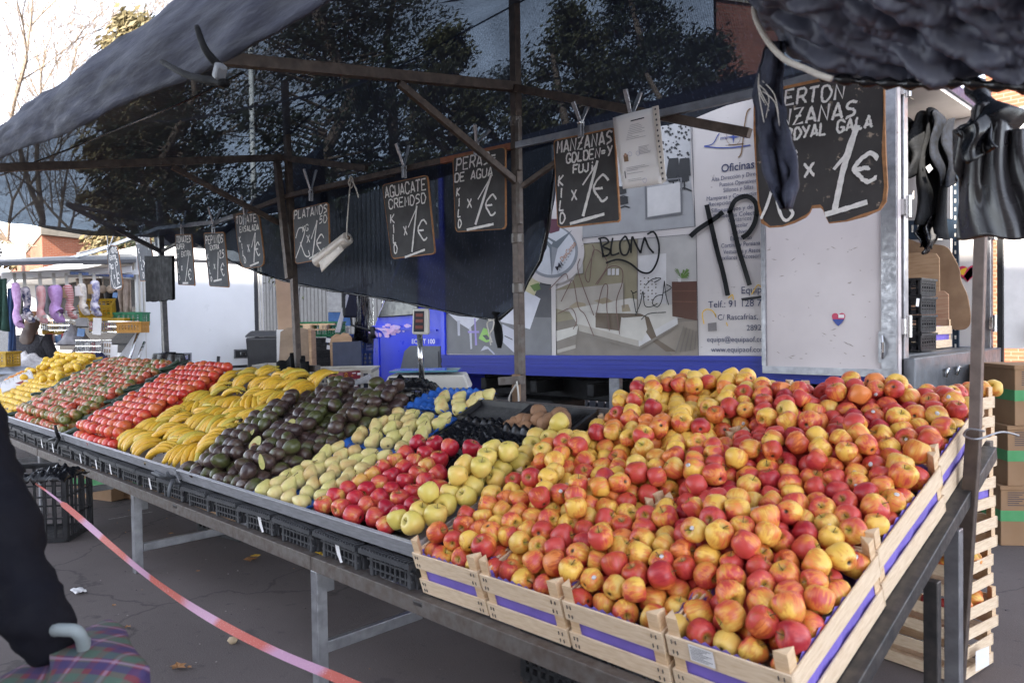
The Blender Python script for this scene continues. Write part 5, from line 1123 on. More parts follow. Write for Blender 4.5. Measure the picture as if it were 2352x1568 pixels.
t, B9 = board('black board reading manzanas golden y fuji, right of the middle post', [(1272, 321.6), (1410.5, 293), (1424, 510), (1281, 523)], [('MANZANAS', .05, .03, .99, .03, .13, .011), ('GOLDEN=Y', .21, .19, .98, .19, .10, .010), ('FUJi', .31, .325, .68, .325, .09, .010), ('KILO', .05, .42, .05, .84, .11, .010), ('x', .26, .60, .38, .6, .11, .010), ('e', .62, .48, .92, .48, .28, .013),
    ('S', [(.72, .32), (.44, .90)], .018), ('S', [(.46, .56), (.72, .34)], .010), ('S', [(.22, .97), (.78, .90)], .017)], M['board'])
board('black board reading peras de agua, left of the middle post', [(1040.6, 363), (1160.6, 336.6), (1161, 526), (1047, 533)], [('PERAS=', .06, .03, .88, .02, .15, .011), ('DE AGUA', .03, .22, .80, .22, .11, .010), ('KILO', .06, .42, .06, .84, .10, .010), ('x', .26, .58, .38, .58, .11, .010), ('e', .62, .56, .88, .56, .26, .012), ('S', [(.74, .32), (.42, .92)], .018), ('S', [(.48, .6), (.72, .36)], .010), ('S', [(.24, .98), (.78, .93)], .016)], M['board'])
board('black board reading aguacate cremoso, beside the hanging roll of bags', [(878, 425), (981.6, 402), (999, 584), (900.6, 594)], [('AGUACATE', .04, .04, .98, .04, .14, .011), ('CREMOSO', .10, .22, .96, .22, .12, .010), ('KILO', .10, .42, .08, .82, .11, .010), ('x', .36, .60, .46, .6, .11, .010), ('e', .68, .55, .94, .53, .26, .012), ('S', [(.72, .36), (.50, .94)], .017), ('S', [(.48, .62), (.70, .40)], .009), ('S', [(.32, 1.0), (.80, .93)], .015)], M['board'])
board('dusty board reading platanos with a price of 1.50, right of the second post', [(672.8, 483.3), (754, 465), (757.7, 592), (678.4, 606)], [('PLATANOS', .03, .02, 1.0, .03, .15, .011), ('KG', .27, .33, .46, .31, .11, .007), ('x', .38, .52, .5, .52, .13, .009), ('50', .76, .22, .99, .22, .13, .009), ('e', .66, .55, .92, .52, .30, .012), ('S', [(.70, .28), (.54, .92)], .016), ('S', [(.52, .60), (.70, .30)], .009), ('S', [(.42, .95), (.74, .87)], .015)] + two(.18, .36, 1.28), M['boardgrey'])
board('dusty board reading tomate ensalada, left of the second post', [(537.5, 493), (594, 484.5), (608.8, 611), (553.9, 617)], [('TOMATE', .05, .05, .92, .05, .13, .012), ('ENSALADA', .16, .24, .98, .24, .10, .010), ('KILO', .10, .42, .18, .80, .10, .010), ('x', .38, .58, .50, .58, .13, .010), ('e', .70, .56, .92, .54, .24, .013), ('S', [(.78, .38), (.58, .92)], .017), ('S', [(.56, .64), (.76, .40)], .010), ('S', [(.40, .97), (.78, .92)], .018)], M['boardgrey'], rnd=.2)
board('dusty board reading pepinos extra with a wooden foot, in front of the white van', [(467.7, 536), (514.8, 532.6), (526.3, 659.8), (481.4, 657.4)], [('PEPINOS', .06, .06, .96, .05, .14, .012), ('EXTRA', .26, .24, .74, .22, .08, .010), ('25', .70, .33, .96, .32, .14, .011), ('KILO', .05, .40, .12, .82, .08, .009), ('x', .34, .58, .44, .58, .09, .009), ('e', .68, .57, .90, .57, .22, .013), ('S', [(.64, .36), (.48, .86)], .015), ('S', [(.26, .90), (.68, .86)], .018)], M['boardgrey'])
board('dusty board reading tomates super extra, beside the stack of carrier bags', [(402.5, 538.7), (440.4, 538), (447.7, 656.6), (409.8, 654)], [('TOMATES', .06, .04, .96, .03, .12, .012), ('SUPER', .04, .20, .56, .19, .09, .010), ('EXTRA', .34, .34, .90, .31, .10, .010), ('KILO', .06, .38, .08, .82, .08, .009), ('x', .26, .62, .36, .62, .09, .010), ('e', .66, .68, .90, .68, .2, .013), ('S', [(.78, .40), (.48, .92)], .014), ('S', [(.3, .96), (.64, .95)], .018)], M['boardgrey'])
board('dusty board reading calabacin, half hidden by the carrier bags', [(309.7, 541.9), (344, 537), (357, 643), (322, 646)], [('CALABACIN', .04, .06, .98, .06, .12, .011), ('KILO', .14, .28, .26, .82, .11, .010), ('x', .36, .55, .60, .55, .15, .011), ('S', [(.80, .18), (.84, .34)], .011), ('S', [(.62, .96), (.92, .92)], .013)], M['boardgrey'])
board('tall narrow board reading limones extra with a price of 1.50, over the lemons', [(243.8, 565), (269.5, 562.6), (284, 665), (254.8, 666)], [('LIMONE', .04, .05, .98, .05, .12, .013), ('EXTR', .22, .23, .80, .23, .09, .011), ('KG', .22, .44, .48, .43, .09, .010), ('5', .72, .32, .92, .31, .14, .012), ('x', .40, .66, .54, .66, .09, .011), ('e', .64, .62, .9, .60, .24, .014), ('S', [(.62, .38), (.62, .90)], .014), ('S', [(.40, .97), (.88, .92)], .018)] + two(.14, .42, 1.25), M['boardgrey'], rnd=.24)
# the big board at the right with its notched lower edge
Q = [(1729, 215), (2031, 150), (2038, 480), (1748, 523)]
def uv(px, py):
    v = .5; u = .5
    for _ in range(12):
        xl, xr = Q[0][0] + (Q[3][0] - Q[0][0]) * v, Q[1][0] + (Q[2][0] - Q[1][0]) * v; u = (px - xl) / (xr - xl)
        yt, yb = Q[0][1] + (Q[1][1] - Q[0][1]) * u, Q[3][1] + (Q[2][1] - Q[3][1]) * u; v = (py - yt) / (yb - yt)
    return u, v
ol = [uv(*p) for p in ((1733, 215), (1800, 200), (1960, 166), (2020, 152), (2031, 165), (2031, 260), (2034, 350), (2038, 430), (2034, 462), (2022, 482), (1990, 498), (1950, 507), (1914, 510), (1904, 494), (1900, 482), (1893, 474), (1872, 476), (1868, 488), (1858, 498), (1830, 512), (1800, 521), (1768, 523), (1750, 512), (1742, 470), (1737, 380), (1733, 300))]
C3 = lambda x, y: uv(1567.6 + x * .3335, y * .3335)
it = []
def L3(s, x0, y0, x1, y1, h, wd):
    u0, v0 = C3(x0, y0); u1, v1 = C3(x1, y1); it.append((s, u0, v0 - h / 900, u1, v1 - h / 900, h / 1010, wd))
L3('CERTON', 640, 745, 1160, 690, 105, .010); L3('MANZANAS', 520, 900, 1240, 815, 110, .011); L3('ROYAL GALA', 735, 975, 1330, 880, 80, .010); L3('KG', 730, 1120, 825, 1095, 62, .009); L3('x', 865, 1225, 960, 1215, 90, .012); L3('e', 1200, 1290, 1400, 1275, 200, .018)
for st, wd in (([(1225, 860), (1180, 1000), (1130, 1180), (1075, 1450)], .026), ([(1070, 1165), (1140, 1080), (1215, 920)], .014), ([(1010, 1475), (1150, 1435), (1290, 1390)], .020)): it.append(('S', [C3(*p) for p in st], wd))
for st in ([(545, 1508), (590, 1420), (630, 1310), (655, 1240)], [(660, 1330), (680, 1430), (710, 1500), (745, 1515), (785, 1470), (760, 1430)]): it.append(('S', [C3(*p) for p in st], .014, 1))
board('big worn board with a notched lower edge, reading manzanas royal gala for 1 euro', Q, it, M['boardworn'], outline=ol, edge=1.6)
# clamps that carry the boards
def cl(lb, px, py, a, e, L=None, jaw=None):
    p = at(px, py, Y=PY - .07); d1 = at(*a, Y=PY - .12) - p; d2 = at(*e, Y=PY - .02) - p; t = spring_clamp(lb, p, d1, d2, max(d1.length, d2.length), M['steel'], jaw)
    return t
cl('steel spring clamp over the golden apple board', 1334, 282, (1316, 234), (1352, 240))
cl('steel spring clamp with a green jaw over the paper sheet', 1450, 270, (1436, 205), (1470, 216), jaw=M['green'])
cl('steel spring clamp over the pears board', 1094, 330, (1091, 286), (1118, 306))
cl('steel spring clamp over the avocado board', 928, 384, (911, 334), (939, 334))
cl('steel spring clamp over the bananas board', 714, 440, (698, 388), (726, 392))
cl('steel spring clamp over the salad tomato board', 562, 498, (555, 449), (582, 455))
cl('steel spring clamp over the cucumber board', 490, 518, (479, 477), (508, 479))
cl('steel spring clamp over the super tomato board', 418, 522, (405, 484), (427, 484))
cl('steel spring clamp over the courgette board', 322, 541, (315, 508), (330, 512))
cl('steel spring clamp over the lemon board', 249, 572, (246, 540), (262, 540))
for (x, y0, y1) in ((929, 390, 415), (718, 440, 470), (490, 520, 538), (421, 522, 540)):
    pass
# papers in a plastic sleeve
t = thing('paper_sleeve', 'printed papers in a clear punched plastic sleeve clamped to the bar', 'papers', at(1465, 430, Y=PY - .10))
q = [at(x, y, Y=PY - .10) for x, y in ((1408, 268), (1500, 243), (1522, 424), (1432, 436))]
def Bq(u, v, k=0): return q[0].lerp(q[1], u).lerp(q[3].lerp(q[2], u), v) + V(0, -k, 0)
M['paper'] = mat('printer_paper', (.74, .71, .70), .6, 0, .06, 4)
MB().slab(lambda u, v: Bq(u, .02 + .97 * v, .006 * math.sin(u * 4 + v * 3)), 8, 10, .004).build('paper', M['paper'], t, True)
pr = MB(); rd = random.Random(5)
def bar_(u0, v0, u1, v1, k=.009): pr.poly([Bq(u0, v0, k), Bq(u1, v0, k), Bq(u1, v1, k), Bq(u0, v1, k)])
pr.c = 0; bar_(.22, .12, .78, .135); bar_(.12, .76, .14, .86)
pr.c = 1
for v in [.18 + .022 * k for k in range(9)] + [.72, .74, .76, .80, .88, .90]: bar_(.18, v, .18 + rd.uniform(.25, .6), v + .006)
for k in range(6): bar_(.55, .48 + k * .018, .55 + rd.uniform(.2, .3), .486 + k * .018)
pr.c = 2; bar_(.15, .55, .26, .64); pr.c = 3; pr.poly([Bq(.205 + .035 * math.cos(a * .7), .55 + .025 * math.sin(a * .7), .010) for a in range(9)])
pr.c = 4
for cx_, cy_ in ((.32, .55), (.52, .56), (.60, .92)):
    for a in range(14): pr.poly([Bq(cx_ + r_ * math.cos(k * .45), cy_ + r_ * .6 * math.sin(k * .45), .0095) for r_, k in ((.05, a), (.05, a + 1), (.045, a + 1), (.045, a))])
pr.build('print', [M['ink'], mat('grey_print', (.42, .41, .43), .6), M['plyd'], mat('skin_print', (.5, .3, .22), .6), mat('stamp_blue', (.25, .27, .55), .6)], t, flip=False)
sv = MB(); o_ = [at(x, y, Y=PY - .106) for x, y in ((1498, 246), (1512, 242), (1530, 415), (1518, 424))]
sv.prism(o_, (0, .002, 0)); so_ = sv.build('punched_strip', M['film'], t); hl = MB()
for k in range(14):
    c = o_[0].lerp(o_[1], .5).lerp(o_[3].lerp(o_[2], .5), .04 + k * .07) + V(0, -.003, 0); hl.poly([c + V(.005 * math.cos(a), 0, .006 * math.sin(a)) for a in [j * .785 for j in range(8)]])
hl.build('punch_hole', M['ink'], so_, flip=False)
# ================================================================== FRUIT
def fruitmat(name, stops, r, blush=1.0, stripe=.35, top=None, bot=None, rough=.37, speck=None, zgrad=0.0, side=.5, bump=0.0, bscale=60, coat=.0, spread=.45):
    """skin colour: a ramp driven by a soft blush over one side, fine streaks from stem to calyx and a random shift per fruit"""
    b = NB(name); oi = b.n('ObjectInfo').outputs['Random']; co = b.coord()
    cb = b.n('CombineXYZ')
    for i, k in enumerate((3.1, 7.7, 5.3)): b.l(b.math('MULTIPLY', oi, k), cb.inputs[i])
    va = b.n('VectorMath', operation='ADD'); b.l(co, va.inputs[0]); b.l(cb.outputs[0], va.inputs[1]); vec = va.outputs[0]
    s = b.n('SeparateXYZ'); b.l(co, s.inputs[0])
    st = b.n('Mapping'); st.inputs['Scale'].default_value = (1, 1, .12); b.l(vec, st.inputs[0])
    fac = b.rng(b.noise(.55 / r, 2, vec), .25, .75, 0, blush)
    fac = b.math('ADD', fac, b.math('MULTIPLY', b.math('SUBTRACT', b.noise(5.5 / r, 4, st.outputs[0]), .5), stripe * 2))
    fac = b.math('ADD', fac, b.math('MULTIPLY', s.outputs[0], side / (2 * r)))
    fac = b.math('ADD', fac, b.math('MULTIPLY', b.math('SUBTRACT', oi, .5), spread))
    if zgrad: fac = b.math('ADD', fac, b.math('MULTIPLY', s.outputs[2], zgrad / (2 * r)))
    col = b.ramp(fac, stops)
    rad = b.math('POWER', b.math('ADD', b.math('MULTIPLY', s.outputs[0], s.outputs[0]), b.math('MULTIPLY', s.outputs[1], s.outputs[1])), .5)
    up = b.math('GREATER_THAN', s.outputs[2], 0)
    if top: col = b.mix(b.math('MULTIPLY', b.rng(rad, .12 * r, .42 * r, .9, 0), up), col, top)
    if bot: col = b.mix(b.math('MULTIPLY', b.rng(rad, .10 * r, .22 * r, 1, 0), b.math('SUBTRACT', 1, up)), col, bot)
    if speck: col = b.mix(b.rng(b.noise(speck[0] / r, 3, vec), speck[1], speck[1] + .05, 0, speck[3]), col, speck[2])
    return b.bsdf(col, rough, 0, b.noise(bscale / r / 10, 3, vec) if bump else None, bump, r * .06, Coat_Weight=coat, Coat_Roughness=.25, Specular_IOR_Level=.45)

def shape(name, prof, m, r, n=18, wob=.03, seed=0, lobes=0, lamp=0.0, squash=1.0):
    rd = Vector((seed * 3.7, seed * 1.3, seed))
    def fn(p, a):
        k = 1 + wob * noise.noise(p / r * 1.1 + rd) * 2 + lamp * math.cos(a * lobes + seed) * min(1, math.hypot(p.x, p.y) / r)
        return Vector((p.x * k, p.y * k * squash, p.z * (1 + wob * noise.noise(p / r * .8 - rd))))
    b = MB(); b.lathe([(x * r, z * r) for x, z in prof], n, None, fn)
    o = b.build(name, m, None, True, local=True); me = o.data; bpy.data.objects.remove(o); return me
PA = [(.03, -.72), (.12, -.76), (.25, -.84), (.42, -.88), (.62, -.78), (.82, -.52), (.96, -.14), (1.0, .18), (.95, .48), (.80, .72), (.60, .84), (.42, .86), (.27, .80), (.14, .66), (.04, .56)]
PT = [(.02, -.80), (.3, -.80), (.6, -.70), (.85, -.45), (1.0, -.05), (.97, .32), (.82, .60), (.58, .75), (.35, .76), (.18, .70), (.03, .62)]
PL = [(.02, -1.36), (.12, -1.32), (.2, -1.2), (.42, -1.02), (.72, -.72), (.94, -.3), (1.0, .05), (.93, .42), (.70, .82), (.42, 1.08), (.2, 1.2), (.13, 1.28), (.02, 1.3)]
PP = [(.05, -.86), (.2, -.92), (.5, -.88), (.82, -.62), (1.0, -.2), (.96, .2), (.82, .58), (.64, .90), (.50, 1.15), (.41, 1.34), (.30, 1.46), (.14, 1.52), (.03, 1.48)]
PV = [(.03, -1.0), (.3, -.98), (.65, -.8), (.92, -.42), (1.0, 0), (.94, .4), (.76, .82), (.54, 1.16), (.34, 1.36), (.16, 1.46), (.03, 1.46)]
PO = [(.02, -.8), (.4, -.76), (.78, -.5), (1, 0), (.9, .45), (.6, .74), (.25, .84), (.02, .85)]
YEL, ORA, RED, DRED = (.78, .48, .09), (.70, .22, .055), (.52, .06, .05), (.36, .022, .032)
RA = .0365
gala = {'striped red and yellow': fruitmat('gala_striped', [(.18, YEL), (.36, (.62, .27, .05)), (.52, ORA), (.76, RED)], RA, .95, .5, (.42, .30, .05), (.05, .03, .012)),
        'deep red': fruitmat('gala_red', [(.05, ORA), (.30, (.42, .06, .02)), (.55, RED), (.85, DRED)], RA, .8, .45, (.30, .20, .04), (.04, .02, .01)),
        'mostly yellow': fruitmat('gala_yellow', [(.22, (.70, .46, .11)), (.45, (.66, .32, .06)), (.66, (.58, .17, .04)), (.92, RED)], RA, .8, .45, (.40, .36, .06), (.06, .04, .015))}
MESH = {}
for k, m in gala.items(): MESH[k] = [shape('apple', PA, m, RA, 20, .085, i + 1, 5, .016) for i in range(5)]
RR = .040
MESH['redapple'] = [shape('red_apple', PA, fruitmat('fuji_red', [(.05, (.66, .36, .09)), (.22, (.60, .12, .06)), (.5, (.48, .024, .04)), (.9, (.34, .012, .03))], RR, .8, .35, (.34, .22, .06), (.04, .02, .01), .28), RR, 20, .045, i + 5, 5, .012) for i in range(2)]
RG = .043
MESH['golden'] = [shape('golden_apple', PA, fruitmat('golden_skin', [(.2, (.60, .48, .11)), (.55, (.70, .52, .14)), (.9, (.70, .45, .11))], RG, .9, .1, (.35, .30, .07), (.10, .07, .03), .36, (9, .68, (.30, .20, .06), .5)), RG, 20, .05, i + 8, 5, .012) for i in range(2)]
RT = .044
MESH['tomato'] = [shape('tomato', PT, fruitmat('tomato_red', [(.1, (.60, .13, .04)), (.4, (.60, .055, .035)), (.9, (.46, .03, .022))], RT, .8, .06, (.30, .12, .02), None, .24, coat=.15), RT, 20, .03, i + 2, 6, .012) for i in range(2)]
MESH['salad'] = [shape('salad_tomato', PT, fruitmat('tomato_mottled', [(.05, (.14, .14, .03)), (.26, (.26, .16, .045)), (.46, (.42, .13, .05)), (.75, (.48, .075, .04))], .04, 1.0, .08, (.12, .13, .03), (.2, .1, .03), .28, zgrad=-.5, coat=.1, spread=.7), .04, 20, .05, i + 2, 6, .05) for i in range(2)]
RL = .033
MESH['lemon'] = [shape('lemon', PL, fruitmat('lemon_skin', [(.1, (.62, .36, .02)), (.8, (.70, .46, .035))], RL, .9, .05, None, None, .38, bump=.35, bscale=55), RL, 14, .04, i + 3) for i in range(2)]
RV = .035
MESH['avocado'] = [shape('avocado', PV, fruitmat('avocado_skin', [(.12, (.070, .075, .024)), (.4, (.075, .048, .034)), (.7, (.060, .034, .030)), (.95, (.038, .022, .022))], RV, 1.0, .1, None, None, .30, bump=.9, bscale=40, spread=.6), RV, 16, .05, i + 3) for i in range(2)]
RPp = .031
MESH['pear'] = [shape('pear', PP, fruitmat('pear_skin', [(.15, (.56, .50, .17)), (.55, (.64, .53, .22)), (.95, (.56, .38, .15))], RPp, 1.0, .08, (.40, .30, .12), (.12, .08, .03), .42, (7, .64, (.26, .17, .06), .55)), RPp, 16, .06, i + 3) for i in range(3)]
MESH['potato'] = [shape('brown_potato', PO, fruitmat('potato_skin', [(.1, (.20, .105, .055)), (.8, (.30, .16, .085))], .05, 1, .1, None, None, .7, bump=.3), .05, 16, .14, i + 3, squash=.8) for i in range(2)]
MESH['cucumber'] = [shape('cucumber', [(.02, -5), (.5, -4.9), (.85, -4.5), (1, -3.5), (1, 0), (1, 3.2), (.85, 4.4), (.5, 4.9), (.02, 5)], fruitmat('cucumber_skin', [(.2, (.010, .022, .014)), (.9, (.022, .045, .024))], .019, 1, .25, None, None, .3, bump=.5), .019, 12, .03, i) for i in range(2)]
# small parts
def stemmesh(name, L, r, m):
    o = MB().tube(spline([V(0, 0, 0), V(.001, 0, L * .5), V(.005, .001, L)], 3), [r, r * .9, r * .8, r * .8, r * .85, r * 1.1, r * 1.3], 5).build(name, m, None, True, local=True); me = o.data; bpy.data.objects.remove(o); return me
M['stem'] = mat('fruit_stem', (.12, .07, .03), .8, 0, .3, 60)
STEM = {'apple': (stemmesh('stem', .020, .0013, M['stem']), RA * .56), 'redapple': (stemmesh('stem', .02, .0014, M['stem']), RR * .56), 'golden': (stemmesh('stem', .02, .0014, M['stem']), RG * .56), 'pear': (stemmesh('stem', .022, .0016, M['stem']), RPp * 1.46)}
_b = MB(); n_ = 12
_b.lathe([(.0005, .0006), (.0035, .0005), (.0066, -.0003)], 14, Matrix.Diagonal((1, 1.25, 1, 1)))
_o = _b.build('sticker', M['whp'], None, True, local=True); STK = _o.data; bpy.data.objects.remove(_o)
_b = MB(); 
for q in range(4): _b.box((0, .0045 - q * .003, .0011), (.007 - abs(q - 1.5) * .001, .0009, .0004))
_o = _b.build('sticker_print', mat('sticker_grey', (.35, .36, .38), .5), None, False, local=True); STP = _o.data; bpy.data.objects.remove(_o)

FR = []
def relax(p, rad, bed, lim, it=28, g=.0016, seed=0):
    """settle spheres (u, v, w): push overlapping pairs apart, let them sink onto the bed, keep them inside lim"""
    p = np.array(p, float); rad = np.array(rad, float)
    for k in range(it):
        p[:, 2] -= g
        d = p[:, None, :] - p[None, :, :]; L = np.sqrt((d ** 2).sum(-1)) + 1e-9; mn = (rad[:, None] + rad[None, :]) * .985
        ov = np.where(L < mn, mn - L, 0); np.fill_diagonal(ov, 0)
        p += (d / L[..., None] * (ov * .42)[..., None]).sum(1)
        u0, u1 = lim(p[:, 1]); p[:, 0] = np.clip(p[:, 0], u0 + rad * .8, u1 - rad * .8)
        p[:, 2] = np.maximum(p[:, 2], bed(p[:, 0], p[:, 1]) + rad * .95)
    return p
def layers(lim, v0, v1, r, top, bed, jit=.25, sp=1.0, seed=0, fill=1.0):
    rd = random.Random(seed); out = []; d = 2 * r * sp; w_ = 0
    for L in range(6):
        v = v0 + r + (L % 2) * d * .45; row = 0
        while v < v1 - r * .6:
            a, e = lim(np.array([v])); a = float(a[0]); e = float(e[0]); u = a + r + (row % 2) * d * .5 + (L % 2) * d * .25
            while u < e - r * .5:
                bb = float(bed(np.array([u]), np.array([v]))[0]); w_ = bb + r + L * d * .80
                if (L == 0 or w_ < top(u, v) + rd.uniform(-.35, .35) * r) and (rd.random() < fill):
                    out.append((u + rd.uniform(-jit, jit) * r, v + rd.uniform(-jit, jit) * r, w_ + rd.uniform(0, .3) * r))
                u += d
            v += d * .88; row += 1
    return out
TROT = Matrix.Rotation(TH, 3, 'X')
def put(kind, mkey, pos, r, rot, label, group, cat, z0, sc_=1.0, **kw):
    FR.append(dict(kind=kind, mkey=mkey, p=SP(*pos, z0=z0), r=r * sc_, rot=rot, label=label, group=group, cat=cat, s=sc_, **kw))
def rrot(rd, tilt=math.pi):
    q = Euler((rd.gauss(0, 1) * tilt, rd.gauss(0, 1) * tilt, rd.uniform(0, 6.283))).to_matrix(); return TROT @ q
def linlim(f0, f1, b0, b1, vb=1.2): return lambda v: (f0 + (b0 - f0) * v / vb, f1 + (b1 - f1) * v / vb)
def where3(v, v1, words_=('front', 'middle', 'back')): return words_[0] if v < v1 / 3 else words_[1] if v < v1 * 2 / 3 else words_[2]

# ---- gala apples heaped in twelve wooden crates
CL_ = .55; rowsn = ('front', 'middle', 'rear'); coln = ('nearest the steel tray', 'second from the steel tray', 'second from the right end', 'at the right end')
lim = lambda v: (np.full_like(v, XCR + .012), np.full_like(v, XEND - .03))
bed = lambda u, v: .105 + .02 * np.sin(v * 9) * 0 + .0 * u + np.where(v > 1.44, .0, 0)
topf = lambda u, v: .215 + .05 * min(1, v / .5) * min(1, (XEND - u) / .3) + .03 * math.sin((u + 3) * 9) * math.sin(v * 11)
rd = random.Random(21)
P0 = layers(lim, .035, 3 * CL_ - .02, RA, topf, bed, .34, 1.04, 3)
rads = [RA * rd.uniform(.90, 1.14) for _ in P0]
P1 = relax(P0, rads, bed, lim, 30)
P1[:, 1] = np.clip(P1[:, 1], .045, 3 * CL_ - .03)
joints = [(XCR + PITCHC * a, CL_ * c) for a in (1, 2, 3) for c in (1, 2)] + [(XCR + PITCHC * a, 1.62) for a in (0, 1, 2, 3)] + [(XCR, CL_ * c) for c in (1, 2)]
for (u, v, w_), r in zip(P1, rads):
    if w_ > .165 and any(abs(u - a) < .052 and -.07 < v - c < .055 for a, c in joints) and rd.random() < .9: continue
    q = rd.random(); cls = 'striped red and yellow' if q < .60 else 'deep red' if q < .85 else 'mostly yellow'
    ci = min(3, max(0, int((u - XCR) / PITCHC))); ri = min(2, int(v / CL_)); stk = rd.random() < .075
    put('apple', cls, (u, v, w_), RA, rrot(rd, 1.0), '%s apple %sin %s crate %s' % (cls, 'with white sticker ' if stk else '', rowsn[ri], coln[ci]), 'apples heaped in the wooden crates', 'apple', ZB + .003, r / RA, stk=stk)
# ---- golden apples in a band beside the crates
lim = lambda v: (-2.37 + .05 * v, np.full_like(v, -2.14))
rd = random.Random(4); bd = lambda u, v: .015 + .03 * np.ones_like(u)
P0 = layers(lim, .02, .95, RG, lambda u, v: .16, bd, .15, 1.0, 4)
P1 = relax(P0, [RG] * len(P0), bd, lim, 20)
for u, v, w_ in P1: put('golden', 'golden', (u, v, w_), RG, rrot(rd, .9), 'large pale yellow apple in the %s of the band beside the wooden crates' % where3(v, .95), 'yellow apples in a band beside the crates', 'apple', ZT, rd.uniform(.94, 1.06))
# ---- red apples in straight rows
rd = random.Random(6)
for j in range(9):
    for i in range(5):
        v = .05 + j * .066 + .02 * (i % 2); f = v / .6
        if (i, j) in ((3, 7), (4, 6), (3, 6), (4, 5)) and rd.random() < .8: continue
        u = -2.865 + .118 * i + .03 * f + rd.uniform(-.006, .006)
        put('redapple', 'redapple', (u, v + rd.uniform(-.006, .006), .052 + .04 * f + (.02 if j == 8 else 0) + rd.uniform(-.004, .004)), RR, rrot(rd, .8), 'glossy red apple in the %s rows between the pears and the yellow apples' % where3(v, .62), 'glossy red apples in rows', 'apple', ZT, rd.uniform(.96, 1.08))
# ---- pears on blue paper
rd = random.Random(8)
for j in range(20):
    v = .045 + j * .060; n = 4
    for i in range(n):
        if 8 <= j <= 8 or j == 15 or (j > 15 and i < 1) or (j == 16 and i < 2) or (j > 18 and i != 3): continue
        u = -3.385 + .128 * i + .03 * (j % 2) + rd.uniform(-.012, .012)
        tl_ = Euler((R(rd.gauss(-66, 15)), 0, 0)).to_matrix(); q = Euler((0, 0, rd.gauss(.3, .5))).to_matrix()
        put('pear', 'pear', (u, v + rd.uniform(-.006, .006), .042 + .05 * v / 1.2 + rd.uniform(0, .012)), RPp, TROT @ q @ tl_ @ Euler((0, 0, rd.uniform(0, 6))).to_matrix(), 'speckled green yellow pear in the %s rows between avocados and red apples' % where3(v, 1.2), 'pears in rows on blue paper', 'pear', ZT, rd.uniform(1.08, 1.28))
# ---- avocados
rd = random.Random(10); lim = linlim(-4.30, -3.47, -4.55, -3.46); bd = lambda u, v: .0 + .05 * v
P0 = layers(lim, .02, 1.12, RV * 1.2, lambda u, v: .115 + .06 * v / 1.2 + .02 * math.sin(u * 14 + v * 9), bd, .45, 1.03, 10)
P1 = relax(P0, [RV * 1.2] * len(P0), bd, lim, 22)
for u, v, w_ in P1:
    put('avocado', 'avocado', (u, v, w_), RV, TROT @ Euler((R(90) + rd.gauss(0, .3), 0, rd.gauss(0, 1.0))).to_matrix() @ Euler((0, 0, rd.uniform(0, 6))).to_matrix(), 'dark ripe avocado in the %s rows on the %s side' % (where3(v, 1.15), 'banana' if u < sum(lim(v)) / 2 else 'pear'), 'avocados heaped between bananas and pears', 'avocado', ZT, rd.uniform(1.0, 1.2))
# ---- red tomatoes
rd = random.Random(12); lim = linlim(-6.28, -5.47, -6.85, -5.95); bd = lambda u, v: .0 + .07 * (v / 1.2) ** 1.5
P0 = layers(lim, .02, 1.2, RT, lambda u, v: .125 + .08 * v / 1.2, bd, .34, 1.03, 12)
P1 = relax(P0, [RT] * len(P0), bd, lim, 20)
for u, v, w_ in P1: put('tomato', 'tomato', (u, v, w_), RT, TROT @ Euler((math.pi + rd.gauss(0, .35), rd.gauss(0, .35), rd.uniform(0, 6))).to_matrix(), 'smooth bright red tomato in the %s rows on the %s side' % (where3(v, 1.2), 'cucumber' if u < sum(lim(v)) / 2 else 'banana'), 'bright red tomatoes beside the bananas', 'tomato', ZT, rd.uniform(.86, 1.14))
# ---- mottled salad tomatoes
rd = random.Random(14); lim = linlim(-8.02, -6.55, -9.0, -7.15); bd = lambda u, v: .0 + .07 * (v / 1.2) ** 1.4
P0 = layers(lim, .02, 1.2, .043, lambda u, v: .115 + .10 * v / 1.2, bd, .42, 1.05, 14)
P1 = relax(P0, [.043] * len(P0), bd, lim, 16)
for u, v, w_ in P1: put('salad', 'salad', (u, v, w_), .04, rrot(rd, .7), 'mottled green and red ribbed tomato in the %s rows on the %s side' % (where3(v, 1.2), 'lemon' if u < sum(lim(v)) / 2 else 'red tomato'), 'mottled ribbed tomatoes beside the lemons', 'tomato', ZT, rd.uniform(.85, 1.3))
# ---- lemons
rd = random.Random(16); lim = linlim(-9.9, -8.35, -10.9, -9.25); bd = lambda u, v: .0 + .10 * (v / 1.2) ** 1.5
P0 = layers(lim, .02, 1.2, RL * 1.3, lambda u, v: .06 + .16 * v / 1.2, bd, .40, 1.05, 16)
P1 = relax(P0, [RL * 1.3] * len(P0), bd, lim, 14)
for u, v, w_ in P1: put('lemon', 'lemon', (u, v, w_), RL, TROT @ Euler((R(90) + rd.gauss(0, .35), 0, rd.uniform(0, 6))).to_matrix(), 'yellow lemon in the %s rows on the %s side' % (where3(v, 1.2), 'far left' if u < sum(lim(v)) / 2 else 'tomato'), 'lemons at the far left of the stall', 'lemon', ZT, rd.uniform(1.05, 1.25))
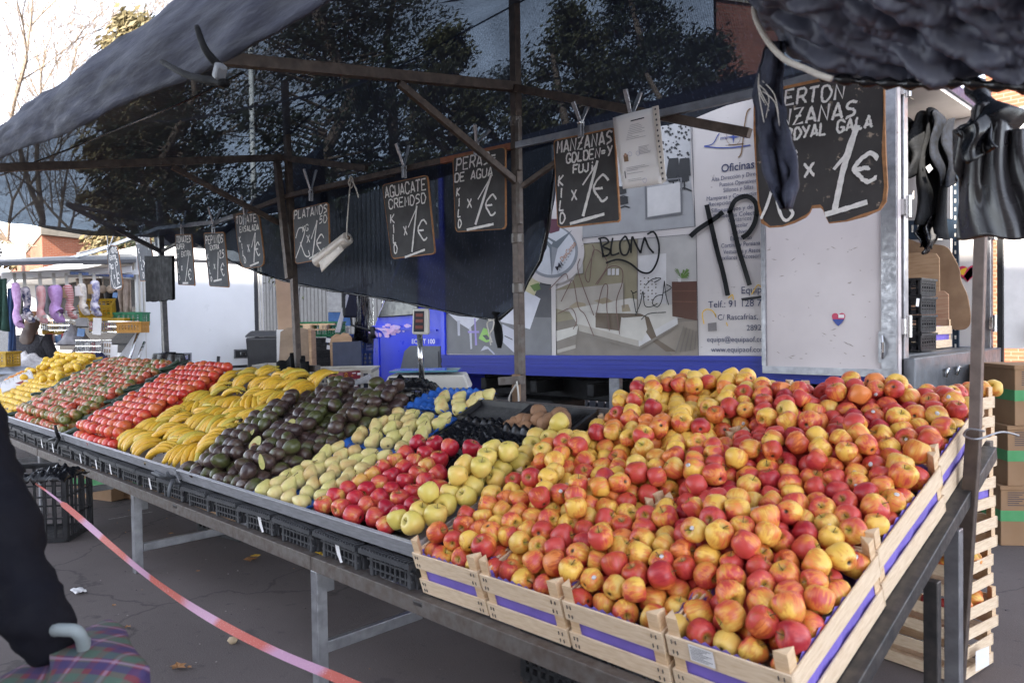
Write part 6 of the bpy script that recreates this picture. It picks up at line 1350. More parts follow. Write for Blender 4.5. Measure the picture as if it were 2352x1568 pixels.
# ---- cucumbers between the heaps
rd = random.Random(18)
for (f0, f1, b0, b1, n, nm) in ((-6.55, -6.29, -7.15, -6.83, 44, 'between mottled and bright red tomatoes'), (-8.35, -8.03, -9.25, -9.0, 30, 'between lemons and mottled tomatoes')):
    lim = linlim(f0, f1, b0, b1)
    for k in range(n):
        v = .08 + 1.10 * (k + rd.random()) / n; a, e = lim(v); u = rd.uniform(a + .03, e - .03)
        put('cucumber', 'cucumber', (u, v, .04 + .11 * v / 1.2 + rd.uniform(0, .03)), .03, TROT @ Euler((0, 0, rd.gauss(-.45, .35))).to_matrix() @ Euler((R(90) + rd.gauss(0, .12), 0, 0)).to_matrix(), 'dark cucumber in the %s of the strip %s' % (where3(v, 1.2), nm), 'cucumbers laid ' + nm, 'cucumber', ZT, rd.uniform(.8, 1.05), long=1)
# ---- a few brown potatoes at the back, stacked on a black tray
for i, (px, py) in enumerate(((1172, 985), (1187, 978), (1206, 987), (1216, 970), (1237, 948), (1238, 968), (1250, 975), (1262, 968), (1283, 955), (1292, 975), (1203, 968), (1180, 992), (1290, 960))):
    p = at(px, py, Y=2.60 - .10 * (py - 948) / 45); FR.append(dict(kind='potato', mkey='potato', p=p, r=.042, rot=rrot(random.Random(i), 1), label='dusty brown potato in the small heap behind the black paper trays', group='brown potatoes in a small heap', cat='potato', s=.9 + .05 * (i % 3)))

# ---- which fruit the picture shows (a simple depth buffer), largest first
NW, NH = 1024, 682; sx_ = NW / 2352.0
def visible():
    zb_ = np.full((NH, NW), 1e9); idb = np.full((NH, NW), -1)
    for i, f in enumerate(FR):
        d = f['p'] - CAM; D = d.dot(_f)
        if D < .3: continue
        cx_ = (1176 + d.dot(_r) / D * F) * sx_; cy_ = (784 - d.dot(_u) / D * F) * sx_; rp = f['r'] * F / D * sx_ * .97
        x0, x1, y0, y1 = int(max(0, cx_ - rp)), int(min(NW - 1, cx_ + rp)), int(max(0, cy_ - rp)), int(min(NH - 1, cy_ + rp))
        if x1 < x0 or y1 < y0: f['n'] = 0; continue
        yy, xx = np.mgrid[y0:y1 + 1, x0:x1 + 1]; q = 1 - ((xx + .5 - cx_) ** 2 + (yy + .5 - cy_) ** 2) / max(rp * rp, .3)
        dep = np.where(q > 0, D - f['r'] * np.sqrt(np.maximum(q, 0)), 1e9); sub = zb_[y0:y1 + 1, x0:x1 + 1]; m = dep < sub
        sub[m] = dep[m]; idb[y0:y1 + 1, x0:x1 + 1][m] = i
    c = np.bincount(idb[idb >= 0].ravel(), minlength=len(FR))
    for i, f in enumerate(FR): f['n'] = int(c[i])
visible()
NAMES = dict(apple='apple', redapple='red_apple', golden='golden_apple', pear='pear', avocado='avocado', tomato='tomato', salad='salad_tomato', lemon='lemon', cucumber='cucumber', potato='brown_potato')
bykind = {}
for f in FR: bykind.setdefault(f['kind'], []).append(f)
stats = {}
for kind, L in bykind.items():
    L.sort(key=lambda f: -f['n']); rd = random.Random(99); ones = [f for f in L if f['n'] >= 2][:300 if kind != 'salad' else 260]; rest = [f for f in L if f['n'] >= 2][len(ones):] + ([f for f in L if f['n'] < 2] if kind == 'apple' else [])
    stats[kind] = (len(L), len(ones), len(rest))
    for f in ones:
        me = rd.choice(MESH[f['mkey']]); o = bpy.data.objects.new(NAMES[kind], me); sc.collection.objects.link(o)
        o.matrix_world = Matrix.Translation(f['p']) @ f['rot'].to_4x4() @ Matrix.Scale(f['s'], 4); tag(o, f['label'], f['cat'], f['group'])
        if kind in STEM:
            up = f['rot'] @ V(0, 0, 1); toc = (CAM - f['p']).normalized()
            if up.dot(toc) > .15 or (kind == 'pear' and up.dot(toc) > -.3):
                s_ = bpy.data.objects.new('stem', STEM[kind][0]); sc.collection.objects.link(s_); s_.parent = o; s_.location = (0, 0, STEM[kind][1]); s_.rotation_euler = (rd.uniform(-.3, .3), rd.uniform(-.3, .3), rd.uniform(0, 6))
        if f.get('stk'):
            toc = (CAM - f['p']).normalized(); d = (toc + Vector((rd.gauss(0, .35), rd.gauss(0, .35), rd.gauss(.2, .35)))).normalized(); dl = f['rot'].transposed() @ d
            hit, loc, nrm, _i = o.ray_cast(dl * .2, -dl) if False else (True, None, None, 0)
            # surface point along dl: the farthest profile point in that direction
            best = max((v.co for v in me.vertices), key=lambda c: c.normalized().dot(dl)); nl = best.normalized()
            s_ = bpy.data.objects.new('sticker', STK); sc.collection.objects.link(s_); s_.parent = o; s_.location = best + nl * .0006; s_.rotation_mode = 'QUATERNION'; s_.rotation_quaternion = nl.to_track_quat('Z', 'Y')
            pt = bpy.data.objects.new('sticker_print', STP); sc.collection.objects.link(pt); pt.parent = s_
    if rest:
        b = MB(); mats = []; 
        for f in rest:
            me = rd.choice(MESH[f['mkey']]); mm = me.materials[0]
            if mm not in mats: mats.append(mm)
            b.c = mats.index(mm); Mx = Matrix.Translation(f['p']) @ f['rot'].to_4x4() @ Matrix.Scale(f['s'], 4)
            b.add([Mx @ v.co for v in me.vertices], [tuple(p.vertices) for p in me.polygons])
        o = b.build('apple_heap' if kind == 'apple' else NAMES[kind] + '_heap', mats, None, True, flip=False)
        tag(o, 'remaining %s lying deeper in the heap' % {'apple': 'apples'}.get(kind, NAMES[kind].replace('_', ' ') + 's'), bykind[kind][0]['cat'] + ' heap', kind='stuff')
print('FRUIT', stats)

# ---- cut avocado halves on show
M['avflesh'] = mat('avocado_flesh', (.48, .42, .17), .45, 0, .2, 45, c2=(.34, .36, .10)); M['avstone'] = mat('avocado_stone', (.32, .15, .06), .5, 0, .2)
AVP = {0: .28, 1: .55, 2: .48, 3: .18, 4: .66}
for i, (px, py, rz, lb, stone) in enumerate(((585, 1020, .4, 'cut avocado half with its stone, lying nearest the bananas', 1), (670, 980, .9, 'cut avocado half showing pale green flesh in the middle of the heap', 0), (570, 992, .6, 'cut avocado half with a stone at the edge of the bananas', 1), (601, 1063, 1.3, 'thin cut avocado half standing on edge near the front', 0), (676, 963, .2, 'cut avocado half peeping out behind the pale one', 1))):
    d_ = ray(px, py); nn = V(0, -ST, CT); c = CAM + d_ * ((SP(0, 0, .135) - CAM).dot(nn) / d_.dot(nn)); t = thing('avocado_half', lb, 'avocado', c, 'cut avocado halves on show')
    Mx = Matrix.Rotation(rz, 4, 'Z') @ Matrix.Rotation(R(50), 4, 'X') @ Matrix.Rotation(R(-90), 4, 'X')
    hs_ = .036; prof = [(x * hs_ * (.4 if i == 3 else 1), z * hs_) for x, z in PV]
    sk = MB(); n = 10; vs = []; 
    for r_, z_ in prof:
        for j in range(n + 1): a = math.pi * j / n; vs.append(Mx @ V(r_ * math.cos(a), r_ * math.sin(a), z_))
    sk.add(vs, [(q * (n + 1) + j, q * (n + 1) + j + 1, (q + 1) * (n + 1) + j + 1, (q + 1) * (n + 1) + j) for q in range(len(prof) - 1) for j in range(n)]); sk.build('skin', MESH['avocado'][0].materials[0], t, True, local=True)
    MB().poly([Mx @ V(r_ * .98, .0005, z_) for r_, z_ in prof] + [Mx @ V(-r_ * .98, .0005, z_) for r_, z_ in prof[::-1]]).build('flesh', M['avflesh'], t, local=True)
    if stone: MB().lathe([(.001, -.016), (.012, -.011), (.017, 0), (.012, .011), (.001, .016)], 14, Mx @ Matrix.Translation((0, -.002, -.008)) @ Matrix.Diagonal((1, .7, 1, 1))).build('stone', M['avstone'], t, True, local=True)

# ---- bananas in hands of five or six
def bananamat():
    b = NB('banana_skin'); oi = b.n('ObjectInfo').outputs['Random']; s = b.n('SeparateXYZ'); b.l(b.coord(), s.inputs[0])
    col = b.ramp(oi, [(.1, (.72, .40, .03)), (.7, (.70, .44, .045)), (.97, (.52, .42, .06))])
    col = b.mix(b.rng(b.math('ABSOLUTE', s.outputs[0]), .07, .105, 0, .6), col, (.36, .34, .05))
    col = b.mix(b.rng(b.noise(90, 4), .62, .68, 0, .7), col, (.14, .07, .02))
    col = b.mix(b.rng(b.noise(16, 3, b.coord((.25, 2, 2))), .45, .7, 0, .35), col, (.40, .26, .03))
    return b.bsdf(col, .42)
M['banana'] = bananamat(); M['bantip'] = mat('banana_tip', (.05, .035, .02), .8)
def bananamesh(k):
    b = MB(); n = 11; pts = []; rr = []
    for i in range(n):
        a = -.85 + 1.70 * i / (n - 1); Rr_ = .125; pts.append(V(Rr_ * math.sin(a), .004 * math.sin(i * k), Rr_ * math.cos(a) - Rr_ * .88)); q = i / (n - 1)
        rr.append(.0212 * (math.sin(math.pi * min(1, max(0, .08 + .86 * q))) ** .38) * (1 if q < .8 else 1))
    rr[-1] = .006; rr[-2] = .011; rr[0] = .005; rr[1] = .012
    b.tube(pts, rr, 7); b.c = 1; b.tube([pts[0], pts[0] + (pts[0] - pts[1]).normalized() * .008], .0055, 5); b.c = 0; b.tube([pts[-1], pts[-1] + (pts[-1] - pts[-2]).normalized() * .03], [.006, .007], 5)
    o = b.build('banana', [M['banana'], M['bantip']], None, True, local=True); me = o.data; bpy.data.objects.remove(o); return me
BM = [bananamesh(k) for k in (1, 2, 3)]
_o = MB().tube([V(.095, -.03, -.034), V(.108, 0, -.045), V(.095, .03, -.034)], [.007, .010, .007], 6).build('crown', M['bantip'], None, True, local=True); CRN = _o.data; bpy.data.objects.remove(_o)
rd = random.Random(30); lim = linlim(-5.44, -4.36, -5.93, -4.58); bnum = 0
for j in range(8):
    v = .125 + j * .148; a, e = lim(v); n = int((e - a) / .225)
    for i in range(n):
        u = a + .11 + (e - a - .20) * (i + .5 * (j % 2) * .5) / max(1, n - 1); h = .06 + .05 * (v / 1.2) + rd.uniform(0, .025) + (.02 if j > 5 else 0)
        t = thing('banana_bunch', 'bunch of %s bananas in the %s rows on the %s side' % ('greenish yellow' if (i + j) % 4 == 0 else 'ripe yellow', where3(v, 1.2), 'tomato' if u < (a + e) / 2 else 'avocado'), 'bananas', SP(u + rd.gauss(0, .018), v + rd.gauss(0, .015), h), 'bunches of bananas')
        t.rotation_euler = (TROT @ Euler((rd.gauss(.1, .12), rd.gauss(-.20, .16), rd.gauss(1.35, .38))).to_matrix()).to_euler()
        k = rd.choice((3, 4, 5, 6, 6, 7))
        for q in range(k):
            o = bpy.data.objects.new('banana', rd.choice(BM)); sc.collection.objects.link(o); o.parent = t; o.location = (rd.uniform(-.006, .006), (q - (k - 1) / 2) * .039, rd.uniform(-.006, .006) - abs(q - (k - 1) / 2) * .004); o.rotation_euler = ((q - (k - 1) / 2) * .10 + rd.gauss(0, .07), rd.gauss(0, .08), -(q - (k - 1) / 2) * .10 + rd.gauss(0, .03)); s_ = rd.uniform(.88, 1.12); o.scale = (s_, s_, s_)
        o = bpy.data.objects.new('crown', CRN); sc.collection.objects.link(o); o.parent = t
# ---- papers and trays under the fruit
M['bluepaper'] = mat('blue_tray_paper', (.03, .13, .50), .4, 0, .2, 12, bump=.6, bscale=26)
def cuppaper(name, lb, u0, u1, v0, v1, w0, m_, cup=.055, amp=.012, cat='tray'):
    def f(a, c):
        u = u0 + (u1 - u0) * a; v = v0 + (v1 - v0) * c; ed = min(a, 1 - a, c, 1 - c)
        return SP(u, v, w0 + amp * (abs(math.sin(u * math.pi / cup)) * abs(math.sin(v * math.pi / cup))) + (.02 * (1 - ed / .06) if ed < .06 else 0) + .02 * noise.noise(Vector((u * 6, v * 6, 3))) + .05 * v / 1.5)
    return tag(MB().slab(f, int((u1 - u0) / .012), int((v1 - v0) / .012), .002).build(name, m_, smooth=True), lb, cat, 'moulded paper trays under the fruit')
cuppaper('paper_tray', 'blue moulded paper tray under the front pears', -3.46, -2.94, .01, .50, .012, M['bluepaper'])
cuppaper('paper_tray', 'blue moulded paper tray under the middle pears', -3.46, -2.95, .52, .95, .016, M['bluepaper'])
cuppaper('paper_tray', 'blue moulded paper tray under the back pears by the empty corner', -3.44, -2.96, .97, 1.24, .03, M['bluepaper'], amp=.02)
cuppaper('paper_tray', 'shiny black moulded tray lying empty behind the red apples', -2.86, -2.58, .64, .92, .04, M['bag'], amp=.03)
cuppaper('paper_tray', 'shiny black moulded tray lying empty beside the yellow apples', -2.55, -2.30, .60, .86, .05, M['bag'], amp=.03)
cuppaper('paper_tray', 'black moulded tray under the red apples', -2.92, -2.36, .02, .62, .012, M['bag'])
# black slotted crate floors at the back of the tray
for i, (u0, u1, v0, v1) in enumerate(((-2.93, -2.56, .93, 1.10), (-2.54, -2.16, .88, 1.10))):
    b = MB(); n = 22
    for k in range(n + 1):
        uu = u0 + (u1 - u0) * k / n; b.beam(SP(uu, v0, .06), SP(uu, v1, .08), .006, .01)
        vv = v0 + (v1 - v0) * k / n; b.beam(SP(u0, vv, .061 + .02 * k / n), SP(u1, vv, .061 + .02 * k / n), .006, .01)
    for a, e in (((u0, v0), (u1, v0)), ((u1, v0), (u1, v1)), ((u1, v1), (u0, v1)), ((u0, v1), (u0, v0))): b.beam(SP(*a, .065 if a[1] == v0 else .085), SP(*e, .065 if e[1] == v0 else .085), .02, .05)
    tag(b.build('upturned_crate', M['blackpl']), ('upturned black crate beside the middle post, behind the pears', 'upturned black crate behind the yellow apples')[i], 'crate', 'upturned black crates at the back')

# ---- wooden crates with purple paper
def wood_crate(par_loc, rot, lb, group, W=None, L=.54, slatw=None, liner=True, m1=None, jag=True):
    W = W or PITCHC - .010; t = thing('wooden_crate', lb, 'crate', par_loc, group); t.rotation_euler = rot
    x, y = W / 2, L
    b = MB()
    for k in range(5): b.box((0, .02 + (L - .04) * (k + .5) / 5, .004), (W - .02, (L - .04) / 5 - .008, .006))
    b.build('base', M['woodw'], t, local=True)
    for nm, sg in (('f', 0), ('b', 1)):
        b = MB()
        for z0, z1 in ((.004, .062), (.104, .165)): b.box((0, .004 if sg == 0 else L - .004, (z0 + z1) / 2), (W - .002, .006, z1 - z0))
        for z in (.02, .045, .12, .15):
            for xx in (-x + .018, x - .02, -x + .03, x - .034): b.c = 1; b.box((xx, -.0005 if sg == 0 else L + .0005, z), (.002, .003, .012)); b.c = 0
        b.build('end_wall', [M['woodw'], M['ink']], t, local=True, bevel=.0015)
    for sg in (-1, 1):
        b = MB()
        for z0, z1 in ((.004, .062), (.104, .165)): b.box((sg * (x - .004), L / 2, (z0 + z1) / 2), (.006, L - .018, z1 - z0))
        b.build('side_wall', M['woodw'], t, local=True, bevel=.0015)
    for sx, sy in ((-1, 0), (1, 0), (-1, 1), (1, 1)):
        cx_, cy_ = sx * (x - .0075), (.008 if sy == 0 else L - .008); q = .036; dy = 1 if sy == 0 else -1
        MB().prism([V(cx_, cy_, .008), V(cx_ - sx * q, cy_, .008), V(cx_, cy_ + dy * q, .008)], (0, 0, .207)).build('corner_post', M['wood'], t, local=True, bevel=.0015)
    if liner:
        b = MB(); z = .160; ins = .0125
        for (x0, y0), (x1, y1) in (((-x + ins, ins), (x - ins, ins)), ((x - ins, ins), (x - ins, L - ins)), ((x - ins, L - ins), (-x + ins, L - ins)), ((-x + ins, L - ins), (-x + ins, ins))):
            n = 22 if jag else 4; nx_, ny_ = (y1 - y0), -(x1 - x0); ll = math.hypot(nx_, ny_); nx_, ny_ = nx_ / ll, ny_ / ll
            tops = []; 
            for k in range(n + 1):
                f = k / n; wv = .004 * math.sin(f * 9); zz = z + (.006 if k % 2 else -.004) + .006 * math.sin(f * 5)
                tops.append((x0 + (x1 - x0) * f - nx_ * wv * 0, y0 + (y1 - y0) * f, zz))
            b.add([V(a, c, .012) for a, c, _ in tops] + [V(a + nx_ * -.004 * math.sin(k * 1.1), c - ny_ * -.0, .08) for k, (a, c, _) in enumerate(tops)] + [V(*q) for q in tops], [(r_ * (n + 1) + k, r_ * (n + 1) + k + 1, (r_ + 1) * (n + 1) + k + 1, (r_ + 1) * (n + 1) + k) for r_ in range(2) for k in range(n)])
        b.build('paper_liner', M['liner'], t, local=True)
    return t
pc = None
for ri in range(3):
    for ci in range(4):
        lb = 'open poplar crate with purple paper in the %s row, %s' % (rowsn[ri], coln[ci]); loc = SP(XCR + PITCHC * (ci + .5), .0 + ri * CL_, 0, z0=ZB + .003)
        if pc is None: t = pc = wood_crate(loc, (TH, 0, 0), lb, 'wooden crates of apples on the stall')
        else: t = copy_tree(pc); t.location = loc; t['label'] = lb
        t.rotation_euler = (TH, random.gauss(0, .006), random.gauss(0, .012))
        if ri == 0 and ci == 3:
            b = MB(); b.poly([V(-.10, -.002, .115), V(-.03, -.002, .113), V(-.03, -.002, .162), V(-.10, -.002, .163)]); b.c = 1
            for k in range(8): b.poly([V(-.096, -.0028, .157 - k * .005), V(-.096 + (.06 - .012 * (k % 3)), -.0028, .157 - k * .005), V(-.096 + (.06 - .012 * (k % 3)), -.0028, .1555 - k * .005), V(-.096, -.0028, .1555 - k * .005)])
            b.build('paper_label', [M['whp'], M['ink']], t, local=True)
# ================================================================== BEHIND THE COUNTER
# scale with its display column
t = thing('weighing_scale', 'white counter scale with a tall customer display, behind the avocados', 'scale', at(985, 900, D=5.6)); DS = 5.4
def S(px, py, d=DS): return at(px, py, D=d)
RZ = Matrix.Rotation(HEAD, 3, 'Z')
c = S(985, 872, 5.5)
b = MB(); w2 = .31; b.hexa([c + RZ @ V(x, y, z) for z, k in ((-.06, 1), (.045, .86)) for x, y in ((-w2 * k, -.16), (w2 * k, -.16), (w2 * k, .16), (-w2 * k, .16))]); b.build('scale_body', M['offwhite'], t, bevel=.015)
MB().box(c + RZ @ V(-.02, 0, .07), (.48, .34, .012), RZ).build('glass_plate', mat('tinted_glass_plate', (.10, .28, .34), .1), t, bevel=.004)
MB().box(c + RZ @ V(-.16, -.162, .0), (.2, .01, .06), RZ).build('keypad', M['glassdark'], t)
p0, p1 = S(969, 872, 5.25), S(964, 768, 5.25)
MB().tube([p0, p1], .020, 12).build('column', M['chrome'], t, True)
q = [S(948, 708, 5.25), S(985, 708, 5.25), S(985, 768, 5.25), S(946, 768, 5.25)]
b = MB(); b.prism([q[3], q[2], q[1], q[0]], _f * .07); hd = b.build('display_head', M['offwhite'], t, bevel=.014)
b = MB(); def_ = lambda u, v, k: q[0].lerp(q[1], u).lerp(q[3].lerp(q[2], u), v) - _f * k
b.poly([def_(.1, .1, .003), def_(.72, .1, .003), def_(.72, .9, .003), def_(.1, .9, .003)]); b.c = 1
for v in (.2, .42, .66): b.poly([def_(.2, v, .005), def_(.64, v, .005), def_(.64, v + .12, .005), def_(.2, v + .12, .005)])
b.build('display_panel', [M['glassdark'], mat('red_digits_panel', (.22, .05, .04), .3)], hd, flip=False)
def crumple(name, lb, px0, py0, px1, py1, D_, h, m_, seed, cat, dep=.3):
    a, e = at(px0, py0, D=D_), at(px1, py1, D=D_); b = MB()
    b.slab(lambda u, v: a.lerp(e, u) + V(-.7, .7, 0) * (v * dep) + V(0, 0, h * math.sin(math.pi * u) ** .5 * (1 - (2 * v - 1) ** 2) ** .5 * (.6 + .9 * abs(noise.noise(Vector((u * 5, v * 5, seed))))) + .01) + V(0, 0, .03 * noise.noise(Vector((u * 13, v * 11, seed)))), 26, 16, .006)
    return tag(b.build(name, m_, smooth=True), lb, cat)
crumple('bin_bag', 'crumpled black plastic bag lying in front of the scale', 875, 900, 1000, 900, 5.0, .085, M['bag'], 3, 'bag')
crumple('bin_bag', 'small black bag beside the blue paper under the pears', 935, 925, 985, 925, 4.4, .05, M['bag'], 6, 'bag', .2)
# counter boards behind the fruit
def board3(name, lb, pxs, D_, th, m_, cat='board', Ds=None):
    p = [at(x, y, D=(Ds[i] if Ds else D_)) for i, (x, y) in enumerate(pxs)]; n_ = (p[1] - p[0]).cross(p[3] - p[0]).normalized()
    return tag(MB().prism(p, n_ * th).build(name, m_, bevel=.004), lb, cat)
board3('counter_board', 'pale plastic counter board behind the avocados, below the scale', [(815, 930), (950, 925), (945, 893), (862, 889)], 0, -.03, M['offwhite'], Ds=(4.9, 4.6, 5.2, 5.6))
t = thing('counter_table', 'dark counter table under the scale', 'table', at(950, 930, D=5.5)); t.location.z = 0
a = [at(800, 910, D=5.5), at(1150, 905, D=4.9), at(1130, 880, D=5.9), at(860, 885, D=6.4)]; zc = .985
tops = [V(p.x, p.y, zc) for p in a]
MB().hexa([p - V(0, 0, .05) for p in tops] + tops).build('tabletop', M['blackpl'], t, bevel=.004)
for p in tops: MB().beam(V(p.x, p.y, 0), V(p.x, p.y, zc - .052), .05, .05).build('leg', M['rust'], t)
MB().beam(tops[0] + V(0, 0, -.02) + RZ @ V(0, -.02, 0), tops[1] + V(0, 0, -.02) + RZ @ V(0, -.02, 0), .02, .05).build('edge_trim', M['tray_steel'], t)
board3('metal_channel', 'bent steel channel lying on the counter beside the avocados', [(788, 890), (858, 876), (850, 858), (795, 884)], 5.9, .05, M['tray_steel'], 'metal strip')
t = None
# boards, crates and pallets between the van and the cab
board3('plank', 'tall light brown plywood plank leaning behind the second post', [(645, 855), (692, 852), (680, 640), (634, 640)], 9.4, .03, M['ply'] if False else mat('light_plywood', (.44, .29, .19), .75, 0, .2, 5, bump=.1), 'plank')
b = MB(); D_ = 8.9; o = [(640, 850), (718, 850), (716, 770), (706, 756), (690, 752), (660, 752), (644, 762), (642, 800)]
tag(MB().prism([at(x, y, D=D_) for x, y in o], _f * .025).build('old_board', mat('weathered_board', (.33, .24, .17), .85, 0, .35, 6, bump=.3)), 'weathered wooden board with rounded corners standing behind the second post', 'board')
board3('white_board', 'white laminated board standing just behind the weathered board', [(637, 850), (722, 850), (717, 757), (636, 757)], 9.1, .02, M['white'])
board3('plank', 'thin brown plank standing on edge beside the weathered board', [(722, 852), (728, 852), (725, 758), (718, 754)], 8.8, .2, M['ply'], 'plank')
kw = dict(group='crates stacked beside the lorry cab')
def pcr(lb, px, py, D_, m_, L=.55, W=.38, H=.24, rz=0): return plastic_crate('plastic_crate', lb, at(px, py, D=D_), L, W, H, m_, rz, 0, kw['group'])
for k, (py, lb) in enumerate(((852, 'black crate at the bottom of the stack beside the lorry cab'), (826, 'black crate second from the bottom in the stack beside the cab'), (800, 'black crate third in the stack, with white papers in front'))): pcr(lb, 760, py + 2, 9.6, M['blackpl'], .6, .4, .145, R(40))
pcr('green crate on top of the black crates, under the small pallet', 742, 773, 9.7, M['grncrate'], .48, .34, .19, R(42))
pcr('dark blue crate behind the round topped board, beside the cab', 805, 806, 9.9, M['bluecrate'], .5, .36, .22, R(42))
pcr('blue crate standing lower behind the slate', 822, 850, 9.9, M['bluecrate'], .5, .36, .26, R(42))
tag(MB().box(at(730, 745, D=9.6), (.5, .3, .02), RZ).box(at(730, 757, D=9.6), (.5, .3, .02), RZ).box(at(711, 751, D=9.5), (.09, .28, .06), RZ).box(at(748, 751, D=9.5), (.09, .28, .06), RZ).build('small_pallet', M['wood'], bevel=.004), 'small wooden pallet on top of the green crate', 'pallet')
pl = bpy.data.objects['small_pallet']; b = MB(); a = at(741, 756, D=9.18); e = at(754, 755, D=9.22); text3d(b, 'F10', a, e, .04, bold=.01); b.build('stencil_lettering', M['ink'], pl, flip=False)
pp = thing('painted_panel', 'board painted grey above and blue below, behind the leaning aluminium bar', 'board', at(768, 770, D=10.3))
MB().prism([at(x, y, D=10.3) for x, y in ((754, 716), (806, 716), (804, 664), (752, 668))], _f * .04).build('grey_upper', mat('mottled_grey_paint', (.42, .41, .40), .8, 0, .3, 14), pp)
MB().prism([at(x, y, D=10.31) for x, y in ((754, 748), (806, 748), (806, 717), (754, 717))], _f * .04).build('blue_lower', mat('flaking_blue_paint', (.05, .13, .32), .7, 0, .35, 12), pp)
board3('white_box', 'white carton behind the leaning aluminium bar', [(750, 772), (792, 776), (796, 750), (753, 748)], 9.9, -.2, M['whp'], 'carton')
board3('aluminium_bar', 'aluminium bar leaning against the stack beside the cab', [(770, 764), (782, 764), (802, 678), (796, 676)], 9.0, .03, M['tray_steel'], 'bar')
o = [(760, 852), (757, 790), (760, 774), (772, 766), (782, 768), (788, 764), (800, 766), (808, 776), (809, 852)]
tag(MB().prism([at(x, y, D=8.7) for x, y in o], _f * .025).build('round_topped_board', M['ply'], bevel=.005), 'plywood board with a scalloped round top behind the blank slate', 'board')
board3('slate', 'blank dark blue slate leaning against the round topped board', [(766, 852), (832, 848), (830, 783), (764, 786)], 8.55, .02, mat('slate_blue', (.035, .042, .075), .6), 'slate')
for i, (x, y) in enumerate(((755, 781), (757, 797))): board3('paper_scrap', ('upper white paper scrap stuck on the black crates', 'lower white paper scrap stuck on the black crates')[i], [(x - 7, y + 5), (x + 6, y + 6), (x + 6, y - 4), (x - 6, y - 5)], 9.05, .003, M['whp'], 'paper')
crumple('tarpaulin', 'dark tarpaulin hanging bunched behind the cab mirror', 812, 780, 846, 790, 9.6, .9, M['bag'], 8, 'tarpaulin', .5)
plastic_crate('white_crate', 'large dirty white slotted crate standing behind the bananas', at(752, 930, D=7.6), .95, .6, .37, mat('dirty_white_plastic', (.50, .47, .42), .6, 0, .35, 5, c2=(.30, .27, .22)), HEAD + .05, 0, None, 12, 3)
plastic_crate('white_crate', 'white slotted crate left of the bags on the second post', at(643, 905, D=8.0), .4, .4, .32, bpy.data.materials['dirty_white_plastic'], HEAD, 0, None, 5, 3)
# maroon fruit boxes
M['maroon'] = mat('maroon_print', (.19, .015, .03), .55, 0, .15)
def fruitbox(lb, px0, px1, px2, py0, py1, D_):
    t = thing('fruit_carton', lb, 'carton', at((px0 + px2) / 2, py1, D=D_), 'maroon fruit cartons behind the avocados')
    a, m_, e = at(px0, py1 - 2, D=D_ + .25), at(px1, py1, D=D_), at(px2, py1 - 6, D=D_ + .35); h = (py1 - py0) * D_ / F; bk = a + e - m_
    MB().hexa([p for p in (a, m_, e, bk)] + [p + V(0, 0, h) for p in (a, m_, e, bk)]).build('carton_body', [M['maroon']], t)
    b = MB(); n_ = (e - m_).cross(V(0, 0, 1)).normalized(); n_ = n_ if n_.dot(_f) < 0 else -n_
    def Q(u, v): return m_.lerp(e, u) + V(0, 0, h * v) + n_ * .004
    cx_, cy_ = .12, .45
    ar = (e - m_).length / h
    for k in range(16):
        a0, a1 = k * .3927, (k + 1) * .3927; b.c = 0; b.poly([Q(cx_ + r_ / ar * math.cos(a_), cy_ + r_ * math.sin(a_)) for r_, a_ in ((.48, a0), (.48, a1), (.40, a1), (.40, a0))])
    for k in range(6): a_ = k * 1.047; b.poly([Q(cx_ + .42 / ar * math.cos(a_ - .06), cy_ + .42 * math.sin(a_ - .06)), Q(cx_ + .42 / ar * math.cos(a_ + .06), cy_ + .42 * math.sin(a_ + .06)), Q(cx_ + .02, cy_ + .05), Q(cx_ - .01, cy_ - .03)])
    b.c = 1; b.poly([Q(.42, .7), Q(.62, .7), Q(.62, .84), Q(.42, .84)]); b.poly([Q(.7, .45), Q(.92, .45), Q(.92, .75), Q(.7, .75)])
    b.c = 0; b.poly([Q(.42 + .07 * math.cos(a_ * .7), .42 + .14 * math.sin(a_ * .7)) for a_ in range(5)]); b.build('wheel_print', [mat('orange_print', (.62, .30, .03), .5) if 'orange_print' not in bpy.data.materials else bpy.data.materials['orange_print'], M['whp']], t, flip=False)
    b = MB(); n2 = (m_ - a).cross(V(0, 0, 1)).normalized(); n2 = n2 if n2.dot(_f) < 0 else -n2
    text3d(b, 'eduarpe', a.lerp(m_, .22) + V(0, 0, h * .3) + n2 * .004, a.lerp(m_, .62) + V(0, 0, h * .3) + n2 * .004, .035); b.build('carton_lettering', bpy.data.materials['orange_print'], t, flip=False)
    MB().hexa([p.lerp((a + e) / 2, .08) + V(0, 0, h * .985) for p in (a, m_, e, bk)] + [p.lerp((a + e) / 2, .08) + V(0, 0, h + .003) for p in (a, m_, e, bk)]).build('carton_inside', M['card'], t)
fruitbox('maroon fruit carton with a wheel emblem, lower one of two behind the avocados', 753, 783, 824, 879, 902, 7.0)
fruitbox('maroon fruit carton with a wheel emblem, upper one of two behind the avocados', 755, 789, 833, 855, 874, 7.0)
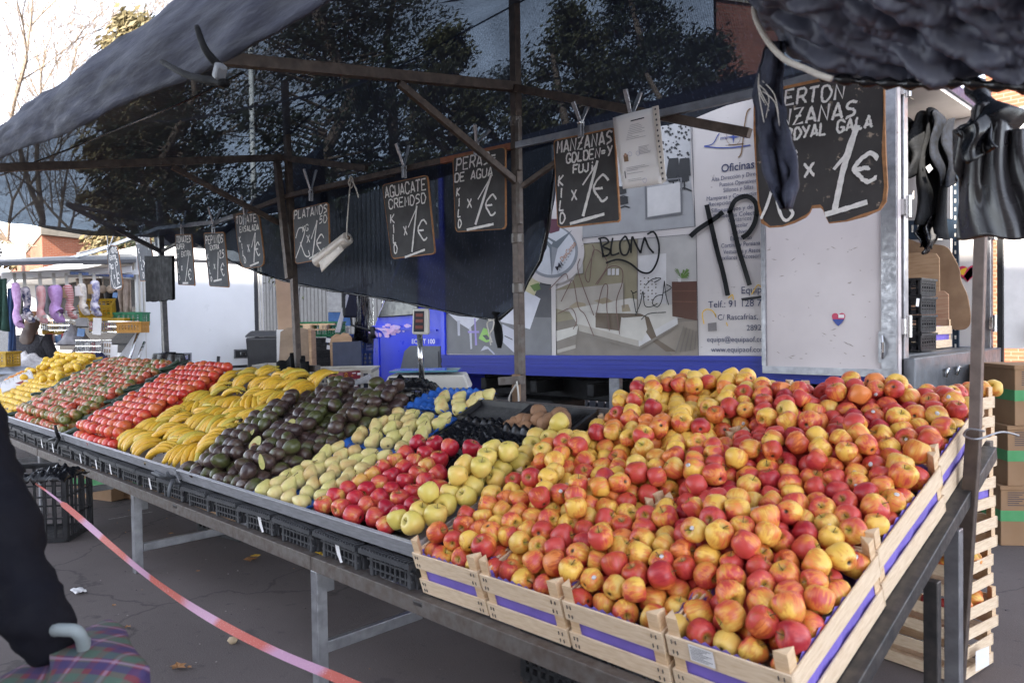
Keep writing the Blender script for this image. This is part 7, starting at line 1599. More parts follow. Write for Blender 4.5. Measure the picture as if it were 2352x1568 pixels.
# bin behind the van
t = thing('wheelie_bin', 'dark grey wheelie bin between the white van and the plank', 'bin', at(622, 880, D=12.5)); t.location.z = 0; L_ = t.location
MB().hexa([L_ + RZ @ V(x, y, z) for z, k in ((.1, .8), (1.35, 1)) for x, y in ((-.3 * k, -.3 * k), (.3 * k, -.3 * k), (.3 * k, .3 * k), (-.3 * k, .3 * k))]).build('bin_body', M['blackpl'], t, bevel=.03)
MB().hexa([L_ + RZ @ V(x, y, z) for z, k in ((1.36, 1.08), (1.46, .8)) for x, y in ((-.3 * k, -.3 * k), (.3 * k, -.3 * k), (.3 * k, .3 * k), (-.3 * k, .3 * k))]).build('lid', M['blackpl'], t, bevel=.03)
for s_ in (-1, 1): MB().tube([L_ + RZ @ V(s_ * .22, .2, .1), L_ + RZ @ V(s_ * .28, .2, .1)], .1, 14).build('wheel', M['tyre'], t, True)
# white box of oranges at the far left end and the onions beside it
t = thing('printed_carton', 'white printed carton of orange fruit tilted at the far left of the lemons', 'carton', at(35, 880, D=8.6)); q = [at(x, y, D=d) for x, y, d in ((5, 905, 8.2), (80, 878, 8.6), (68, 848, 8.9), (0, 878, 8.5))]
MB().prism(q, _f * .02).build('front_panel', M['whp'], t); MB().hexa([q[0], q[1], q[1] + V(-.3, .3, .03), q[0] + V(-.3, .3, .03), q[0] + V(0, 0, .02), q[1] + V(0, 0, .02), q[1] + V(-.3, .3, .05), q[0] + V(-.3, .3, .05)]).build('base', M['whp'], t)
b = MB()
for k in range(7):
    c = q[3].lerp(q[2], .1 + .13 * k).lerp(q[0].lerp(q[1], .1 + .13 * k), .25) - _f * .003
    for a_ in range(10): b.poly([c + _r * r_ * math.cos(j * .628) + V(0, 0, r_ * math.sin(j * .628)) for r_, j in ((.03, a_), (.03, a_ + 1), (.023, a_ + 1), (.023, a_))])
b.c = 1; c = q[0].lerp(q[1], .55).lerp(q[3].lerp(q[2], .55), .3) - _f * .004; b.poly([c + _r * x + V(0, 0, x * .35 + z) for x, z in ((-.05, -.015), (.05, -.015), (.05, .02), (-.05, .02))]); b.build('printed_fruit', [bpy.data.materials['sticker_grey'], M['maroon']], t, flip=False)
om = fruitmat('orange_peel', [(.1, (.58, .20, .02)), (.9, (.64, .26, .03))], .035, .8, .05, bump=.3); on_ = shape('orange', PO, om, .036, 14, .03, 2); rd = random.Random(3)
for k in range(7):
    o = bpy.data.objects.new('orange', on_); sc.collection.objects.link(o); p = q[3].lerp(q[2], .08 + .13 * k); o.location = p + V(-.06, .06, rd.uniform(-.01, .02)); tag(o, 'orange showing over the edge of the white printed carton', 'orange', 'oranges in the white printed carton')
onm = shape('brown_onion', PO, fruitmat('onion_skin', [(.1, (.26, .09, .05)), (.9, (.36, .15, .09))], .05, .9, .3, None, None, .35), .05, 14, .04, 3)
for k in range(9):
    o = bpy.data.objects.new('brown_onion', onm); sc.collection.objects.link(o); o.location = at(88 + 12 * (k % 5) - 4 * (k // 5), 862 - 4 * (k % 5) + 10 * (k // 5), D=9.2); o.rotation_euler = (k, k * 2, 0); tag(o, 'brown red onion lying left of the back lemons', 'onion', 'brown red onions beside the lemons')
# upright sheath: the silvery plastic price holder stuck in the bananas
board3('price_holder', 'clear plastic price holder stuck upright between bananas and tomatoes', [(472, 938), (480, 940), (512, 868), (505, 866)], 6.3, .01, M['film'], 'price holder')

# ---------------------------------------------------------------- inside the open lorry
YI = YS + W_ - .06
def I(px, py, k=0): return at(px, py, Y=YI - k)
rk = thing('storage_rack', 'dark blue slotted steel rack against the inner wall of the lorry', 'rack', I(2195, 840)); M['rackblue'] = mat('rack_blue_steel', (.035, .055, .085), .45, .5, .2)
def upright(px):
    p = I(px, 840, .2); b = MB(); b.box((p.x, p.y, 2.0), (.045, .03, 1.75)); hl = b.build('upright', M['rackblue'], rk); q = MB()
    for k in range(24): q.box((p.x, p.y - .0155, 1.2 + k * .07), (.012, .003, .03))
    q.build('slot_row', M['offwhite'], hl)
upright(2196); upright(2128)
p0, p1 = I(2050, 530, .22), I(2190, 525, .22); b = MB(); b.beam(p0, p1, .03, .16); b.c = 1
for k in range(9): c = p0.lerp(p1, .05 + .1 * k); b.box(c + V(0, -.0165, .01), (.014, .004, .06))
b.build('perforated_beam', [M['rackblue'], M['offwhite']], rk)
def curvy(name, lb, pts, k, m_, cat='board', th=.02, sm=True):
    p = spline([V(x, y, 0) for x, y in pts], 4, True) if sm else [V(x, y, 0) for x, y in pts]
    return tag(MB().prism([I(q.x, q.y, k) for q in p], (0, th, 0)).build(name, m_, bevel=.003), lb, cat, None)
curvy('shaped_panel', 'large dark brown panel with a wavy right edge inside the lorry', [(2060, 560), (2120, 560), (2170, 565), (2190, 590), (2204, 620), (2207, 645), (2222, 680), (2229, 730), (2222, 752), (2200, 758), (2170, 750), (2140, 740), (2060, 740)], .30, M['plyd'])
curvy('round_cornered_panel', 'brown rounded board above the torn plywood inside the lorry', [(2040, 582), (2130, 580), (2150, 582), (2157, 592), (2158, 640), (2158, 670), (2040, 672)], .36, M['ply'], sm=False)
curvy('torn_plywood', 'plywood sheet with torn pale edges inside the lorry', [(2040, 672), (2120, 670), (2168, 668), (2178, 676), (2180, 780), (2040, 790)], .40, mat('split_plywood', (.30, .15, .09), .75, 0, .35, 5, c2=(.42, .27, .17), stretch=(1, 1, 12)), sm=False)
zf_ = zb(XR) + ZM
for k in range(4):
    zz = zf_ + .004 + k * .132; plastic_crate('black_crate', ('lowest', 'second', 'third', 'topmost')[k] + ' black crate of the stack standing in the lorry doorway', V(-1.93, YS + .88, zz), .30, .34, .128, M['blackpl'], 0, 0, 'black crates stacked in the lorry', 5, 3)
board3('crate_label', 'white label on the topmost black crate in the lorry', [(2103, 703), (2110, 704), (2112, 686), (2105, 685)], 0, .002, M['whp'], 'label', Ds=(5.33,) * 4)
lc = I(2150, 826, .52); t = wood_crate(V(-2.07, YS + 1.2, zf_ + .003), (0, 0, 0), 'pale wooden crate with blue purple paper on the lorry floor', None, .42, .45); t.rotation_euler = (0, 0, 0); t.scale = (1.1, 1.1, 1.05)
o = bpy.data.objects.new('lemon', MESH['lemon'][0]); sc.collection.objects.link(o); o.location = at(2242, 822, Y=YS + 1.75); o.location.z = zf_ + .035; o.rotation_euler = (1.5, 0, .4); tag(o, 'single lemon forgotten on the floor of the lorry', 'lemon')
b = MB(); hc = I(2223, 626, -.005); heart(b, hc, .085, hc.y - .004, 0); b.c = 1; b.poly([hc + V(.0, -.004, -.07), hc + V(.06, -.004, .0), hc + V(.07, -.004, .04), hc + V(.02, -.004, .04), hc + V(-.03, -.004, -.03)]); b.c = 2; b.poly([hc + V(-.05, -.005, .03), hc + V(.0, -.005, .045), hc + V(-.03, -.005, -.02), hc + V(-.06, -.005, -.01)])
ob = b.build('heart_sticker', [M['redp'], M['bluep'], M['yelp']], truck)
MB().box(I(2212, 693, .01), (.035, .03, .16)).build('inner_handle', M['black'], truck, bevel=.004)
def drape(name, lb, pts, k, m_, seed, cat):
    q = [I(x, y, k) for x, y in pts]; b = MB()
    b.slab(lambda u, v: q[0].lerp(q[1], u).lerp(q[3].lerp(q[2], u), v) + V(.02 * math.sin(v * 9 + u * 3), -.06 * math.sin(u * 10 + seed + v * 2) - .05 * noise.noise(Vector((u * 4, v * 4, seed))), .03 * math.sin(u * 8 + seed) * (v if v > .5 else 1 - v)), 22, 16, .008)
    return tag(b.build(name, m_, smooth=True), lb, cat, 'dark coats and bags hanging in the lorry')
M['darkcloth'] = clothmat('dark_jacket_cloth', (.003, .0035, .005), (.006, .007, .010), 14, .85)
drape('jacket', 'black jacket hanging in the upper left of the lorry doorway', [(2060, 272), (2130, 262), (2128, 395), (2064, 412)], .75, M['darkcloth'], 1, 'jacket')
drape('coat', 'long dark coat with a small white tag hanging inside the lorry', [(2118, 262), (2160, 258), (2182, 545), (2098, 505)], .70, M['darkcloth'], 4, 'coat')
drape('coat', 'dark blue fleece hanging right of the long coat in the lorry', [(2135, 262), (2190, 280), (2200, 420), (2160, 430)], .78, clothmat('navy_fleece', (.004, .005, .009), (.009, .012, .021), 30), 6, 'fleece')
drape('belt_bag', 'black strap bag hanging below the long coat in the lorry', [(2112, 500), (2150, 500), (2146, 578), (2112, 574)], .66, M['bag'], 7, 'bag')
tagq = [I(x, y, .86) for x, y in ((2126, 384), (2136, 377), (2143, 388), (2133, 398))]; tag(MB().prism(tagq, (0, .003, 0)).build('garment_tag', M['whp']), 'small white diamond tag on the long dark coat', 'tag')
b = MB(); c = V(-2.1, YS + 1.0, zt(XR) - .115); b.box(c, (.3, .3, .012)); b.c = 1; b.box(c + V(0, 0, -.008), (.2, .2, .012)); b.build('ceiling_vent', [M['offwhite'], M['black']], truck)
# ================================================================== STACK OF CRATES AND BOXES AT THE RIGHT
sx0 = -.90; sy0 = 3.44; CW_, CL2, CH_ = .50, .33, .171
ordn = ('lowest', 'second', 'third', 'fourth', 'fifth', 'sixth', 'topmost')
protoS = None
for k in range(7):
    lb = '%s crate of the tall poplar crate stack behind the right end of the stall' % ordn[k]
    SR = Matrix.Rotation(-.17, 3, 'Z'); loc = V(sx0, sy0, .004 + k * CH_) + SR @ V(-CW_ / 2 + (.012 if k % 2 else 0), .008 if k in (2, 5) else 0, 0)
    if k in (4, 5): t = wood_crate(loc, (0, 0, 0), lb, 'poplar crates stacked behind the stall', CW_, CL2)
    elif protoS is None: t = protoS = wood_crate(loc, (0, 0, 0), lb, 'poplar crates stacked behind the stall', CW_, CL2, liner=False)
    else: t = copy_tree(protoS); t.location = loc; t['label'] = lb
    t.scale = (1, 1, .80); t.rotation_euler = (0, 0, -.17 + (.02, -.015, .03, 0, -.025, .02, -.01)[k])
    if k in (1, 2, 5, 6):
        rd = random.Random(k)
        for j in range(10 if k < 6 else 14):
            me = MESH[rd.choice(list(gala))][j % 3]; o = bpy.data.objects.new('apple', me); sc.collection.objects.link(o)
            a_ = j % 5; o.location = loc + SR @ V(-.20 + .10 * a_ if j < 5 else .205 - .03 * (j % 2), .06 if j < 5 else .05 + .055 * (j - 5), .125 + (.03 if k == 6 else 0)); o.rotation_euler = (rd.uniform(0, 6), rd.uniform(0, 6), rd.uniform(0, 6))
            tag(o, 'apple inside the %s crate of the tall stack behind the stall' % ordn[k], 'apple', 'apples in the stacked crates')
b = MB(); c = V(sx0, sy0, 0) + SR @ V(.002, .18, .115); b.poly([c + SR @ V(.005, y, z) for y, z in ((-.045, -.06), (.045, -.05), (.045, .05), (-.045, .045))]); o = b.build('paper_label', M['whp'], protoS)
o.location = (.0, 0, 0)
# banana cartons at the far right
def carton(lb, c, L, W, H, rz, script=True):
    t = thing('cardboard_box', lb, 'cardboard box', c, 'brown cardboard boxes with a green band'); t.rotation_euler = (0, 0, rz)
    MB().box((0, 0, H / 2), (L, W, H)).build('carton_body', M['card'], t, local=True, bevel=.004)
    b = MB(); b.box((0, 0, H * .5), (L + .004, W + .004, H * .18)); b.build('green_band', M['green'], t, local=True)
    MB().box((0, 0, H - .012), (L + .012, W + .012, .028)).build('lid', M['card'], t, local=True, bevel=.003)
    b = MB()
    for k in range(7): b.poly([V(-L * .42, -W / 2 - .003, H * .9 - k * .014), V(-L * .42 + .11 - .02 * (k % 3), -W / 2 - .003, H * .9 - k * .014), V(-L * .42 + .11 - .02 * (k % 3), -W / 2 - .003, H * .9 - k * .014 - .005), V(-L * .42, -W / 2 - .003, H * .9 - k * .014 - .005)])
    b.poly([V(-L * .1 + .02 * math.cos(a), -W / 2 - .004, H * .5 + .035 * math.sin(a)) for a in [k * .6 for k in range(10)]])
    if script: text3d(b, 'Banana', V(-L * .05, -W / 2 - .0045, H * .36), V(L * .42, -W / 2 - .0045, H * .40), .075, shear=.35, bold=.004)
    b.build('carton_print', M['ink'], t, local=True, flip=False)
    return t
k_ = ('bottom', 'middle', 'top')
for i in range(3): 
    p = at(2358, 1235, Z=0); carton('brown banana box with a green band, %s of the column at the right edge' % k_[i], V(p.x + .02 * i, p.y + .02 * i, .002 + i * .395), .52, .40, .392, R(38) + .05 * i)
for i in range(3):
    p = at(2300, 1190, Z=0); carton('brown banana box with a green band, %s of the column behind the right pole' % k_[i], V(p.x - .03 * (i % 2), p.y, .002 + i * .385), .50, .40, .382, R(40), i != 0)

# ================================================================== UNDER AND IN FRONT OF THE STALL
plastic_crate('black_crate', 'large black slotted crate standing on the ground at the left, tied with the striped tape', at(85, 1240, Z=0) + V(-.12, .02, .004), .62, .42, .50, M['blackpl'], R(52), 0, None, 9, 3)
crumple('bin_bag', 'black plastic film lying in the top of the large black crate', 30, 1112, 140, 1108, 4.35, .06, M['bag'], 4, 'bag', .3)
plastic_crate('black_crate', 'black crate lying on the ground under the front of the apple crates', at(1290, 1640, Z=0) + V(-.05, .3, .004), .55, .36, .24, M['blackpl'], R(3), 0, None, 12, 4)
plastic_crate('black_crate', 'black crate with a white tag on the ground under the bananas', at(432, 1236, Z=0) + V(.1, .35, .004), .55, .36, .22, M['black'], R(8), 0, None, 9, 3)
for i, (px, py, L, H, lb) in enumerate(((205, 1150, .5, .3, 'brown carton with a green band on the ground under the mottled tomatoes'), (262, 1146, .4, .26, 'smaller carton with a dark green side under the stall at the left'))):
    p = at(px, py, Z=0); carton(lb, V(p.x - .1, p.y + .2, .002), L, .35, H, R(20), False)
for i, (px, py) in enumerate(((326, 1150), (390, 1178))):
    p = at(px, py, Z=.25); o = MB().box(p + V(0, .3, -.03), (.5, .12, .10)).box(p + V(0, .3, .035), (.5, .4, .025)).build('pallet_piece', M['ply'], bevel=.003); tag(o, ('left' if i == 0 else 'right') + ' half of a broken pallet lodged under the stall', 'pallet')
# striped barrier tape from the crate to the lower right
tape = bpy.data.materials.new('striped_tape')
def tapemat():
    b = NB('striped_barrier_tape'); s = b.n('SeparateXYZ'); b.l(b.coord(), s.inputs[0])
    f = b.math('FRACT', b.math('MULTIPLY', b.math('ADD', s.outputs[0], b.math('MULTIPLY', s.outputs[1], -.35)), 1.55))
    col = b.mix(b.rng(f, .46, .60, 0, 1), (.42, .075, .05), (.44, .23, .34)); col = b.mix(b.rng(f, .93, .99), col, (.42, .075, .05))
    col = b.mix(b.rng(b.noise(60, 3, b.coord((6, 6, 1))), .62, .68, 0, .5), col, (.75, .6, .6))
    return b.bsdf(col, .62)
M['tape'] = tapemat(); bpy.data.materials.remove(tape)
tp_ = [(78, 1108, 4.45), (110, 1130, 4.25), (165, 1174, 3.95), (250, 1248, 3.55), (330, 1315, 3.22), (420, 1380, 2.92), (520, 1440, 2.66), (640, 1500, 2.42), (760, 1550, 2.25), (900, 1610, 2.08), (1080, 1680, 1.9)]
pts = spline([at(x, y, D=d) for x, y, d in tp_], 7); b = MB(); wd = .027; n = len(pts); L = []; Rr = []
for i, p in enumerate(pts):
    tw = .55 + .5 * math.sin(i * .16); wv = wd * (.34 if i < 12 else 1) / 2
    d = (pts[min(i + 1, n - 1)] - pts[max(i - 1, 0)]).normalized(); sd = V(0, 0, 1).cross(d).normalized(); up = d.cross(sd)
    q = (up * math.cos(tw) + sd * math.sin(tw)) * wv; L.append(p + q); Rr.append(p - q)
b.add(L + Rr + [p + V(0, .0012, .0006) for p in L + Rr], [(i, i + 1, n + i + 1, n + i) for i in range(n - 1)] + [(2 * n + i, 3 * n + i, 3 * n + i + 1, 2 * n + i + 1) for i in range(n - 1)])
tag(b.build('barrier_tape', M['tape'], smooth=True), 'red and white striped barrier tape sagging from the black crate across the front', 'tape')
# litter
M['leaf'] = mat('dry_leaf', (.36, .17, .06), .7, 0, .4, 20)
for i, (px, py, s_, lb) in enumerate(((410, 1533, .035, 'curled dry leaf lying nearest the plaid trolley'), (293, 1440, .018, 'small dry leaf on the asphalt left of the tape'), (350, 1258, .016, 'small orange leaf beside the left leg brace'), (455, 1312, .015, 'small leaf under the front beam right of the brace'), (384, 1250, .018, 'leaf on the asphalt behind the leg brace'), (392, 1226, .022, 'orange leaf beside the black crate under the bananas'), (435, 1533, .012, 'leaf crumb right of the curled leaf'), (262, 1390, .013, 'tiny leaf between the white scrap and the tape'), (575, 1287, .05, 'large orange leaf under the stall below the pears'), (588, 1278, .035, 'yellow fruit peel on top of the large orange leaf'))):
    p = at(px, py, Z=.006); rd = random.Random(i); o = []
    for k in range(11): a = k * .571; rr = s_ * (1 if k % 2 else .6) * rd.uniform(.8, 1.2); o.append(p + V(rr * math.cos(a) * 1.3, rr * math.sin(a), .004 + .3 * s_ * rd.random()))
    c = MB(); cen_ = p + V(0, 0, .004); c.add(o + [cen_], [(k, (k + 1) % 11, 11) for k in range(11)]); tag(c.build('dry_leaf', M['yelp'] if 'peel' in lb else M['leaf'], flip=False), lb, 'peel' if 'peel' in lb else 'leaf', 'dry leaves on the asphalt' if 'peel' not in lb else None)
p = at(180, 1358, Z=.006); tag(MB().slab(lambda u, v: p + V((u - .5) * .10, (v - .5) * .06, .006 + .022 * abs(noise.noise(Vector((u * 5, v * 5, 2))))), 8, 6, .002).build('paper_scrap', M['whp'], smooth=True), 'crumpled white paper scrap lying on the asphalt', 'paper')
p = at(534, 1469, Z=.016); tag(MB().lathe([(.001, -.016), (.016, -.012), (.024, 0), (.017, .011), (.001, .015)], 9, Matrix.Translation(p), lambda q, a: q * (1 + .25 * noise.noise(q * 60))).build('pebble', mat('pebble', (.45, .34, .22), .8), smooth=True), 'single pale pebble on the asphalt near the tape', 'stone')
for i, (px, py) in enumerate(((845, 1385), (674, 1298))):
    p = at(px, py, Z=.03); o = bpy.data.objects.new('lemon', MESH['lemon'][i]); sc.collection.objects.link(o); o.location = p + V(-.05, .2, .004); o.rotation_euler = (1.5, .2, i + .6); tag(o, ('bruised yellow fruit fallen under the stall near the right leg', 'yellow fruit fallen behind the middle leg socket')[i], 'fruit')
gm_ = MB(); rd = random.Random(77)
for k in range(420):
    x, y = rd.uniform(-7, 1), rd.uniform(-.6, 4.5); a = rd.uniform(0, 6); s_ = rd.uniform(.002, .007); p = V(x, y, .003)
    gm_.c = k % 3; gm_.add([p + V(s_ * math.cos(a + j * 1.57) * (1.4 if j % 2 else .8), s_ * math.sin(a + j * 1.57), 0) for j in range(4)] + [p + V(0, 0, s_ * .7)], [(0, 1, 4), (1, 2, 4), (2, 3, 4), (3, 0, 4)])
tag(gm_.build('grit', [M['leaf'], mat('pale_grit', (.30, .27, .25), .9), mat('dark_grit', (.03, .027, .026), .9)], flip=False), 'fine grit and leaf crumbs strewn over the asphalt', 'grit', kind='stuff')
# clips joining the trays
t = thing('spring_clamp', 'grey steel clamp gripping the lips of the middle and right trays', 'clamp', SP(-4.29, -.02, .03), 'spring clamps on the stall'); c = t.location
for d, l in ((V(-.13, -.05, .03), 1), (V(-.06, -.06, .05), 1), (V(.03, -.03, .05), 1), (V(.02, -.02, -.09), 1)): MB().tube([c + V(0, -.012, -.01), c + V(0, -.03, -.02) + d * .5, c + V(0, -.03, -.02) + d], [.012, .011, .008], 6).build('handle' if d.z > .02 else 'jaw', M['grey'], t, True)
MB().prism([SP(-4.275 + u, -.021, w_) for u, w_ in ((-.06, .075), (-.02, .08), (.03, -.05), (-.01, -.06))], (0, -.004, 0)).build('torn_tape', M['tray_steel'], t)
t = thing('spring_clamp', 'dark clamp joining the left and middle trays at the front lip', 'clamp', SP(-6.505, -.02, .03), 'spring clamps on the stall'); c = t.location
for d in (V(-.16, -.02, -.03), V(.02, -.02, .10), V(.0, -.02, -.08)): MB().tube([c + V(0, -.012, 0), c + d * .5 + V(0, -.02, 0), c + d + V(0, -.02, 0)], [.015, .013, .010], 6).build('handle', M['black'], t, True)
# small posts of the sheet between tomatoes and van
tag(MB().tube([at(499, 852, D=8.3), at(502, 818, D=8.3)], .018, 8).build('iron_peg', M['blackpl'], smooth=True), 'short black iron peg standing behind the red tomatoes', 'peg')

# ================================================================== PEOPLE
def skin_body(name, verts, edges, mat_, parent, root=0, sub=2, disp=None):
    """one continuous skin-modifier surface from joints (position, radius)"""
    me = bpy.data.meshes.new(name); off = V(0, 0, 0); q = parent
    while q is not None: off += q.location; q = q.parent
    me.from_pydata([tuple(Vector(v[0]) - off) for v in verts], edges, []); me.update(); o = bpy.data.objects.new(name, me); sc.collection.objects.link(o); o.parent = parent
    sk = o.modifiers.new('skin', 'SKIN'); sk.use_smooth_shade = True
    for i, v in enumerate(me.skin_vertices[0].data): r = verts[i][1]; v.radius = r if isinstance(r, tuple) else (r, r); v.use_root = i == root
    s_ = o.modifiers.new('sub', 'SUBSURF'); s_.levels = sub; s_.render_levels = sub
    dg = bpy.context.evaluated_depsgraph_get(); m2 = bpy.data.meshes.new_from_object(o.evaluated_get(dg)); o.modifiers.clear(); o.data = m2; m2.materials.clear(); m2.materials.append(mat_)
    if disp:
        for v in m2.vertices: v.co += v.normal * disp(v.co + off)
    for p in m2.polygons: p.use_smooth = True
    return o
M['skin'] = mat('skin', (.50, .30, .22), .5, 0, .1, 20); M['coat'] = mat('dark_quilted_coat', (.0030, .0034, .0075), .85, 0, .25, 6, c2=(.006, .0055, .008), bump=.9, bscale=22, Specular_IOR_Level=.15)
M['hair'] = mat('brown_hair', (.06, .028, .016), .5, 0, .4, 30, stretch=(6, 6, 1)); M['trous'] = mat('dark_trousers', (.02, .02, .026), .8, 0, .2)
def hand(base, d, side, up, parent, m_, curl=.9):
    """palm with five separate bent fingers; d points to the fingertips, side toward the thumb"""
    d = d.normalized(); side = (side - d * side.dot(d)).normalized(); nrm = d.cross(side)
    vs = [(base, .026), (base + d * .045, (.036, .017)), (base + d * .085, (.036, .015))]; es = [(0, 1), (1, 2)]
    for k, (o_, L) in enumerate(((.028, .070), (.010, .078), (-.009, .073), (-.027, .058))):
        s = base + d * .088 + side * o_; a = [s]; dd = d
        for j in range(3): ang = curl * (.5 + .35 * j); dd = (d * math.cos(ang) + nrm * math.sin(ang)); a.append(a[-1] + dd * L * (.42, .33, .25)[j])
        i0 = len(vs); vs += [(a[0], .0095), (a[1], .0088), (a[2], .008), (a[3], .0068)]; es += [(2, i0), (i0, i0 + 1), (i0 + 1, i0 + 2), (i0 + 2, i0 + 3)]
    s = base + d * .03 + side * .034; i0 = len(vs); vs += [(s, .012), (s + side * .026 + d * .026 + nrm * .012, .0105), (s + side * .026 + d * .055 + nrm * .03, .008)]; es += [(1, i0), (i0, i0 + 1), (i0 + 1, i0 + 2)]
    return vs, es
# shopper at the left edge, back to us, pulling a plaid trolley; only the right sleeve is inside the frame
HB = at(-300, 1000, D=1.80); hx, hy = HB.x, HB.y
fw = V(-.8, .6, 0).normalized(); rt_ = V(fw.y, -fw.x, 0)
t = thing('person', 'shopper in a dark quilted coat at the left edge pulling a plaid trolley', 'person', (hx, hy, 0)); O_ = V(hx, hy, 0)
def bp_(r, f, z): return O_ + rt_ * r + fw * f + V(0, 0, z)
el = at(10, 1215, D=1.72); wr = at(62, 1412, D=1.63); gp0 = at(94, 1460, D=1.63); sh = bp_(.19, 0, 1.36)
vs = [(bp_(0, 0, .95), (.15, .12)), (bp_(0, 0, 1.15), (.15, .115)), (bp_(0, 0, 1.33), (.155, .10)), (bp_(0, 0, 1.44), .07), (bp_(0, .02, 1.52), .052), (bp_(0, .03, 1.58), (.07, .08)), (bp_(0, .035, 1.66), (.075, .092)), (bp_(0, .03, 1.73), (.055, .065)),
      (bp_(.10, 0, .90), .10), (bp_(.11, .02, .5), .065), (bp_(.11, -.02, .09), .045), (bp_(.11, .15, .04), .04), (bp_(-.10, 0, .90), .10), (bp_(-.11, .1, .5), .065), (bp_(-.11, .12, .09), .045), (bp_(-.11, .29, .04), .04),
      (sh, .062), (el, .045), (wr, .032), (bp_(-.19, 0, 1.36), .062), (bp_(-.25, .03, 1.08), .045), (bp_(-.24, .2, .92), .03)]
es = [(0, 1), (1, 2), (2, 3), (3, 4), (4, 5), (5, 6), (6, 7), (0, 8), (8, 9), (9, 10), (10, 11), (0, 12), (12, 13), (13, 14), (14, 15), (2, 16), (16, 17), (17, 18), (2, 19), (19, 20), (20, 21)]
gp_ = gp0; hv, he = hand(wr - (gp_ - wr).normalized() * .05, (gp_ - wr), fw - rt_ * .6, None, t, None, 1.3); n0 = len(vs); vs += hv; es += [(18, n0)] + [(a + n0, b_ + n0) for a, b_ in he]
hv, he = hand(bp_(-.24, .22, .90), fw + V(0, 0, -.5), -rt_, None, t, None, .5); n0 = len(vs); vs += hv; es += [(21, n0)] + [(a + n0, b_ + n0) for a, b_ in he]
body = skin_body('body', vs, es, M['skin'], t)
q = lambda p: .014 * noise.noise(p * 8) + .010 * noise.noise(Vector((p.x * 10, p.y * 10, p.z * 28))) + .005 * noise.noise(p * 40)
cv = [(bp_(0, 0, .72), (.235, .185)), (bp_(0, 0, .95), (.225, .175)), (bp_(0, 0, 1.18), (.205, .155)), (bp_(0, 0, 1.34), (.20, .135)), (bp_(0, .0, 1.46), .095), (sh, .085), (sh.lerp(el, .55), .078), (el, .082), (el.lerp(wr, .5), .074), (gp0 + (gp0 - wr).normalized() * .075, .064), (bp_(-.2, 0, 1.36), .098), (bp_(-.26, .03, 1.08), .085), (bp_(-.245, .17, .94), .06)]
skin_body('coat', cv, [(0, 1), (1, 2), (2, 3), (3, 4), (3, 5), (5, 6), (6, 7), (7, 8), (8, 9), (3, 10), (10, 11), (11, 12)], M['coat'], t, 1, 3, q)
tv = [(bp_(0, 0, .92), (.16, .13)), (bp_(.10, .01, .84), .105), (bp_(.115, .02, .5), .082), (bp_(.115, -.02, .12), .062), (bp_(-.10, .02, .84), .105), (bp_(-.115, .1, .5), .082), (bp_(-.115, .12, .12), .062)]
skin_body('trousers', tv, [(0, 1), (1, 2), (2, 3), (0, 4), (4, 5), (5, 6)], M['trous'], t, 0)
for s_, y_ in ((.11, .05), (-.11, .19)): skin_body('shoe', [(bp_(s_, y_ - .07, .05), .05), (bp_(s_, y_, .045), .046), (bp_(s_, y_ + .12, .035), .038)], [(0, 1), (1, 2)], M['black'], t)
skin_body('hair', [(bp_(0, -.03, 1.52), .07), (bp_(0, -.02, 1.62), (.088, .085)), (bp_(0, .0, 1.70), (.085, .09)), (bp_(0, .02, 1.765), .055)], [(0, 1), (1, 2), (2, 3)], M['hair'], t, 0, 2, q)
for s_ in (-1, 1): MB().lathe([(.001, -.012), (.011, -.006), (.0115, .004), (.001, .012)], 10, Matrix.Translation(bp_(s_ * .032, .112, 1.645))).build('eye', M['white'], t, True)
MB().lathe([(.004, .03), (.010, .012), (.017, -.012), (.012, -.022), (.002, -.024)], 8, Matrix.Translation(bp_(0, .128, 1.615))).build('nose', M['skin'], t, True)
MB().tube([bp_(-.026, .108, 1.565), bp_(0, .118, 1.563), bp_(.026, .108, 1.565)], [.004, .007, .004], 6).build('mouth', mat('lip', (.40, .15, .13), .5), t, True)
# plaid trolley
def plaid():
    b = NB('tartan_cloth'); s = b.n('SeparateXYZ'); b.l(b.coord(), s.inputs[0])
    def stripes(x, per, ofs, wd): return b.rng(b.math('ABSOLUTE', b.math('SUBTRACT', b.math('FRACT', b.math('ADD', b.math('MULTIPLY', x, 1 / per), ofs)), .5)), wd, wd + .03, 1, 0)
    hx_ = b.math('ADD', b.math('MULTIPLY', s.outputs[0], .8), b.math('MULTIPLY', s.outputs[1], .6)); hy_ = b.math('ADD', s.outputs[2], b.math('SUBTRACT', b.math('MULTIPLY', s.outputs[1], .8), b.math('MULTIPLY', s.outputs[0], .6)))
    col = (.12, .02, .032)
    for v in (hx_, hy_):
        col = b.mix(b.math('MULTIPLY', stripes(v, .085, .0, .15), .55), col, (.03, .10, .07)); col = b.mix(b.math('MULTIPLY', stripes(v, .085, .5, .12), .65), col, (.02, .02, .09)); col = b.mix(b.math('MULTIPLY', stripes(v, .085, .27, .03), .55), col, (.26, .17, .25))
    return b.bsdf(col, .75, 0, b.noise(300, 2), .3, .003)
M['plaid'] = plaid()
t = thing('shopping_trolley', 'tartan plaid shopping trolley bag with a pale grey handle at the lower left', 'trolley', at(130, 1700, D=1.45)); t.location.z = 0
tl4 = [at(-90, 1575, D=1.32), at(335, 1505, D=1.62), at(300, 1478, D=1.86), at(-110, 1520, D=1.62)]
zt_ = sum(p.z for p in tl4) / 4 - .045
cn = sum((V(p.x, p.y, 0) for p in tl4), V(0, 0, 0)) / 4
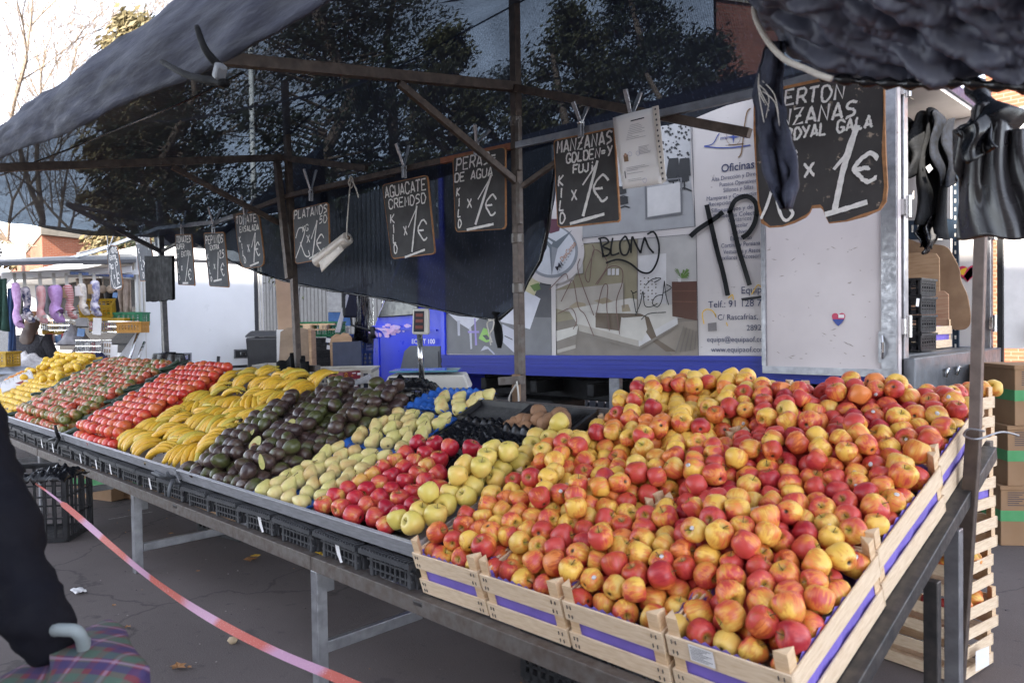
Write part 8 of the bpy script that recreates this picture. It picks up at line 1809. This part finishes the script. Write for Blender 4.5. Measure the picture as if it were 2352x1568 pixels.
def tro(u, v):
    a = 2 * math.pi * u; k = 1 / max(abs(math.cos(a)), abs(math.sin(a))) ** .82
    e1 = (V(tl4[1].x, tl4[1].y, 0) - V(tl4[0].x, tl4[0].y, 0)) / 2; e2 = (V(tl4[3].x, tl4[3].y, 0) - V(tl4[0].x, tl4[0].y, 0)) / 2
    z = .16 + (zt_ - .16) * min(1, v * 1.25); top = max(0, (v - .8) / .2)
    kk = (k * .98) * (1 - top) ** .5 if v > .8 else k * (.9 + .1 * v)
    p = cn + e1 * math.cos(a) * kk + e2 * math.sin(a) * kk + V(0, 0, z + .03 * math.sin(top * 1.57))
    return p + V(0, 0, .035 * math.cos(a) * (v > .6) * 1.0) + Vector((1, 1, .6)) * .012 * noise.noise(p * 8)
MB().grid(tro, 64, 40).build('bag_body', M['plaid'], t, True)
fl = [at(-90, 1540, D=1.40), at(300, 1490, D=1.66), at(322, 1530, D=1.60), at(-90, 1600, D=1.34)]
MB().slab(lambda u, v: tro(-.12 + .02 * u, .78) .lerp(tro(.02 + .1 * u, .95), v), 4, 4, .004).build('flap_fold', M['plaid'], t, True)
hh = [at(148, 1446, D=1.60), at(172, 1448, D=1.60), at(186, 1462, D=1.61), at(192, 1490, D=1.63), at(196, 1530, D=1.66)]
MB().tube(spline([at(112, 1452, D=1.63), at(130, 1446, D=1.61)] + hh + [V(at(205, 1700, D=1.62).x, at(205, 1700, D=1.62).y, .2)], 5), .0135, 10).build('handle', mat('pale_grey_handle', (.20, .23, .235), .6), t, True)
for s_ in (-.16, .16):
    c = cn + _r * s_ + _f * .12; c.z = .09; MB().lathe([(.03, -.018), (.085, -.018), (.09, 0), (.085, .018), (.03, .018)], 20, Matrix.Translation(c) @ Matrix.Rotation(HEAD, 4, 'Z') @ Matrix.Rotation(R(90), 4, 'Y')).build('wheel', M['tyre'], t, True)
MB().beam(cn + V(0, 0, .13), cn + V(0, 0, .17), .3, .25, (0, 1, 0)).build('base_plate', M['grey'], t)

# woman at the sock stall, seen from behind
WB = at(72, 760, D=11.2); O_ = V(WB.x, WB.y, 0); fw = V(-.7, .7, 0).normalized(); rt_ = V(fw.y, -fw.x, 0)
t = thing('person', 'woman with long brown hair and a dark coat browsing the sock stall', 'person', O_)
vs = [(bp_(0, 0, .95), (.15, .12)), (bp_(0, 0, 1.15), (.15, .115)), (bp_(0, 0, 1.36), (.155, .10)), (bp_(0, .02, 1.47), .06), (bp_(.01, .05, 1.56), .05), (bp_(.02, .07, 1.62), (.07, .08)), (bp_(.03, .08, 1.70), (.075, .09)), (bp_(.03, .07, 1.76), (.055, .065)), (bp_(.10, 0, .9), .09), (bp_(.10, .02, .5), .06), (bp_(.10, 0, .08), .045), (bp_(.10, .15, .04), .04), (bp_(-.10, 0, .9), .09), (bp_(-.10, .02, .5), .06), (bp_(-.10, 0, .08), .045), (bp_(-.10, .15, .04), .04),
      (bp_(.19, 0, 1.38), .06), (bp_(.27, .03, 1.12), .045), (bp_(.26, .22, 1.0), .03), (bp_(-.19, 0, 1.38), .06), (bp_(-.25, .08, 1.12), .045), (bp_(-.18, .28, 1.05), .03)]
es = [(0, 1), (1, 2), (2, 3), (3, 4), (4, 5), (5, 6), (6, 7), (0, 8), (8, 9), (9, 10), (10, 11), (0, 12), (12, 13), (13, 14), (14, 15), (2, 16), (16, 17), (17, 18), (2, 19), (19, 20), (20, 21)]
for wi, sd in ((18, -rt_), (21, rt_)):
    hv, he = hand(vs[wi][0] + fw * .02, fw, sd, None, t, None, .4); n0 = len(vs); vs += hv; es += [(wi, n0)] + [(a + n0, b_ + n0) for a, b_ in he]
skin_body('body', vs, es, M['skin'], t)
M['tweed'] = clothmat('dark_tweed_coat', (.022, .022, .028), (.05, .048, .055), 60)
cv = [(bp_(0, 0, .55), (.30, .24)), (bp_(0, 0, .80), (.29, .22)), (bp_(0, 0, 1.05), (.26, .19)), (bp_(0, 0, 1.32), (.22, .15)), (bp_(0, .01, 1.45), .10), (bp_(.20, 0, 1.37), .10), (bp_(.30, .03, 1.1), .09), (bp_(.29, .17, 1.0), .06), (bp_(-.2, 0, 1.37), .10), (bp_(-.28, .08, 1.1), .09), (bp_(-.2, .22, 1.05), .06)]
skin_body('coat', cv, [(0, 1), (1, 2), (2, 3), (3, 4), (3, 5), (5, 6), (6, 7), (3, 8), (8, 9), (9, 10)], M['tweed'], t, 1)
skin_body('trousers', [(bp_(0, 0, .8), (.17, .14)), (bp_(.1, 0, .5), .09), (bp_(.1, 0, .1), .07), (bp_(-.1, 0, .5), .09), (bp_(-.1, 0, .1), .07)], [(0, 1), (1, 2), (0, 3), (3, 4)], M['trous'], t)
skin_body('hair', [(bp_(.0, -.13, 1.26), (.10, .05)), (bp_(0, -.10, 1.42), (.12, .07)), (bp_(.01, -.01, 1.60), (.10, .095)), (bp_(.02, .04, 1.72), (.095, .10)), (bp_(.02, .07, 1.80), .06)], [(0, 1), (1, 2), (2, 3), (3, 4)], M['hair'], t, 2, 2, lambda p: .015 * noise.noise(p * 12))
for s_ in (-1, 1): MB().lathe([(.001, -.011), (.0105, 0), (.001, .011)], 8, Matrix.Translation(bp_(.03 + s_ * .03, .162, 1.69))).build('eye', M['white'], t, True)
MB().lathe([(.004, .028), (.015, -.01), (.002, -.022)], 8, Matrix.Translation(bp_(.03, .172, 1.665))).build('nose', M['skin'], t, True)
